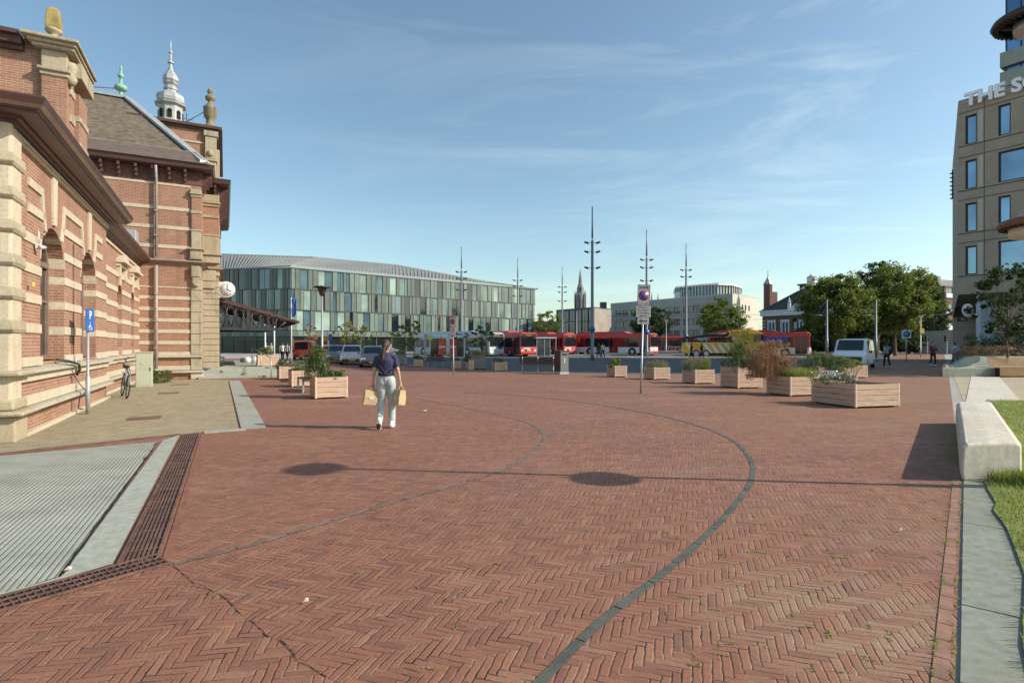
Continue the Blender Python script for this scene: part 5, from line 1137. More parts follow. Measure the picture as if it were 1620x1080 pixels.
for px, Y, H, cr, mat, l, sd_ in ((548, 62, 4.3, 1.2, 'leafyel', 'sparse yellow leaved tree behind the silver cars', 41), (575, 66, 4.0, 1.1, 'leafyel', 'second sparse yellow tree from the lamp post, behind the cars', 42), (641, 52, 3.6, 1.3, 'leafyel', 'yellowish shrub tree just right of the walking woman', 43), (762, 45, 3.3, 1.0, 'leafshrub', 'small thin tree growing from the big grey planter', 44), (492, 64, 4.0, .9, 'dry', 'bare brownish small tree right of the red van', 45), (655, 60, 4.6, .8, 'leafyel', 'thin yellow topped tree left of the white stop sign board', 46)):
    x, y = at(px, Y); tree('small_tree', x, y, H, cr, l, 'small tree', None, mat, sd_, .35, n=26, per=34, leaf=.09, tr=.05)
def shrub(kind, seed, S=.45, H=.8):
    "returns list of (name, V, F, mat) for a plant filling a box"
    g = np.random.default_rng(seed); out = []
    def stems(n, h, r0, mat, w_=.008, lean=.5):
        p = np.c_[g.uniform(-S, S, n), g.uniform(-S, S, n), np.zeros(n)]; global rng; rng = g; V, F = blades(p, h, w_, lean); tri = F[n:, :3]; quad = F[:n]
        return V, np.concatenate([tri, quad[:, [0,1,2]], quad[:, [0,2,3]]])
    if kind in ('bush', 'tall', 'low', 'grey', 'bright'):
        n = {'bush': 26, 'tall': 44, 'low': 18, 'grey': 20, 'bright': 26}[kind]
        cs = [(g.uniform(-S, S)*(.6+.4*g.random())*(1 if kind != 'tall' else .8), g.uniform(-S, S), H*g.uniform(.1, 1)**(1.4 if kind != 'tall' else 1)*.9) for _ in range(n)]
        cs = [(c[0]*(1.2-.6*c[2]/H), c[1]*(1.2-.6*c[2]/H), c[2]) for c in cs]
        rr = [(S*g.uniform(.22, .4),)*2+(H*g.uniform(.08, .17),) for _ in cs]
        mat = {'bush': 'leafshrub', 'tall': 'leafshrub', 'low': 'leafshrub', 'grey': 'leafgrey', 'bright': 'leafbright'}[kind]
        V, F = leaf_cloud(cs, rr, 95 if kind != 'tall' else 48, .028 if kind != 'tall' else .036, seed=seed, shell=.1); out.append(('foliage', V, F, M[mat]))
        V, F = stems(120, H*.85, 0, mat, .012, .35); out.append(('stems', V, F, M['leafgrey' if kind in ('grey', 'low') else 'leafshrub']))
    if kind == 'grassy':
        V, F = stems(1400, H, 0, '', .008, .55); out.append(('blades', V, F, M['leafbright']))
    if kind == 'pale':
        V, F = stems(900, H, 0, '', .007, .6); out.append(('blades', V, F, M['leafgrey']))
        cs = [(g.uniform(-S, S), g.uniform(-S, S), H*g.uniform(.5, 1.)) for _ in range(40)]; V, F = leaf_cloud(cs, [(.05, .05, .06)]*40, 30, .014, seed=seed); out.append(('seed_heads', V, F, M['leafpink']))
    if kind == 'dry':
        cs = [(g.uniform(-S, S)*1.5, g.uniform(-S, S)*1.1, H*g.uniform(0, 1)) for _ in range(120)]; cs = [(c[0]*(1.25-.6*c[2]/H), c[1]*(1.1-.4*c[2]/H), c[2]) for c in cs]
        V, F = leaf_cloud(cs, [(.13, .13, .13)]*len(cs), 110, .016, seed=seed, shell=.05, aspect=.8); out.append(('seed_heads', V, F, M['dry']))
        V, F = stems(700, H*.95, 0, '', .007, .75); out.append(('stems', V, F, M['dry']))
    if kind == 'daisy':
        cs = [(g.uniform(-S, S), g.uniform(-S, S), H*g.uniform(.1, .8)) for _ in range(22)]; V, F = leaf_cloud(cs, [(S*.3, S*.3, H*.15)]*22, 90, .02, seed=seed, shell=.1); out.append(('foliage', V, F, M['leafgrey']))
        cs = [(g.uniform(-S, S), g.uniform(-S, S), H*g.uniform(.5, 1.05)) for _ in range(140)]; V, F = leaf_cloud(cs, [(.012,)*3]*140, 5, .016, seed=seed, aspect=.9); out.append(('flowers', V, F, M['white']))
    if kind == 'twigs':
        m = MB()
        for _ in range(14):
            a = g.uniform(0, 6.28); l = g.uniform(.1, .35); x0, y0 = g.uniform(-.12, .12, 2); m.tube([(x0, y0, 0), (x0+math.cos(a)*l*.4, y0+math.sin(a)*l*.4, H*.5), (x0+math.cos(a)*l, y0+math.sin(a)*l, H*g.uniform(.7, 1.1))], [.01, .007, .003], 4)
        out.append(('stems', m, None, plain('twig bark', (.20,.13,.10), .9, .2, 9)))
    return out
def plant(name, loc, kind, seed, S, H, label, cat='shrub', sy=1.0, rz=0, group=None):
    e = empty(name, loc, rz, label, cat, group); e.scale = (1, sy, 1)
    for nm, V, F, mat in shrub(kind, seed, S, H):
        if F is None: V.build(nm, mat, e)
        else: fast_mesh(nm, V, F, mat, e)
    return e
# ---------------------------------------------------------------- planters
def planter(corner, rz, W, D, H, label, wood='wood', fill=.06, boards=4, group='wooden planter boxes on the square'):
    "corner = front corner nearest the camera; W to the right, D to the back"
    e = empty('wooden_planter', (*corner, 0), rz, label, 'planter', group); t = .035; bh = (H-.05)/boards
    for nm, f in (('front', lambda z: (.04, 0, z, W-.04, t, z+bh-.008)), ('back', lambda z: (.04, D-t, z, W-.04, D, z+bh-.008)), ('l', lambda z: (0, .04, z, t, D-.04, z+bh-.008)), ('r', lambda z: (W-t, .04, z, W, D-.04, z+bh-.008))):
        m = MB(); 
        for k in range(boards): m.box(*f(.05+k*bh))
        m.build('side_panel', M[wood], e, bevel=.004)
    pm = M['cornerpost'] if wood == 'wood' else M[wood]
    for x_, y_ in ((-.005,-.005), (W-.05,-.005), (-.005,D-.05), (W-.05,D-.05)): m = MB(); m.box(x_, y_, .03, x_+.055, y_+.055, H+.004); m.build('corner_post', pm, e, bevel=.004)
    m = MB(); m.box(t, t, H-fill-.04, W-t, D-t, H-fill); m.build('soil', M['soil'], e)
    m = MB(); m.box(.08,.08,0,.18,D-.08,.05); m.box(W-.18,.08,0,W-.08,D-.08,.05); m.build('skid', M['dark'], e); return e
M['cornerpost'] = woodm('pale corner posts', (.66, .52, .40))
def mid(corner, rz, W, D, fx=.5, fy=.5, z=0):
    return (corner[0]+math.cos(rz)*W*fx-math.sin(rz)*D*fy, corner[1]+math.sin(rz)*W*fx+math.cos(rz)*D*fy, z)
PL = [ # px, py, rot, W, D, H, wood, label, plants[(kind,S,H,fx,fy,sy,name,label)]
 (1353.5,646.5,14,1.36,1.42,.60,'wood','low wide timber planter nearest the camera at the right, half empty',[('daisy',.42,.34,.28,.72,1,'flowering_plant','white flowering plant in the nearest right planter'),('twigs',.3,.62,.22,.35,1,'bare_shrub','bare brown twigs sticking out of the nearest right planter')]),
 (1250.5,627.5,14,1.02,1.05,.60,'wood','timber planter with lime grass and tall dry stalks, second from the right',[('grassy',.42,.36,.62,.45,1,'ornamental_grass','lime green grass tuft spilling over the planter with the dry stalks'),('dry',.50,1.12,.05,.95,1,'dry_stalk_plant','large tan dried seed head bush behind the lime grass')]),
 (1167.5,615,14,1.0,1.02,.76,'wood','taller timber planter holding the big dark green bush',[('tall',.5,1.35,.45,.5,1,'evergreen_bush','big dark green bush with upright top in the tallest planter'),('grey',.35,.5,.8,.3,1,'grey_leaved_plant','grey green foliage at the right foot of the big bush')]),
 (1100,607.6,14,.86,.95,.58,'wood','timber planter with pinkish seed heads below the tow truck',[('pale',.36,.55,.35,.6,1,'seed_head_plant','pinkish brown seed heads in the planter below the tow truck'),('low',.3,.25,.4,.4,1,'low_shrub','small green mound under the pinkish seed heads'),('grassy',.1,.5,.9,.5,1,'reed_tuft','single green reed tuft at the right edge of its planter')]),
 (1035,601,14,.78,.95,.56,'wood','timber planter with feathery straw grass behind the zone sign',[('pale',.40,.38,.5,.5,1,'feather_grass','straw coloured feathery grass behind the zone sign')]),
 (973,597,14,.62,.95,.56,'wood','leftmost planter of the right row with a fresh green shrub',[('bright',.26,.50,.35,.5,1,'green_shrub','fresh light green shrub right of the litter bin')]),
 (498.7,632,29,.92,.95,.64,'wood','nearest planter of the left group with a tall leafy shrub',[('low',.42,.28,.62,.4,1,'low_shrub','grey green low plants at the right side of the nearest left planter'),('tall',.40,1.05,.2,.75,1,'tall_shrub','tall open shrub with dark leaves beside the lamp post')]),
 (461.7,613,29,.80,.95,.62,'wood','middle planter of the left group behind the slatted bench',[('grey',.42,.42,.5,.5,1,'mixed_plant','grey green plant with reddish tips in the middle left planter')]),
 (442,601,29,.62,.95,.60,'wood','farthest planter of the left row beside the steps',[('low',.40,.42,.5,.5,1,'low_shrub','green feathery plant in the farthest left planter')]),
 (408,592,29,1.0,1.0,.60,'wood','planter standing behind the steel handrail on the steps',[('bright',.35,.55,.4,.5,1,'yellow_shrub','yellow green shrub behind the handrail')]),
 (1336,605,10,.62,.9,.60,'wood','shaded planter in front of the white van, middle one of the rear row',[('bush',.6,.62,.3,.5,1,'mixed_shrub','dense mixed shrubs in front of the white van'),]),
 (1296,602,10,.95,.95,.60,'wood','shaded planter behind the lime grass planter, left one of the rear row',[('bush',.55,.85,.2,.5,1,'rose_shrub','dark leafy shrub with reddish stems left of the van'),('pale',.16,.65,.75,.3,1,'round_grass','round pale tuft of grass among dark shrubs')]),
 (1352,598,10,.70,.9,.60,'wood','shaded planter nearest the van door, right one of the rear row',[('bright',.42,.35,.2,.4,1,'grassy_plant','light green plant below the van windscreen')]),
 (655,580,14,.62,.9,.52,'wood','small planter right behind the walking woman',[('low',.4,.4,.5,.5,1,'low_shrub','dark low shrub in the small planter by the woman')]),
 (717,584,14,.50,.9,.55,'wood','planter just right of the thin leaning sign post',[('low',.34,.35,.4,.5,1,'low_shrub','dark low shrub behind the leaning sign post')]),
 (742,585.5,20,.3,.8,.62,'wood','brown planter between the leaning sign and the grey planter',[('low',.3,.35,.0,.5,1,'low_shrub','thin dark shrub left of the big grey planter')]),
 (766,584,5,1.0,1.1,.95,'woodgrey','big grey slatted planter below the small tree',[('bright',.75,.32,.5,.4,1,'grassy_plant','yellow green grasses topping the big grey planter')]),
 (783.5,587,14,.72,.95,.54,'wood','pale planter right of the big grey one, before the buses',[('low',.36,.32,.4,.5,1,'low_shrub','low plants in the pale planter before the grey bus')]),
 (640,577,5,.7,.9,.8,'woodgrey','blue grey planter hidden behind the walking woman',[('bright',.45,.45,.3,.5,1,'yellow_shrub','yellow bush in the blue grey planter by the woman')]),
]
for i, (px, py, rz, W, D, H, wd, lab, pls) in enumerate(PL):
    c = G(px, py); z0 = .42 if px == 408 else 0; rz = R(rz)
    if wd == 'woodgrey': c = (c[0]-W*.9, c[1])
    pe = planter(c, rz, W, D, H, lab, wd)
    pe.location.z = z0
    for j, (k, S, h, fx, fy, sy, nm, l) in enumerate(pls): plant(nm, mid(c, rz, W, D, fx, fy, z0+H-.08), k, 100+i*7+j, S, h, l, rz=rz, sy=sy)
# divider board in the half empty planter: dark strip in the box
c = G(245, 606); plant('evergreen_bush', (c[0]+.1, c[1]+.15, 0), 'bush', 60, .36, .52, 'small green bush growing against the station wall')
# hedge and bed at the right
def bed(loc, sx, sy, n, H, kind_mats, lab, nm, seed, leaf=.03, per=60, rz=0):
    g = np.random.default_rng(seed); cs = [(g.uniform(-sx, sx), g.uniform(-sy, sy), H*g.uniform(.05, .9)) for _ in range(n)]
    e = empty(nm, loc, rz, lab, 'hedge')
    V, F = leaf_cloud(cs, [(.28, .28, H*.2)]*n, per, leaf, seed=seed, shell=.1); fast_mesh('foliage', V, F, M[kind_mats], e); return e
# ---------------------------------------------------------------- masts and lamps
def mast():
    e = empty('light_mast', (0,0,0), 0, 'x', 'light mast', 'tall light masts around the bus station')
    m = MB(); m.tube([(0,0,0),(0,0,.9),(0,0,.92),(0,0,11.7)], [.2,.2,.17,.12], 12); m.tube([(0,0,11.9),(0,0,15)], [.09,.055], 10); m.build('pole', M['mast'], e)
    m = MB(); m.tube([(0,0,11.7),(0,0,11.95)], .075, 10); m.build('collar', M['white'], e)
    for z in (9.0, 10.55, 12.1-.75+.7-.6):
        for sg in (-1, 1):
            a = MB(); a.tube([(0,0,z),(sg*.5,0,z+.02)], .03, 6); f = a.build('spotlight_arm', M['mast'], e)
            b = MB(); b.tube([(sg*.42,0,z+.0),(sg*.78,0,z+.10)], [.11,.08], 8); b.box(sg*.42-.04,-.04,z-.12,sg*.42+.04,.04,z+.05); b.build('spotlight', M['dark'], f)
    return e
mp_ = mast(); ms_ = [(937,54.0,'tallest looking light mast, standing alone between the red buses'), (1023,65,'light mast directly behind the zone sign'), (1085.5,74,'rightmost light mast, left of the yellow tow truck'), (730,76,'leftmost light mast, in front of the glass office'), (819,86,'light mast at the right end of the glass office'), (889.5,96,'smallest light mast, between the glass office and the church spire')]
for i, (px, Y, l) in enumerate(ms_):
    if i == 0: mp_.location = (*at(px, Y), 0); mp_['label'] = l
    else: again(mp_, at(px, Y), 0, l)
for px, Y, z, l in ((937, 53.8, 3.0, 'small blue round sign on the mast between the red buses'), (1023.5, 64.8, 3.0, 'small blue sign on the mast behind the zone sign'), (1086, 73.8, 2.6, 'small blue round sign on the mast beside the tow truck')):
    m = MB(); m.tube([(0,0,0),(0,.03,0)], .28 if px != 1023.5 else .3, 16); o = m.build('road_sign', M['blue']); o.location = (*at(px, Y), z); tag(o, l, 'road sign')
def street_lamp(H=4.3, r=.38, nm='street_lamp'):
    e = empty(nm, (0,0,0), 0, 'x', 'street lamp', 'post top lamps'); m = MB(); m.tube([(0,0,0),(0,0,1),(0,0,1.02),(0,0,H-.45)], [.07,.07,.05,.045], 10); m.build('pole', M['steel'], e)
    m = MB(); m.lathe([(r,H-.06),(r*.98,H),(0,H+.02)], 20); m.build('lamp_cap', M['dark'], e); m = MB(); m.lathe([(.06,H-.45),(.10,H-.42),(r*.55,H-.12),(r*.6,H-.062)], 16); m.build('lamp_bowl', M['dark' if H < 4.5 else 'white'], e); return e
l0 = street_lamp(); l0.location = (*at(509.5, 26), 0); l0['label'] = 'slim lamp post with dark flat cap behind the nearest left planter'
l1 = street_lamp(5.2, .5)
for i, (px, Y, l) in enumerate(((1456.5, 68, 'pale lamp post with a yellow box, right of the blue path sign'), (1294, 88, 'pale lamp post in front of the mansion'), (1517.5, 60, 'pale lamp post behind the man in blue'), (1054, 80, 'pale lamp post beside the shelter railing right of the red bus'))):
    if i == 0: l1.location = (*at(px, Y), 0); l1['label'] = l
    else: again(l1, at(px, Y), 0, l)
m = MB(); m.box(-.2,-.2,2.9,.3,-.05,3.5); o = m.build('signal_box', M['yellowplate'], l1)
# saucer lamp right beside the camera
def saucer(nm, loc, r, lab, parent=None):
    pass
e = empty('saucer_lamp', (6.05, 6.05, 0), 0, 'large street lamp with two round saucer shades at the far right edge', 'street lamp')
m = MB(); m.tube([(.12,0,5.3),(-.38,0,5.3)], .025, 6); m.tube([(.12,0,3.18),(-.36,-.06,3.18)], .025, 6); m.tube([(.12,0,0),(.12,0,1.1),(.12,0,1.12),(.12,0,5.6)], [.08,.08,.045,.035], 12); m.build('pole', M['steel'], e)
for (x_, y_, z_, r, nm) in ((-.35,.0,5.14,.34,'a'), (-.34,-.06,2.90,.34,'b')):
    s = MB(); s.lathe([(r*.55,z_+.10),(r,z_+.04),(r+.02,z_),(r,z_-.03)], 32, (x_,y_,0)); s.lathe([(.0,z_+.16),(r*.55,z_+.10)], 24, (x_,y_,0)); so_ = s.build('saucer_shade', plain('brown shade', (.05,.03,.025), .5, .2, 4) if nm == 'a' else plain('terracotta shade', (.20,.075,.045), .5, .2, 4), e)
    s = MB(); s.lathe([(r*.98,z_-.03),(r*.84,z_-.015),(0,z_-.01)], 32, (x_,y_,0)); s.build('shade_underside', M['cream'], so_)
    s = MB()
    for k in range(40): an = 2*math.pi*k/40; s.M = Matrix.Translation((x_,y_,z_-.032)) @ Matrix.Rotation(an, 4, 'Z'); s.box(r*.84,-.012,-.012,r*.99,.012,.0)
    s.build('rim_ribs', M['black'], so_)
    s = MB(); s.lathe([(.18 if nm == 'a' else .26,z_-.02),(.16 if nm == 'a' else .25,z_-.13),(.05,z_-.15)], 16, (x_,y_,0)); s.build('diffuser', M['cream'] if nm == 'b' else M['steel'], so_)
    for k in range(3): an = k*2.1+.5; s = MB(); s.tube([(x_+.02,y_,z_-.1),(x_+r*.8*math.cos(an),y_+r*.8*math.sin(an),z_-.02)], .018, 6); s.build('strut', M['dark'], so_)
# catenary poles
def cat_pole():
    e = empty('tram_pole', (0,0,0), 0, 'x', 'tram pole', 'tram wire poles'); m = MB(); m.tube([(0,0,0),(0,0,2.2),(0,0,2.22),(0,0,6.7)], [.17,.16,.13,.10], 10); m.build('pole', M['mast'], e)
    m = MB(); m.tube([(0,0,4.9),(-1.1,0,4.92),(-2.0,0,5.0)], .045, 6); m.tube([(0,0,6.6),(-1.9,0,5.0)], .022, 5); m.tube([(0,0,6.6),(-1.2,0,4.95)], .02, 5); m.tube([(-.5,0,4.9),(-.15,0,5.9)], .018, 5); m.build('bracket_arm', M['mast'], e); return e
c0 = cat_pole(); c0.location = (*at(1308, 64), 0); c0['label'] = 'grey tram wire pole in front of the left big tree'
again(c0, at(1385.5, 64), 0, 'grey tram wire pole between the two big trees, right of the van')
c2_ = again(c0, at(912, 88), 0, 'tram wire pole left of the tall mast before the dark block')
m = MB()
for z, y in ((5.9, 84), (6.7, 88)):
    a, b = at(960, 105), at(1500, 84); m.tube([(a[0], a[1], z+.2), ((a[0]+b[0])/2, (a[1]+b[1])/2, z-.1), (b[0], b[1], z+.2)], .02, 4)
tag(m.build('overhead_wires', M['dark']), 'thin tram wires strung across the far junction', 'overhead wires')
# ---------------------------------------------------------------- signs
def sign_post(loc, rz, lean, lab, H=3.45):
    e = empty('zone_sign', loc, rz, lab, 'road sign', 'no parking zone signs'); e.rotation_euler = (0, lean, rz)
    m = MB(); m.tube([(0,.03,-.05),(0,.03,1.15),(0,.03,1.16),(0,.03,H)], [.034,.034,.027,.027], 10); m.build('pole', M['steel'], e)
    x = 0
    def board(nm, z0, z1, w_): b = MB(); b.box(-w_/2,-.012,z0,w_/2,0,z1); return b.build(nm, M['whitesign'], e, bevel=.006)
    b1 = board('zone_board', 2.85, 3.52, .40); m = MB(); 
    for q in ((-.2,-.016,2.85,.2,-.0125,2.862),(-.2,-.016,3.508,.2,-.0125,3.52),(-.2,-.0155,2.862,-.188,-.0126,3.508),(.188,-.0155,2.862,.2,-.0126,3.508)): m.box(*q)
    m.build('border', M['dark'], b1)
    m = MB(); m.tube([(0,-.0125,3.17),(0,-.018,3.17)], .165, 28); m.build('red_ring', M['signred'], b1); m = MB(); m.tube([(0,-.019,3.17),(0,-.022,3.17)], .125, 28); m.build('blue_disc', M['blue'], b1)
    m = MB(); m.M = Matrix.Translation((0,-.0225,3.17)) @ Matrix.Rotation(R(45), 4, 'Y'); m.box(-.13,-.003,-.016,.13,.0,.016); m.build('slash', M['signred'], b1)
    text('sign_text', 'ZONE', .11, M['black'], b1, (0,-.014,3.425), (R(90),0,0), .001, bold=.002); text('sign_text', 'fiets en bromfiets', .042, M['black'], b1, (0,-.014,2.91), (R(90),0,0), .001)
    b2 = board('text_board', 2.46, 2.84, .46)
    for i, s in enumerate(('Fietsen en', 'bromfietsen', 'in de stalling', 'plaatsen')): text('sign_text', s, .072, M['black'], b2, (0,-.014,2.785-.09*i), (R(90),0,0), .001)
    b3 = board('arrow_board', 2.24, 2.45, .36); m = MB(); m.box(-.06,-.016,2.33,.13,-.0125,2.36); m.hex([(-.14,-.016,2.345),(-.05,-.016,2.29),(-.03,-.016,2.31),(-.09,-.016,2.345)], [(-.14,-.0125,2.345),(-.05,-.0125,2.29),(-.03,-.0125,2.31),(-.09,-.0125,2.345)]); m.hex([(-.14,-.016,2.345),(-.09,-.016,2.345),(-.03,-.016,2.38),(-.05,-.016,2.40)], [(-.14,-.0125,2.345),(-.09,-.0125,2.345),(-.03,-.0125,2.38),(-.05,-.0125,2.40)]); m.build('arrow', M['black'], b3); return e
sign_post((*G(1014,622), 0), R(-6), R(1.6), 'near leaning no parking zone sign with arrow plate, right of centre')
sign_post((*G(717,594), 0), R(-38), R(-.8), 'farther no parking zone sign on a thin post, right of the walking woman', 2.85).scale = (.9,.9,.86)
e = empty('parking_sign', (*G(139,655), 0), R(107), 'blue parking sign on a grey pole by the station wall', 'road sign')
m = MB(); m.tube([(0,0,0),(0,0,.85),(0,0,.86),(0,0,2.35)], [.045,.045,.03,.03], 10); m.build('pole', M['steel'], e)
m = MB(); m.box(-.21,-.05,1.88,.21,-.035,2.40); b = m.build('sign_board', M['blue'], e, bevel=.004); m = MB(); m.box(-.2,-.034,1.89,.2,-.030,2.39); m.build('board_back', M['steel'], b); text('sign_text', 'P', .26, M['white'], b, (0,-.053,2.25), (R(90),0,0), .001, bold=.006)
m = MB(); m.tube([(-.03,-.055,2.05),(-.03,-.055,1.98),(.05,-.055,1.98),(.07,-.055,1.92)], .009, 5); m.tube([(.07*math.cos(t*.6+1.7)-.02,-.055,1.965+.05*math.sin(t*.6+1.7)) for t in range(8)], .007, 5); m.ell((-.03,-.055,2.09),(.016,.006,.016),8,5); m.build('wheelchair_symbol', M['white'], b)
x, y = G(1434, 573); e = empty('path_sign', (x, y, 0), R(-14), 'square white sign with a blue disc on a post at the path', 'road sign')
m = MB(); m.tube([(0,.03,0),(0,.03,2.9)], .04, 8); m.build('pole', M['steel'], e); m = MB(); m.box(-.36,-.01,2.1,.36,0,2.82); b = m.build('sign_board', M['white'], e); m = MB(); m.tube([(0,-.011,2.46),(0,-.02,2.46)], .27, 20); m.build('blue_disc', M['blue'], b)
m = MB(); m.ell((-.06,-.024,2.60),(.035,.008,.035),8,6); m.tube([(-.06,-.024,2.56),(-.06,-.024,2.45),(-.1,-.024,2.33)], .018, 5); m.tube([(-.06,-.024,2.45),(0,-.024,2.33)], .016, 5); m.ell((.09,-.024,2.54),(.03,.008,.03),8,6); m.tube([(.09,-.024,2.5),(.09,-.024,2.42),(.06,-.024,2.33)], .018, 5); m.tube([(-.04,-.024,2.5),(.07,-.024,2.46)], .01, 5); m.build('figures_symbol', M['white'], b)
# ---------------------------------------------------------------- concrete block, bed walls, benches at the right
prof = [(0.02,0.012),(0.0,.10),(0.015,.40),(.06,.45),(.30,.462),(.54,.458),(.60,.42),(.605,.06),(.59,0.012)]
a0_, a1_ = Vector(G(1519,762)), Vector((8.82,11.0)); dd_ = a1_-a0_; secs = []; xd = Vector((1, .10)).normalized(); cr_ = .8/.605
for t, sc in ((0,.94),(.008,1),(.5,1),(.992,1),(1,.94)):
    o = a0_+dd_*t; secs.append([(o.x+xd.x*(.4+(p[0]*cr_-.4)*sc), o.y+xd.y*(p[0]*cr_), p[1]*sc) for p in prof])
e = MB(); e.loft(secs); bl = e.build('concrete_block_seat', M['concrete'], bevel=.02); tag(bl, 'long pale concrete block seat beside the lawn', 'concrete bench')
e = empty('planting_bed_wall', (*G(1491,596), 0), R(2), 'pale green concrete bed wall with sloped end before the hotel', 'bed wall')
m = MB(); m.loft([[(0,0,0),(0,0,.42),(.3,.4,.44),(.6,.7,.45),(.9,1.1,.46),(.9,1.1,0)],[(.5,-.02,0),(.5,-.02,.42),(.8,.38,.45),(1.0,.6,.50),(1.3,1.1,.55),(1.3,1.1,0)],[(1.5,-.05,0),(1.5,-.05,.43),(1.7,.38,.50),(1.8,.6,.97),(2.1,1.1,.98),(2.1,1.1,0)],[(12,-.3,0),(12,-.3,.43),(12,.15,.50),(12,.4,.97),(12,.9,.98),(12,.9,0)]]); m.build('wall_body', M['concretegreen'], e, bevel=.02)
m = MB(); m.prism([(2.3,1.0),(13,.8),(13,4.5),(5.4,4.5)],.5,.93); m.build('soil', M['soil'], e)
bx_, by_ = G(1491,596)
bed((bx_+6.6, by_+1.9, .9), 4.2, .8, 210, .62, 'dry', 'low brownish hedge along the top of the bed wall', 'low_hedge', 71, .03, 70)
bed((bx_+8.6, by_+3.6, .85), 4.4, .8, 170, 1.35, 'leafdark', 'dark green bed planting in front of the hotel', 'green_hedge', 72, .04, 60)
e = empty('slatted_bench', (*G(1580,597), 0), R(2), 'golden wooden slatted bench set against the concrete bed', 'bench')
m = MB(); 
for k in range(8): m.box(.05,.0+k*.065,.45,3.5,.05+k*.065,.48)
m.build('seat', M['woodbench'], e); m = MB()
for k in range(7): m.box(.05,.54+k*.02,.52+k*.06,3.5,.56+k*.02,.565+k*.06)
for k in range(6): m.box(.05,-.02,.08+k*.06,3.5,0,.125+k*.06)
m.build('backrest', M['woodbench'], e); m = MB(); m.box(.3,.1,0,.4,.5,.44); m.box(3.2,.1,0,3.3,.5,.44); m.build('frame', M['dark'], e)
m = MB(); m.hex([(0,0,0),(.28,0,0),(.26,.2,0),(0,.2,0)],[(.05,0,.14),(.12,0,.2),(.14,.15,.22),(.04,.15,.16)]); m.hex([(.4,.1,0),(.6,.1,0),(.58,.25,0),(.4,.25,0)],[(.42,.1,.1),(.5,.1,.12),(.5,.2,.12),(.42,.2,.1)]); o = m.build('stone_lump', M['stone']); o.location = (bx_+.2, by_-.35, 0) ; tag(o, 'small broken pale stones on the corner of the bed wall', 'stone'); o.location.z = .42; o.location.y = by_+.1
# benches on the square
def bench(w_=2.0, nb=1):
    e = empty('park_bench', (0,0,0), 0, 'x', 'bench', 'dark slatted benches'); m = MB()
    for k in range(4): m.box(-w_/2,-.05-k*.10,.43,w_/2,-.13-k*.10+.0,.46)
    m.build('seat', M['wooddark'], e); m = MB()
    for k in range(4): m.box(-w_/2,.0+.03*k,.50+k*.10,w_/2,.03+.03*k,.58+k*.10)
    m.build('backrest', M['wooddark'], e)
    for x_ in (-w_/2+.15, 0, w_/2-.15):
        m = MB(); m.tube([(x_,-.42,0),(x_,-.38,.42),(x_,-.02,.42),(x_,.14,.9)], .022, 6); m.tube([(x_,.12,0),(x_,-.02,.42)], .022, 6); m.build('leg', M['steel'], e)
    return e
b0 = bench(2.0); b0.location = (*G(851,590), 0); b0.rotation_euler = (0,0,R(180-6)); b0['label'] = 'dark slatted bench seen from behind, left of the litter bin'
again(b0, G(689,581), R(176), 'small looking dark bench left of the thin leaning sign', (.62,1,1))
def slat_table(loc, rz, lab):
    e = empty('backless_bench', loc, rz, lab, 'bench', 'slatted seats between left planters'); m = MB()
    for k in range(8): m.box(-.9,-.30+k*.09,.42,.9,-.25+k*.09,.45)
    m.build('seat', M['wooddark'], e)
    for s in (-.7, .7): m = MB(); m.box(s-.03,-.3,0,s+.03,-.24,.42); m.box(s-.03,.34,0,s+.03,.40,.42); m.box(s-.03,-.3,.38,s+.03,.4,.42); m.build('leg', M['steel'], e)
    return e
c = G(478, 622); slat_table((c[0]+.0, c[1]+.9, 0), TH+R(90), 'slatted seat between the nearest and the middle left planters'); c = G(452, 606); slat_table((c[0]+.3, c[1]+1.3, 0), TH+R(90), 'slatted seat between the middle and farthest left planters')
# litter bin
e = empty('litter_bin', (*G(893,592), 0), R(28), 'tall dark square litter bin with a grey base beside the bench', 'litter bin')
m = MB(); m.box(-.28,0,.14,.28,.56,1.20); m.build('bin_body', M['wooddark'], e, bevel=.015); m = MB(); m.box(-.275,.005,0,.275,.555,.14); m.build('base', M['steel'], e); m = MB(); m.box(-.30,-.02,1.20,.30,.58,1.26); m.build('lid', M['dark'], e, bevel=.01)
m = MB(); m.box(.281,.04,.16,.292,.52,1.17); m.box(-.24,-.012,.16,.24,-.001,1.17); d_ = m.build('door_panel', plain('grey green bin door', (.14,.16,.15), .5, .1, 5), e); m = MB(); m.ell((0,-.018,.80),(.04,.004,.045),12,6); m.box(-.012,-.02,.60,.012,-.013,.76); m.box(-.03,-.02,.62,-.012,-.013,.68); m.build('emblem', M['white'], d_); m = MB(); m.box(-.16,-.016,1.0,.16,-.013,1.1); m.build('slot', M['black'], d_)
# utility cabinet
c = G(228, 612); e = empty('utility_cabinet', (c[0], c[1], 0), TH, 'grey green utility cabinet against the station wall', 'cabinet')
m = MB(); m.box(-.27,0,.0,.25,.32,1.27); m.build('body', M['cabinet'], e, bevel=.012); m = MB(); m.box(-.29,-.02,1.27,.27,.34,1.31); m.build('top', M['cabinet'], e); m = MB(); m.box(-.245,-.008,.06,.225,-.001,1.22); d_ = m.build('door', M['cabinet'], e); m = MB(); m.box(.17,-.02,.6,.2,-.009,.72); m.build('handle', M['dark'], d_)
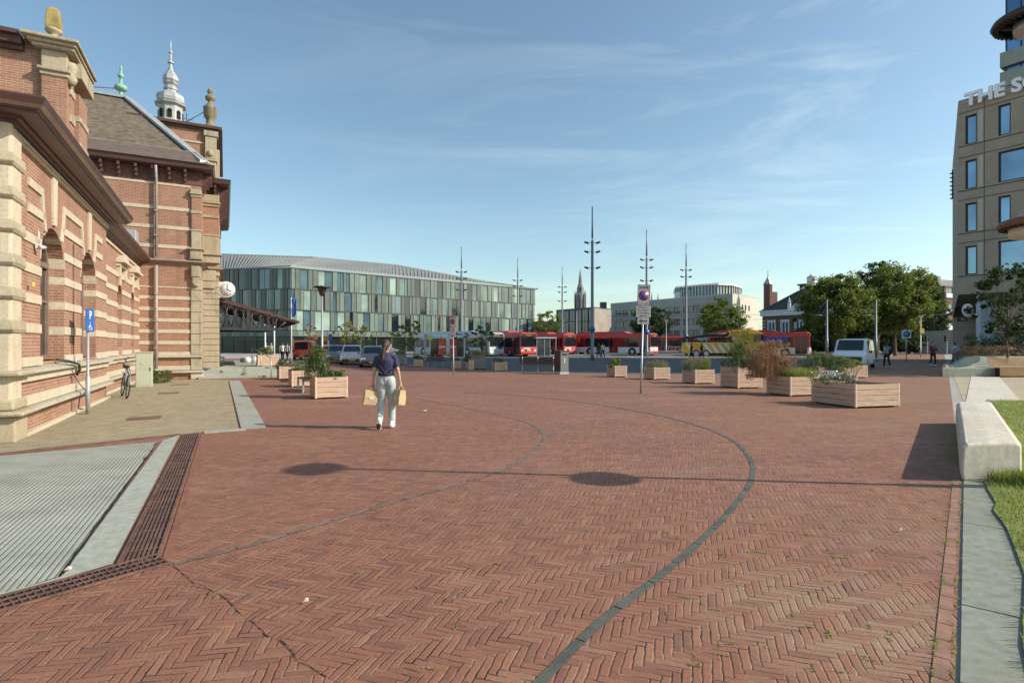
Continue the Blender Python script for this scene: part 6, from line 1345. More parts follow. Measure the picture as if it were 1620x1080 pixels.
# handrail, pot and steps things
e = empty('handrail', (0,0,0), 0, 'steel handrail down the right side of the entrance steps', 'handrail'); a, b = at(399, 31), at(429, 26.2); m = MB()
m.tube([(*a,.42),(*a,1.38),(*b,.95),(*b,0)], .025, 8); m.build('rail', M['steel'], e); m = MB(); mp2 = lerp(a,b,.5); m.tube([(*mp2,.2),(*mp2,1.14)], .02, 6); m.build('post', M['steel'], e)
c = at(348, 29.2); m = MB(); m.lathe([(.15,0),(.22,.5),(.2,.5),(.14,.05)], 10); o = m.build('plant_pot', M['dark']); o.location = (*c,.42); tag(o, 'dark pot at the corner of the station entrance', 'pot')
c = at(391, 36); m = MB(); [m.ell((random.uniform(-.5,.5), random.uniform(-.2,.2), .2),(.25,.2,.22),8,6) for _ in range(6)]; o = m.build('white_bags', M['white']); o.location = (*c,.35); tag(o, 'heap of white lumps on the terrace by the handrail', 'bags')
for px, Y, z, l in ((419.5, 40, 3.0, 'left thin white post under the canopy'), (434, 41, 3.3, 'middle thin white post right of the canopy beam')):
    m = MB(); m.tube([(0,0,0),(0,0,z)], .05, 8); m.tube([(0,0,z),(0,0,z+.03)], .08, 8); o = m.build('white_post', M['white']); o.location = (*at(px, Y),0); tag(o, l, 'post')
e = empty('flagpole', (*at(461, 43), 0), 0, 'white flagpole with a hanging blue flag by the canopy tip', 'flagpole'); m = MB(); m.tube([(0,0,0),(0,0,5.2)], [.05,.035], 8); m.build('pole', M['white'], e)
m = MB(); m.loft([[(.03+.35*t,.06*math.sin(t*9+i),z) for t in (0,.25,.5,.75,1)] for i, z in enumerate((5.15,4.8,4.4,4.0,3.7))], False); m.build('flag', M['blue'], e); e = [o for o in C.objects if o.name.startswith('flag') and o.type == 'MESH'][-1]; s_ = e.modifiers.new('s','SOLIDIFY'); s_.thickness = .01
# bus shelter
e = empty('bus_shelter', (*at(708, 58), 0), R(10), 'white framed bus shelter with orange red posters before the grey bus', 'bus shelter')
m = MB(); m.box(-1.9,-.7,2.35,1.9,.7,2.5); m.build('roof', M['white'], e)
for x_ in (-1.8, -.6, .6, 1.8): m = MB(); m.box(x_-.05,.5,0,x_+.05,.6,2.35); m.build('post', M['white'], e)
for x0, x1, mt in ((-1.75,-.65,GL),(.65,1.75,GL)): m = MB(); m.box(x0,.53,.3,x1,.56,2.2); m.build('glass_panel', mt, e)
for x0, x1 in ((-1.0,-.15),(.2,.95)): m = MB(); m.box(x0,-.3,.4,x1,-.2,2.1); p_ = m.build('poster', plain('orange red poster', (.55,.10,.05), .6, .5, 2), e); m = MB(); m.box(x0+.1,-.31,1.2,x1-.1,-.301,1.4); m.build('poster_band', M['whitesign'], p_)
m = MB(); m.box(-.5,.2,.4,1.2,.5,.46); m.build('seat', M['wooddark'], e)
e = empty('bus_shelter', (*at(860, 68), 0), R(10), 'glass bus shelter before the second red bus', 'bus shelter')
m = MB(); m.box(-1.0,-.6,2.3,1.5,.6,2.42); m.build('roof', M['white'], e); m = MB(); 
for x_ in (-.95,0,.7,1.45): m.box(x_-.04,-.5,0,x_+.04,-.42,2.3)
m.build('posts', M['steel'], e); m = MB(); m.box(-.9,-.48,.2,-.05,-.45,2.1); m.box(.05,-.48,.2,.66,-.45,2.1); m.build('glass_panel', GL, e)
e = empty('stop_display', (*at(669, 55), 0), 0, 'white stop name board on a dark post left of the shelter', 'sign board'); m = MB(); m.box(-.9,-.1,2.05,.1,.1,2.55); m.build('board', M['white'], e); m = MB(); m.box(.1,-.08,0,.28,.08,2.6); m.build('post', M['steel'], e); m = MB(); m.box(-.8,-.12,2.12,0,-.101,2.2); m.build('text_line', M['dark'], e)
e = empty('stop_plate', (*at(681, 56), 0), 0, 'small yellow bus stop plate right of the stop name board', 'sign'); m = MB(); m.tube([(0,0,0),(0,0,2.4)], .03, 6); m.build('post', M['steel'], e); m = MB(); m.box(-.2,-.03,2.0,.2,-.001,2.45); m.build('plate', M['yellowplate'], e)
e = empty('direction_sign', (*at(520, 56), 0), 0, 'blue and orange direction signs right of the left lamp post', 'sign'); m = MB(); m.tube([(0,0,0),(0,0,2.4)], .04, 6); m.build('post', M['steel'], e); m = MB(); m.box(.0,-.03,2.0,.35,-.041,2.6); m.build('blue_plate', M['blue'], e); m = MB(); m.box(-.7,-.03,1.9,-.05,-.04,2.3); m.build('orange_plate', plain('orange plate', (.6,.25,.03), .5), e)
# traffic signals and bollards at the junction
def sig(px, Y, lab):
    e = empty('traffic_light', (*at(px, Y), 0), 0, lab, 'traffic light', 'traffic lights at the junction'); m = MB(); 
    for k in range(7): m.box(-.07,-.07,k*.3,.07,.07,k*.3+.15)
    m.build('striped_post', M['white'], e); m = MB()
    for k in range(7): m.box(-.068,-.068,k*.3+.151,.068,.068,k*.3+.299)
    m.box(-.05,-.05,2.2,.05,.05,2.6); m.build('post_black', M['black'], e)
    h = MB(); h.box(-.32,-.15,1.9,-.08,.1,2.8); hd = h.build('signal_head', M['black'], e); 
    for k in range(3): h = MB(); h.tube([(-.2,-.151,2.05+k*.28),(-.2,-.2,2.05+k*.28)], .09, 10); h.build('signal_lens', M['dark'], hd)
sig(1467, 82, 'left striped traffic light post behind the person in dark red'); sig(1498, 80, 'striped traffic light post left of the man in blue'); sig(1482, 90, 'farther striped traffic light between the other two')
m = MB()
for k in range(26): m.box(k*.5,-.02,0,k*.5+.05,.02,1.15)
m.box(0,-.03,1.12,13,.03,1.18); m.box(0,-.03,.55,13,.03,.6); o = m.build('platform_railing', M['steel']); o.location = (*at(1052, 76), .1); o.rotation_euler = (0,0,R(8)); tag(o, 'grey metal railing between the red bus and the tow truck', 'railing')
# bicycle
def bicycle(loc, rz):
    e = empty('bicycle', loc, rz, 'old city bicycle parked against the station wall', 'bicycle')
    for y_ in (-.53, .53):
        t = MB(); t.tube([(0, y_+.33*math.cos(a*math.pi/12), .35+.33*math.sin(a*math.pi/12)) for a in range(25)], .018, 6); w_ = t.build('wheel', M['black'], e)
        t = MB()
        for a in range(10): t.tube([(0, y_, .35), (0, y_+.32*math.cos(a*.628), .35+.32*math.sin(a*.628))], .003, 3)
        t.tube([(0, y_+.36*math.cos(a*math.pi/12+.3), .35+.36*math.sin(a*math.pi/12+.3)) for a in range(11)], .012, 5); t.build('spokes', M['steel'], w_)
    t = MB(); 
    for p, q in (((0,-.53,.35),(0,-.42,.85)), ((0,-.40,.80),(0,.10,.40)), ((0,-.42,.72),(0,.10,.40)), ((0,.10,.30),(0,.25,.82)), ((0,.10,.32),(0,.53,.35)), ((0,.53,.35),(0,.22,.72))): t.tube([p, q], .016, 6)
    t.tube([(0,-.42,.85),(0,-.40,1.0)], .014, 6); t.box(-.06,.35,.72,.06,.85,.735); t.build('frame', plain('worn bicycle paint', (.22,.24,.24), .4, .2, 5), e)
    t = MB(); t.tube([(-.30,-.20,1.03),(-.22,-.36,1.06),(0,-.40,1.02),(.22,-.36,1.06),(.30,-.20,1.03)], .013, 6); t.build('handlebar', M['steel'], e)
    t = MB(); t.ell((0,.27,.92),(.09,.14,.045),10,6); t.tube([(0,.25,.8),(0,.27,.9)], .014, 6); t.build('saddle', M['black'], e)
    t = MB(); t.tube([(.03,.10,.31),(.08,.02,.22),(.16,.02,.22)], .01, 5); t.tube([(-.03,.10,.33),(-.08,.18,.42),(-.16,.18,.42)], .01, 5); t.tube([(.03,.10+.09*math.cos(a*.6),.32+.09*math.sin(a*.6)) for a in range(11)], .008, 4); t.build('pedals', M['dark'], e)
    t = MB(); t.ell((0,-.48,.88),(.04,.04,.045),8,6); t.build('headlamp', M['steel'], e); e.rotation_euler = (0, R(6), rz)
c = G(187, 630); bicycle((c[0], c[1]+.25, 0), TH+R(14))
# ---------------------------------------------------------------- vehicles (local: x forward = front at +x, centred, z up)
def wheel(e, x, y, r=.33, w_=.22):
    m = MB(); sg = 1 if y > 0 else -1; m.tube([(x, y-sg*w_, r), (x, y-sg*.02, r), (x, y, r)], [r, r, r*.94], 20); o = m.build('wheel', M['black'], e)
    m = MB(); m.tube([(x, y, r), (x, y+sg*.012, r)], [r*.66, r*.6], 14); m.build('rim', M['steel'], o)
def car(nm, L_, W, prof, paint, lab, cat, group=None, r=.32, wx=(.18, .82), van=False):
    """prof: list of (x 0..1 from rear, belt z, roof z, roof half width factor)"""
    e = empty(nm, (0,0,0), 0, lab, cat, group); hw = W/2; secs = []
    for x, zb, zt, k in prof:
        X = (x-.5)*L_; t = min(1, min(x, 1-x)/.06); h = hw*(.86+.14*t**.5)
        secs.append([(X,-h*.86,.20),(X,-h,.34),(X,-h*1.0,zb*.72),(X,-h*.96,zb),(X,-h*k,max(zb+.005, zt-.04)),(X,-h*k*.7,max(zb+.01, zt)),(X,h*k*.7,max(zb+.01, zt)),(X,h*k,max(zb+.005, zt-.04)),(X,h*.96,zb),(X,h*1.0,zb*.72),(X,h,.34),(X,h*.86,.20)])
    m = MB(); m.smooth = True; m.loft(secs); b = m.build('body', M[paint], e); md = b.modifiers.new('e', 'EDGE_SPLIT'); md.split_angle = R(38)
    # side glass and screens taken from the cabin sections
    cab = [s for s, p in zip(secs, prof) if p[2]-p[1] > .25]
    g = MB()
    for sg in (0, 1):
        for i in range(len(cab)-1):
            q0, q1 = cab[i], cab[i+1]; a0, a1 = (q0[3], q0[4]) if sg == 0 else (q0[8], q0[7]); b0_, b1_ = (q1[3], q1[4]) if sg == 0 else (q1[8], q1[7])
            o = Vector((0, -.012 if sg == 0 else .012, 0)); f = lambda p, q, t: Vector(p).lerp(Vector(q), t)+o
            lo, hi = .10, .90; A = f(a0, a1, lo); B = f(b0_, b1_, lo); Cc = f(b0_, b1_, hi); D = f(a0, a1, hi)
            A, B, Cc, D = A.lerp(B, .06), A.lerp(B, .94), D.lerp(Cc, .94), D.lerp(Cc, .06); g.add([A, B, Cc, D], [(0,1,2,3) if sg == 0 else (3,2,1,0)])
    g.build('side_windows', M['glassdark'], e)
    idx = [i for i, p in enumerate(prof) if p[2]-p[1] > .25]; i0, i1 = idx[0], idx[-1]
    for nm2, a, b in (('rear_window', i0-1, i0), ('windscreen', i1+1, i1)):
        if a < 0 or a >= len(secs): 
            continue
        A, B = secs[a], secs[b]; n_ = (Vector(B[5])-Vector(A[5])); up = Vector((-.0,0,0)); d = Vector((.03 if nm2 == 'windscreen' else -.03, 0, .02))
        lo = lambda k: Vector(A[k]).lerp(Vector(B[k]), .10)+d; hi = lambda k: Vector(A[k]).lerp(Vector(B[k]), .92)+d
        g = MB(); q = [lo(5)*1, lo(6)*1, hi(6), hi(5)]; q[0].y *= 1.25; q[1].y *= 1.25; q[2].y *= 1.2; q[3].y *= 1.2; g.add(q, [(0,1,2,3)]); g.build(nm2, M['glassdark'], e)
    for x in wx:
        for s in (-1, 1): wheel(e, (x-.5)*L_, s*(hw+.005), r)
    m = MB(); m.box(-L_/2-.02,-hw*.8,.28,-L_/2+.06,hw*.8,.5); m.build('rear_bumper', M['dark'], e, bevel=.02)
    m = MB(); m.box(L_/2-.06,-hw*.86,.22,L_/2+.02,hw*.86,.46); m.build('front_bumper', M['dark'], e, bevel=.02)
    zb = prof[-2][1]
    for s in (-1, 1):
        m = MB(); m.box(L_/2-.16,s*hw*.52,zb-.22,L_/2-.0,s*hw*.90,zb-.08); m.build('headlight', M['lamp'], e, bevel=.02)
        m = MB(); m.box(-L_/2-.01,s*hw*.62,prof[1][1]-.22,-L_/2+.10,s*hw*.92,prof[1][1]-.05); m.build('tail_light', M['redlens'], e, bevel=.02)
        m = MB(); x_ = (prof[i1][0]-.5)*L_; m.box(x_+.05,s*hw,prof[i1][1]-.02,x_+.18,s*(hw+.17),prof[i1][1]+.12); m.build('wing_mirror', M['dark' if van else paint], e, bevel=.02)
    m = MB(); m.box(L_/2+.021,-.24,.32,L_/2+.03,.24,.41); m.build('number_plate', M['yellowplate'], e)
    m = MB(); m.box(-L_/2-.03,-.26,.34,-L_/2-.021,.26,.45); m.build('number_plate', M['yellowplate'], e)
    return e
SED = [(0,.62,.62,.9),(.02,.88,.9,.86),(.12,.93,.96,.84),(.27,.93,1.40,.74),(.45,.92,1.47,.74),(.60,.91,1.40,.72),(.76,.88,.93,.84),(.95,.74,.76,.88),(1,.55,.56,.85)]
HAT = [(0,.65,.66,.9),(.02,.92,.95,.84),(.10,.94,1.38,.76),(.35,.94,1.52,.76),(.58,.93,1.45,.74),(.76,.92,.97,.84),(.95,.78,.80,.88),(1,.55,.56,.85)]
VAN = [(0,.9,.95,.93),(.01,1.05,1.86,.86),(.10,1.07,1.93,.86),(.45,1.07,1.95,.86),(.70,1.06,1.90,.84),(.86,1.05,1.12,.88),(.97,.88,.92,.92),(1,.6,.62,.9)]
def put(e, loc, heading): e.location = (*loc, 0); e.rotation_euler = (0, 0, heading)
def face(dx, dy): return math.atan2(dy, dx)
KDv = face(-KD.x, -KD.y)
v = car('white_van', 4.95, 1.95, VAN, 'carwhite', 'white minivan parked facing the camera at the edge of the road', 'van', van=True); c = at(1342, 35.0); put(v, (c[0]+KD.x*2.3, c[1]+KD.y*2.3), KDv)
m = MB(); m.box(2.44,-.75,.50,2.50,.75,.80); m.build('grille', M['dark'], v, bevel=.02); m = MB(); m.box(1.46,.30,1.14,1.62,.62,1.2); m.box(1.45,-.6,1.14,1.6,-.4,1.2); m.build('dashboard_papers', M['white'], v)
v = car('red_van', 4.8, 1.9, VAN, 'carred', 'bright red van seen from behind left of the lamp post', 'van', van=True); put(v, at(484, 59), R(100)); v.scale = (1,1,1.0)
cs_ = [(557, 44, HAT, 'carsilver', 'white silver hatchback in the middle of the parked row', 264, 1.0), (533, 48, HAT, 'cargrey', 'dark grey car at the left end of the parked row', 264, 1.0), (590, 39.5, SED, 'cargrey', 'grey saloon car just left of the walking woman', 262, 1.0), (516, 62, HAT, 'carred', 'small red car half hidden by the lamp post', 95, 1.0)]
for px, Y, pf_, pt, l, hd, s in cs_: put(car('parked_car', 4.3, 1.78, pf_, pt, l, 'car', 'cars parked left of the woman'), at(px, Y), R(hd+22))
for px, Y, l in ((604, 70, 'dark car roof glimpsed behind the small yellow trees'),): put(car('parked_car', 4.3, 1.78, SED, 'cargrey', l, 'car', 'cars parked left of the woman'), at(px, Y), R(200))
# buses
def bus(L_, paint, lower, lab, roofpod=True, split=None, poster=False):
    e = empty('city_bus', (0,0,0), 0, lab, 'bus', 'city buses at the stops'); hw = 1.27; H = 3.0
    segs = [(-L_/2, L_/2)] if not split else [(-L_/2, -L_/2+split-.5), (-L_/2+split+.5, L_/2)]
    for i, (a, b) in enumerate(segs):
        m = MB(); m.box(a,-hw,.32,b,hw,1.15); m.build('lower_body', M[lower], e, bevel=.06)
        m = MB(); m.box(a,-hw,1.15,b,hw,H-.2); m.build('body', M[paint], e, bevel=.05)
        secs = []
        for x in (a, a+.12, b-.25, b): k = .93 if x in (a, b) else 1.0; zt = H+.08 if x not in (a, b) else H-.05; secs.append([(x,-hw*k,H-.25),(x,-hw*k,H-.12),(x,-hw*k*.85,zt),(x,hw*k*.85,zt),(x,hw*k,H-.12),(x,hw*k,H-.25)])
        m = MB(); m.loft(secs); m.build('roof', M[paint], e)
        for s in (-1, 1):
            xs = a+.5; m = MB(); m.box(xs, s*(hw+.004), 1.18, b-1.75, s*(hw+.02), 2.42); f = m.build('side_windows', M['glassdark'], e)
            m = MB(); x_ = xs+1.6
            while x_ < b-2: m.box(x_, s*(hw+.021), 1.18, x_+.07, s*(hw+.026), 2.42); x_ += 1.65
            m.box(xs, s*(hw+.021), 2.02, b-1.75, s*(hw+.025), 2.05); m.build('window_pillars', M['black'], f)
        for x_ in ([a+2.6, b-2.7] if b-a > 7 else [b-2.4 if i == 0 else a+2.2]):
            for s in (-1, 1):
                wheel(e, x_, s*(hw+.012), .48, .3); m = MB(); m.tube([(x_, s*(hw-.02), .5), (x_, s*(hw+.006), .5)], .6, 18); m.build('wheel_arch', M['black'], e)
    if split: 
        m = MB()
        for k in range(8): m.box(-L_/2+split-.5+k*.125, -hw+.08+(k%2)*.06, .4, -L_/2+split-.5+k*.125+.12, hw-.08-(k%2)*.06, H-.1)
        m.build('bellows', M['black'], e)
    b = L_/2
    m = MB(); m.box(b+.002,-hw+.10,1.28,b+.03,hw-.10,2.52); m.build('windscreen', M['glassdark'], e, bevel=.01)
    m = MB(); m.box(b+.003,-hw+.16,2.56,b+.028,hw-.16,2.86); dd = m.build('destination_display', M['black'], e); text('display_text', {'busred': '60', 'busgrey': '455'}[paint]+' Station', .2, M['yellowplate'], dd, (b+.03,0,2.71), (R(90),0,R(90)), .002)
    for x_, w_ in ((b-1.55, 1.25), (b-6.2, 1.3)):
        m = MB(); m.box(x_, -hw-.03, .38, x_+w_, -hw-.002, 2.5); d_ = m.build('door', M['glassdark'], e); m = MB(); m.box(x_-.05,-hw-.035,.36,x_,-hw-.003,2.55); m.box(x_+w_,-hw-.035,.36,x_+w_+.05,-hw-.003,2.55); m.box(x_+w_/2-.04,-hw-.036,.38,x_+w_/2+.04,-hw-.031,2.5); m.build('door_frame', M[paint], d_)
    m = MB(); m.box(b-.05,-hw+.1,.3,b+.06,hw-.1,.62); m.build('front_bumper', M[paint], e, bevel=.03)
    m = MB(); m.box(b+.061,-.3,.72,b+.07,.3,.9); m.box(b+.004,-.8,.95,b+.02,.2,1.12); m.build('number_plate', M['whitesign'], e)
    for s in (-1, 1):
        m = MB(); m.box(b-.02,s*.72,.68,b+.035,s*1.15,.88); m.build('headlight', M['lamp'], e, bevel=.02)
        m = MB(); m.tube([(b,s*1.2,2.6),(b+.35,s*1.42,2.45)], .025, 5); m.box(b+.28,s*1.36,1.9,b+.4,s*1.58,2.4); m.build('mirror', M['black'], e, bevel=.03)
        m = MB(); m.box(-b-.02,s*.85,.9,-b+.01,s*1.2,1.5); m.build('tail_light', M['redlens'], e)
    m = MB(); m.box(-b-.025,-hw+.25,1.5,-b-.002,hw-.25,2.4); m.build('rear_window', M['glassdark'], e)
    if roofpod: m = MB(); m.hex([(-b+1,-.9,H+.07),(b-3.5,-.9,H+.07),(b-3.5,.9,H+.07),(-b+1,.9,H+.07)], [(-b+1.4,-.8,H+.36),(b-4.2,-.8,H+.36),(b-4.2,.8,H+.36),(-b+1.4,.8,H+.36)]); m.build('roof_pod', M[paint], e, bevel=.04)
    return e
def putbus(e, front, ang, L_, side=1):
    "front = position of the front left corner seen by the camera; ang = heading east of south"
    h = Vector((math.sin(ang), -math.cos(ang))); r_ = Vector((math.cos(ang), math.sin(ang)))   # r_ points right in the picture along the front
    c = Vector(front)-h*L_/2+r_*1.27; e.location = (c.x, c.y, .01); e.rotation_euler = (0,0,math.atan2(h.y, h.x))
putbus(bus(17.8, 'busgrey', 'busgrey', 'grey articulated bus with blue roof print, leftmost of the buses', split=10.5), at(774, 70), R(42), 17.8)
gb = [o for o in C.objects if o.name.startswith('city_bus')][0]; m = MB(); m.box(0,-1.295,2.55,3.2,-1.285,2.95); m.box(-6.5,-1.295,2.55,-5.2,-1.285,2.95); m.box(8.93,.2,1.0,8.95,.9,1.3); m.build('blue_print', M['busblue'], gb)
putbus(bus(12, 'busred', 'busred', 'red bus right beside the grey bus, facing the camera'), at(823, 70), R(30), 12)
putbus(bus(12, 'busred', 'busred', 'red bus behind the glass shelter, third from the left'), at(892, 79), R(40), 12)
putbus(bus(12, 'busred', 'busred', 'red bus partly hidden by the tallest mast'), at(926, 82), R(44), 12)
putbus(bus(12, 'busred', 'carwhite', 'red and white bus showing its long side behind the zone sign'), at(1029, 75), R(52), 12)
putbus(bus(12, 'busred', 'busred', 'distant red bus between railing and tow truck', False), at(1100, 108), R(75), 12)
putbus(bus(12, 'busred', 'carwhite', 'red roofed white bus right of the tow truck'), at(1281, 67), R(58), 12)
rb = [o for o in C.objects if o.name.startswith('city_bus') and o.type == 'EMPTY'][-1]; m = MB(); m.box(0.5,-1.31,1.9,3.6,-1.297,2.42); m.build('blue_print', M['busblue'], rb)
# tow truck
e = empty('tow_truck', (*at(1143, 66), 0), R(-10), 'big yellow recovery truck with white diagonal stripes', 'tow truck'); e.scale = (.88,.9,.93)
m = MB(); m.box(-5.2,-1.25,.55,2.6,1.25,1.9); m.build('side_lockers', M['yellow'], e, bevel=.04)
m = MB(); m.hex([(1.2,-1.15,1.9),(3.0,-1.15,1.9),(3.0,1.15,1.9),(1.2,1.15,1.9)], [(1.9,-1.1,3.35),(2.9,-1.1,3.45),(2.9,1.1,3.45),(1.9,1.1,3.35)]); m.hex([(.6,-.5,2.6),(2.2,-.5,3.0),(2.2,.5,3.0),(.6,.5,2.6)], [(.9,-.5,3.4),(2.2,-.5,3.55),(2.2,.5,3.55),(.9,.5,3.4)]); m.build('crane_housing', M['yellow'], e, bevel=.05)
m = MB(); m.hex([(2.9,-1.25,.7),(5.0,-1.25,.7),(5.0,1.25,.7),(2.9,1.25,.7)], [(2.9,-1.22,3.15),(4.75,-1.22,3.15),(4.75,1.22,3.15),(2.9,1.22,3.15)]); m.build('cab', M['yellow'], e, bevel=.06)
m = MB(); m.hex([(3.0,-1.15,3.15),(4.6,-1.15,3.15),(4.6,1.15,3.15),(3.0,1.15,3.15)], [(3.1,-1.05,3.6),(4.1,-1.05,3.45),(4.1,1.05,3.45),(3.1,1.05,3.6)]); m.build('roof_spoiler', M['yellow'], e, bevel=.05)
m = MB(); m.box(3.65,-1.262,2.0,4.55,-1.235,2.85); m.build('side_window', M['glassdark'], e); m = MB(); m.hex([(4.93,-1.1,1.85),(4.97,-1.1,1.85),(4.97,1.1,1.85),(4.93,1.1,1.85)], [(4.76,-1.1,2.95),(4.82,-1.1,2.95),(4.82,1.1,2.95),(4.76,1.1,2.95)]); m.build('windscreen', M['glassdark'], e)
m = MB(); m.box(4.85,-1.25,.55,5.15,1.25,1.25); m.build('front_bumper', M['white'], e, bevel=.05)
for s in (-1, 1): m = MB(); m.box(4.6,s*1.27,2.1,4.85,s*1.5,2.9); m.build('mirror', M['black'], e, bevel=.03); m = MB(); m.box(5.1,s*.75,.7,5.17,s*1.15,.95); m.build('headlight', M['lamp'], e)
for i, x_ in enumerate((-5.0,-2.75,-1.85,-.95,-.05)):
    m = MB(); m.hex([(x_,-1.262,1.75),(x_+.42,-1.262,1.75),(x_+1.2,-1.262,.62),(x_+.78,-1.262,.62)], [(x_,-1.252,1.75),(x_+.42,-1.252,1.75),(x_+1.2,-1.252,.62),(x_+.78,-1.252,.62)]); m.build('stripe', M['white'], e)
for x_ in (-3.6,-2.3,3.75):
    for s in (-1, 1): wheel(e, x_, s*1.27, .5, .32)
m = MB(); m.box(-5.3,-.9,1.95,1.5,.9,2.05); m.tube([(1.4,0,3.0),(-1.5,0,2.9),(-5.3,0,2.35)], [.28,.22,.15], 6); m.tube([(1.2,-.5,2.1),(-.8,-.4,2.8)], .09, 6); m.tube([(-2,.6,2.0),(-4.5,.6,2.7),(-5.8,.5,2.3)], .08, 6)
for k in range(10): m.tube([(-5+k*.6,random.uniform(-.9,.9),2.0),(-4.8+k*.6,random.uniform(-.9,.9),2.0+random.uniform(.3,.7))], .05, 5); m.box(-5+k*.6,-.8,2.0,-4.7+k*.6,-.4,2.25)
m.build('crane_boom', M['dark'], e); m = MB(); m.box(3.2,-.9,3.6,3.7,.9,3.75); m.build('beacon_bar', M['yellowplate'], e)
m = MB(); m.box(-2.4,-.6,.35,3.0,.6,.6); m.build('chassis', M['black'], e)

# ---------------------------------------------------------------- people
def fleshy(name, prims, mat, parent, vox, sm=6, n=12):
    m = MB()
    for p in prims:
        if p[0] == 'e': m.ell(p[1], p[2], n, 8)
        else: m.tube(p[1], p[2], n, round_=True)
    o = m.build(name, mat, parent); r = o.modifiers.new('r', 'REMESH'); r.mode = 'VOXEL'; r.voxel_size = vox; r.use_smooth_shade = True
    s = o.modifiers.new('s', 'SMOOTH'); s.factor = .5; s.iterations = sm; return o
def hand(wr, d, side, k=1.0):
    "relaxed, curled hand hanging along d from the wrist; side = thumb direction"
    wr, d, side = Vector(wr), Vector(d).normalized(), Vector(side).normalized(); nrm = d.cross(side).normalized(); P = []
    P.append(('t', [wr, wr+d*.05*k, wr+d*.085*k], [.022*k, .030*k, .030*k])); 
    for i, (o, l) in enumerate(((.027, .068), (.009, .078), (-.009, .072), (-.026, .056))):
        b = wr+d*.075*k+side*o*k; f1 = b+d*l*.45*k+nrm*.006; f2 = f1+d*l*.3*k+nrm*.022*k; f3 = f2+d*l*.12*k+nrm*.024*k
        P.append(('t', [b, f1, f2, f3], [.0095*k, .009*k, .008*k, .007*k]))
    P.append(('t', [wr+d*.03*k+side*.02*k, wr+d*.055*k+side*.042*k+nrm*.01, wr+d*.085*k+side*.045*k+nrm*.025*k], [.012*k, .0105*k, .009*k])); return P
def person(loc, rz, lab, top='greyc', legs='bluejean', hairm='hair', skin='skin', sc=1.0, stride=.18, arm=(0,0), vox=.014, bagm=None, long_hair=False, shoe='shoe'):
    e = empty('person', loc, rz, lab, 'person'); e.scale = (sc,)*3
    # local +y is the walking direction
    s = stride; B = []
    B += [('e', (0,.01,1.60), (.075,.092,.112)), ('t', [(0,0,1.42),(0,.005,1.52)], [.052,.048])]
    B += [('t', [(0,0,.98),(0,-.01,1.15),(0,0,1.33)], [.12,.105,.12])]
    arms = []
    for sg, (fx, fz) in ((-1, (arm[0], 0)), (1, (arm[1], 0))):
        sh = (sg*.18,0,1.38)
        if fx > .5: el = (sg*.21,.10,1.14); wr = (sg*.10,.28,1.26)
        else: el = (sg*.235,fx*.25-.03,1.12); wr = (sg*.245,fx*.5+.04,.88)
        arms.append((sh, el, wr)); B += [('t', [sh, el, wr], [.048,.040,.027])]; d = Vector(wr)-Vector(el); B += hand(wr, d, (0,1,0) if fx <= .5 else (0,0,1))
    B += [('e', (0,.095,1.585), (.012,.018,.022)), ('e', (.078,.0,1.59), (.014,.02,.03)), ('e', (-.078,.0,1.59), (.014,.02,.03))]
    body = fleshy('body', B, M[skin], e, vox if vox < .014 else .012)
    T = [('t', [(0,0,.96),(0,0,1.1),(0,0,1.25),(0,-.01,1.36)], [.14,.135,.155,.12]), ('t', [(-.17,0,1.38),(.17,0,1.38)], [.065,.065])]
    for sh, el, wr in arms: T += [('t', [sh, el] if top not in ('greyc','redc','blackc','cream') else [sh, el, tuple(Vector(wr).lerp(Vector(el), .1))], [.062,.052] if top not in ('greyc','redc','blackc','cream') else [.062,.054,.040])]
    fleshy('shirt', T, M[top], e, .014)
    Lg = [('t', [(0,0,.90),(0,0,1.0)], [.135,.13])]
    for sg, f in ((-1, s), (1, -s)): Lg += [('t', [(sg*.085,0,.90),(sg*.095,f*.55+.03,.50),(sg*.095,f-(.06 if f < 0 else 0),.09 if f > 0 else .14)], [.095,.066,.055])]
    fleshy('trousers', Lg, M[legs], e, .014)
    for sg, f in ((-1, s), (1, -s)):
        z = 0 if f > 0 else .05; fleshy('shoe', [('t', [(sg*.095,f-.09,.045+z),(sg*.098,f+.05,.04+z*.5),(sg*.10,f+.14,.032)], [.045,.042,.034])], M[shoe], e, .010, 2)
    H = [('e', (0,-.018,1.635), (.088,.098,.100))]
    if long_hair: H += [('t', [(0,-.08,1.6),(0,-.09,1.45)], [.07,.05])]
    fleshy('hair', H, M[hairm], e, .012, 2)
    for sg in (-1, 1): m = MB(); m.ell((sg*.03,.092,1.61), (.011,.006,.007), 8, 6); m.build('eye', M['black'], e)
    m = MB(); m.tube([(-.022,.094,1.545),(.022,.094,1.545)], .005, 5); m.build('mouth', plain('lips', (.35,.12,.10), .6), e)
    return e
pp = person((*G(1403,581.5),0), R(4), 'person in grey top with a black shoulder bag walking away on the road edge', 'greyc', 'blackc', skin='skindark', stride=.12)
m = MB(); m.ell((.13,-.17,1.10),(.13,.08,.20),12,8); m.tube([(.12,-.17,1.25),(-.08,-.13,1.45),(-.10,.05,1.44)], .018, 5); b = m.build('shoulder_bag', M['blackc']); b.location = pp.location; b.rotation_euler = (0,0,R(4)); tag(b, 'black shoulder bag on the back of the person in grey', 'bag')
person((*G(1476,578),0), R(170), 'person in dark red hooded top and black trousers walking on the red path', 'redc', 'blackc', 'blackc', stride=.10, arm=(.9,.9))
person((*at(1511, 41),0), R(170), 'man in a light blue shirt beyond the bed wall with hand at his face', 'bluec', 'bluejean', 'blackc', skin='skindark', arm=(.2,.9))
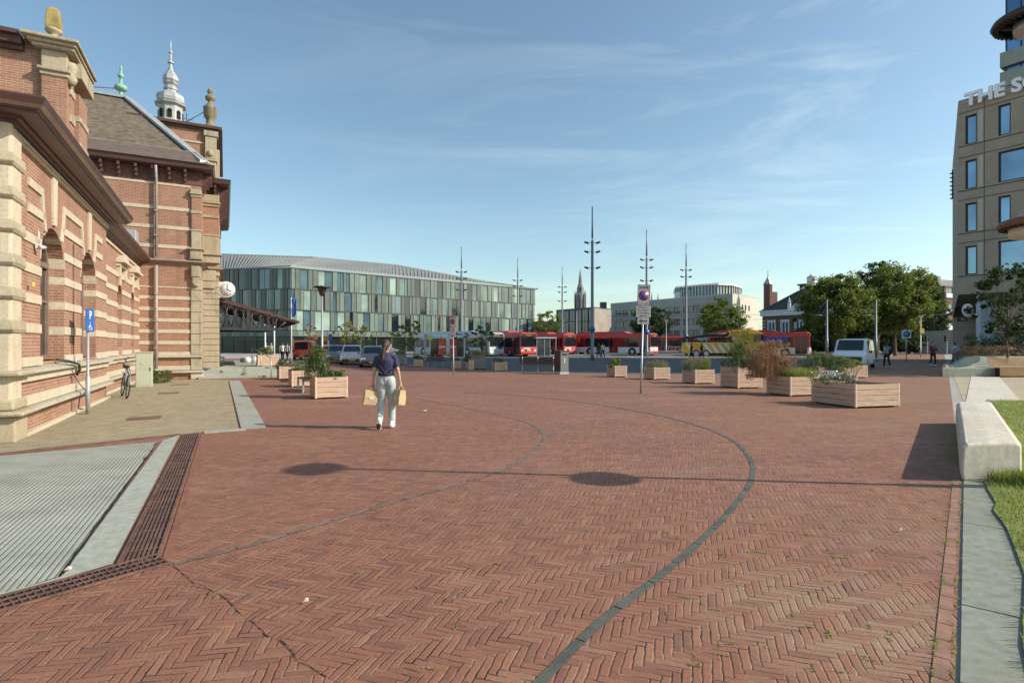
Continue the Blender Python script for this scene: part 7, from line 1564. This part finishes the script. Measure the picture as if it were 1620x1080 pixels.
for px, Y, rz, top, lg, l in ((1094, 57, 80, 'redc', 'blackc', 'person in dark clothes at the rear of the tow truck, left one'), (1110, 58, 75, 'blackc', 'bluejean', 'person in dark jacket at the truck wheel, right one'), (947, 60, 20, 'blackc', 'bluejean', 'person in dark clothing beside the tall mast'), (953.5, 62, 20, 'hiviz', 'blackc', 'person in a pale lime vest left of the long red and white bus'),
    (447, 50, 10, 'cream', 'blackc', 'person in cream jacket below the canopy posts'), (454.5, 49, 350, 'greyc', 'blackc', 'person in grey right beside the one in cream'), (429, 52, 200, 'greyc', 'bluejean', 'person in pale grey between the white posts'), (421, 54, 170, 'bluec', 'blackc', 'person in blue left of the white posts')):
    person((*at(px, Y), 0), R(rz), l, top, lg, vox=.02)
# the walking woman -----------------------------------------
wx_, wy_ = G(611, 677); W_ = empty('person', (wx_, wy_, 0), R(4), 'woman with a ponytail in navy shirt and pale jeans walking away with two paper bags', 'person')
lh, rh = (-.255,-.02,.80), (.270,-.02,.79)
B = [('e', (.012,.012,1.565), (.072,.088,.108)), ('e', (.02,.06,1.53), (.05,.05,.06)), ('t', [(0,-.01,1.38),(.004,0,1.42),(.008,.0,1.50)], [.055,.044,.045]),
     ('t', [(0,0,.99),(0,-.01,1.12),(0,0,1.30)], [.10,.09,.11]), ('t', [(-.12,0,1.345),(.12,0,1.345)], [.042,.042])]
for sg, wr, el in ((-1, (-.245,-.01,.885), (-.215,-.05,1.12)), (1, (.262,-.01,.875), (.222,-.05,1.12))):
    B += [('t', [(sg*.165,-.01,1.33),(sg*.19,-.025,1.24),el,tuple(Vector(el).lerp(Vector(wr), .35)),wr], [.046,.043,.034,.034,.0225])]
    d = Vector(wr)-Vector(el); d.normalize(); B += hand(wr, d, (-sg*.2,1,0), .95)
B += [('e', (.045,.095,1.555), (.012,.018,.022)), ('e', (.036,.088,1.50), (.02,.014,.012)), ('e', (.088,.0,1.56), (.012,.02,.03)), ('e', (-.064,.02,1.56), (.012,.02,.03)), ('t', [(.045,.085,1.575),(.045,.098,1.55)], [.008,.012])]
fleshy('body', B, M['skin'], W_, .0052, 3, 14)
T = [('t', [(0,.0,1.02),(0,-.005,1.10),(0,-.01,1.20),(0,-.01,1.30),(0,-.01,1.355)], [.135,.128,.138,.15,.10]), ('t', [(-.135,-.005,1.345),(0,-.01,1.375),(.135,-.005,1.345)], [.052,.058,.052]), ('e', (0,-.055,1.27), (.15,.05,.12)), ('e', (-.142,-.015,1.33), (.062,.07,.062)), ('e', (.142,-.015,1.33), (.062,.07,.062)), ('t', [(-.10,-.01,1.37),(0,-.012,1.40),(.10,-.01,1.37)], [.05,.052,.05])]
for sg in (-1, 1): T += [('t', [(sg*.14,-.005,1.335),(sg*.17,-.022,1.25),(sg*.180,-.034,1.185)], [.058,.055,.056])]
for i, (x0, z0, x1, z1) in enumerate(((.10,1.22,-.02,1.06),(.13,1.14,.04,1.03),(-.10,1.20,.0,1.04),(-.13,1.12,-.06,1.03),(.05,1.28,.0,1.14))): T += [('t', [(x0,-.125,z0),(x1,-.13,z1)], [.012,.016])]
sh_ = fleshy('shirt', T, M['navy'], W_, .007, 3, 18); sh_.scale = (1.10,.94,1)
J = [('t', [(0,0,.93),(0,0,1.04)], [.135,.122]), ('e', (-.070,-.05,.90), (.090,.082,.12)), ('e', (.070,-.05,.90), (.090,.082,.12))]
J += [('t', [(-.085,0,.93),(-.088,.0,.72),(-.09,.03,.52),(-.092,-.10,.30),(-.093,-.17,.17)], [.105,.095,.070,.060,.056]), ('t', [(.085,0,.93),(.092,.03,.72),(.098,.07,.52),(.10,.06,.30),(.10,.05,.10)], [.105,.095,.073,.066,.068])]
for z in (.22,.27): J += [('t', [(-.13,-.17,z),(-.05,-.20,z-.02)], [.016,.016])]
for z in (.12,.17,.5,.8): J += [('t', [(.05,.0,z),(.15,.02,z-.02)], [.014,.014])]
for z in (.56,.78,.74): J += [('t', [(-.14,-.03,z),(-.06,-.04,z-.03)], [.012,.012])]
fleshy('jeans', J, M['jeans'], W_, .007, 3, 18)
m = MB(); m.lathe([(.147,1.0),(.149,1.005),(.149,1.04),(.147,1.045)], 24, (0,-.004,0), (1,.95)); m.build('belt', M['blackc'], W_)
sr = fleshy('shoe', [('t', [(.10,-.02,.055),(.104,.10,.045),(.112,.19,.035)], [.050,.046,.036]), ('t', [(.10,0,.06),(.10,0,.11)], [.045,.04])], M['shoe'], W_, .006, 2)
slf = fleshy('shoe', [('t', [(-.093,-.245,.19),(-.095,-.215,.10),(-.097,-.19,.035)], [.046,.046,.036]), ('t', [(-.093,-.19,.19),(-.093,-.17,.23)], [.045,.042])], M['shoe'], W_, .006, 2)
m = MB(); m.M = Matrix.Translation((-.095,-.262,.115)) @ Matrix.Rotation(R(-12), 4, 'X'); m.ell((0,-.002,.062),(.042,.014,.048),14,8); m.ell((0,.004,-.035),(.046,.016,.062),14,8); m.build('sole', M['black'], slf)
Hh = [('e', (.0,-.022,1.595), (.083,.092,.095)), ('e', (-.012,-.06,1.56), (.07,.055,.085)), ('t', [(-.02,-.10,1.56),(-.025,-.125,1.50),(-.035,-.12,1.42),(-.045,-.135,1.34),(-.045,-.14,1.27)], [.040,.032,.034,.030,.012]), ('t', [(-.01,-.1,1.58),(-.02,-.12,1.53)], [.045,.03])]
fleshy('hair', Hh, M['hair'], W_, .006, 2, 16)
for dx in (.018, .062): m = MB(); m.ell((dx+.004,.088,1.578), (.010,.006,.006), 8, 6); m.build('eye', M['black'], W_)
m = MB(); m.tube([(.02,.093,1.518),(.055,.09,1.518)], .005, 5); m.build('mouth', plain('lips', (.35,.12,.10), .6), W_)
def pbag(loc, rz, tilt, lab):
    e = empty('paper_bag', loc, rz, lab, 'paper bag'); e.rotation_euler = (tilt[0], tilt[1], rz); h = .30; w_, d_ = .125, .07
    m = MB(); b = [(-w_,-d_,-.36),(w_,-d_,-.36),(w_,d_,-.36),(-w_,d_,-.36)]; t = [(-w_*1.0,-d_*.75,-.08),(w_*1.0,-d_*.75,-.085),(w_,d_*.75,-.08),(-w_,d_*.75,-.09)]
    mid_ = [(-w_*.97,-d_*1.08,-.22),(w_*1.02,-d_*1.05,-.23),(w_,d_*1.1,-.22),(-w_*.9,d_*1.05,-.21)]
    m.add(b+mid_+t, [(3,2,1,0)]+[(i,(i+1)%4,(i+1)%4+4,i+4) for i in range(4)]+[(i+4,(i+1)%4+4,(i+1)%4+8,i+8) for i in range(4)]); o = m.build('bag_body', M['bag'], e); s = o.modifiers.new('s', 'SOLIDIFY'); s.thickness = .003
    for sg in (-1, 1): m = MB(); m.tube([(-.05,sg*d_*.75,-.085),(-.045,sg*.03,-.02),(0,sg*.008,.0),(.045,sg*.03,-.02),(.05,sg*d_*.75,-.085)], .006, 6); m.build('handle', M['bag'], e)
    m = MB(); m.ell((0,-d_*1.07,-.23),(.05,.003,.04),12,6); m.build('print_mark', M['cream'], o); return e
pbag((wx_+lh[0]-.0, wy_+lh[1]-.03, lh[2]+.015), R(28), (R(4), R(8)), 'brown paper bag in the left hand of the walking woman')
pbag((wx_+rh[0]+.0, wy_+rh[1]-.01, rh[2]+.015), R(-48), (R(-8), R(-4)), 'brown paper bag in the right hand of the walking woman')
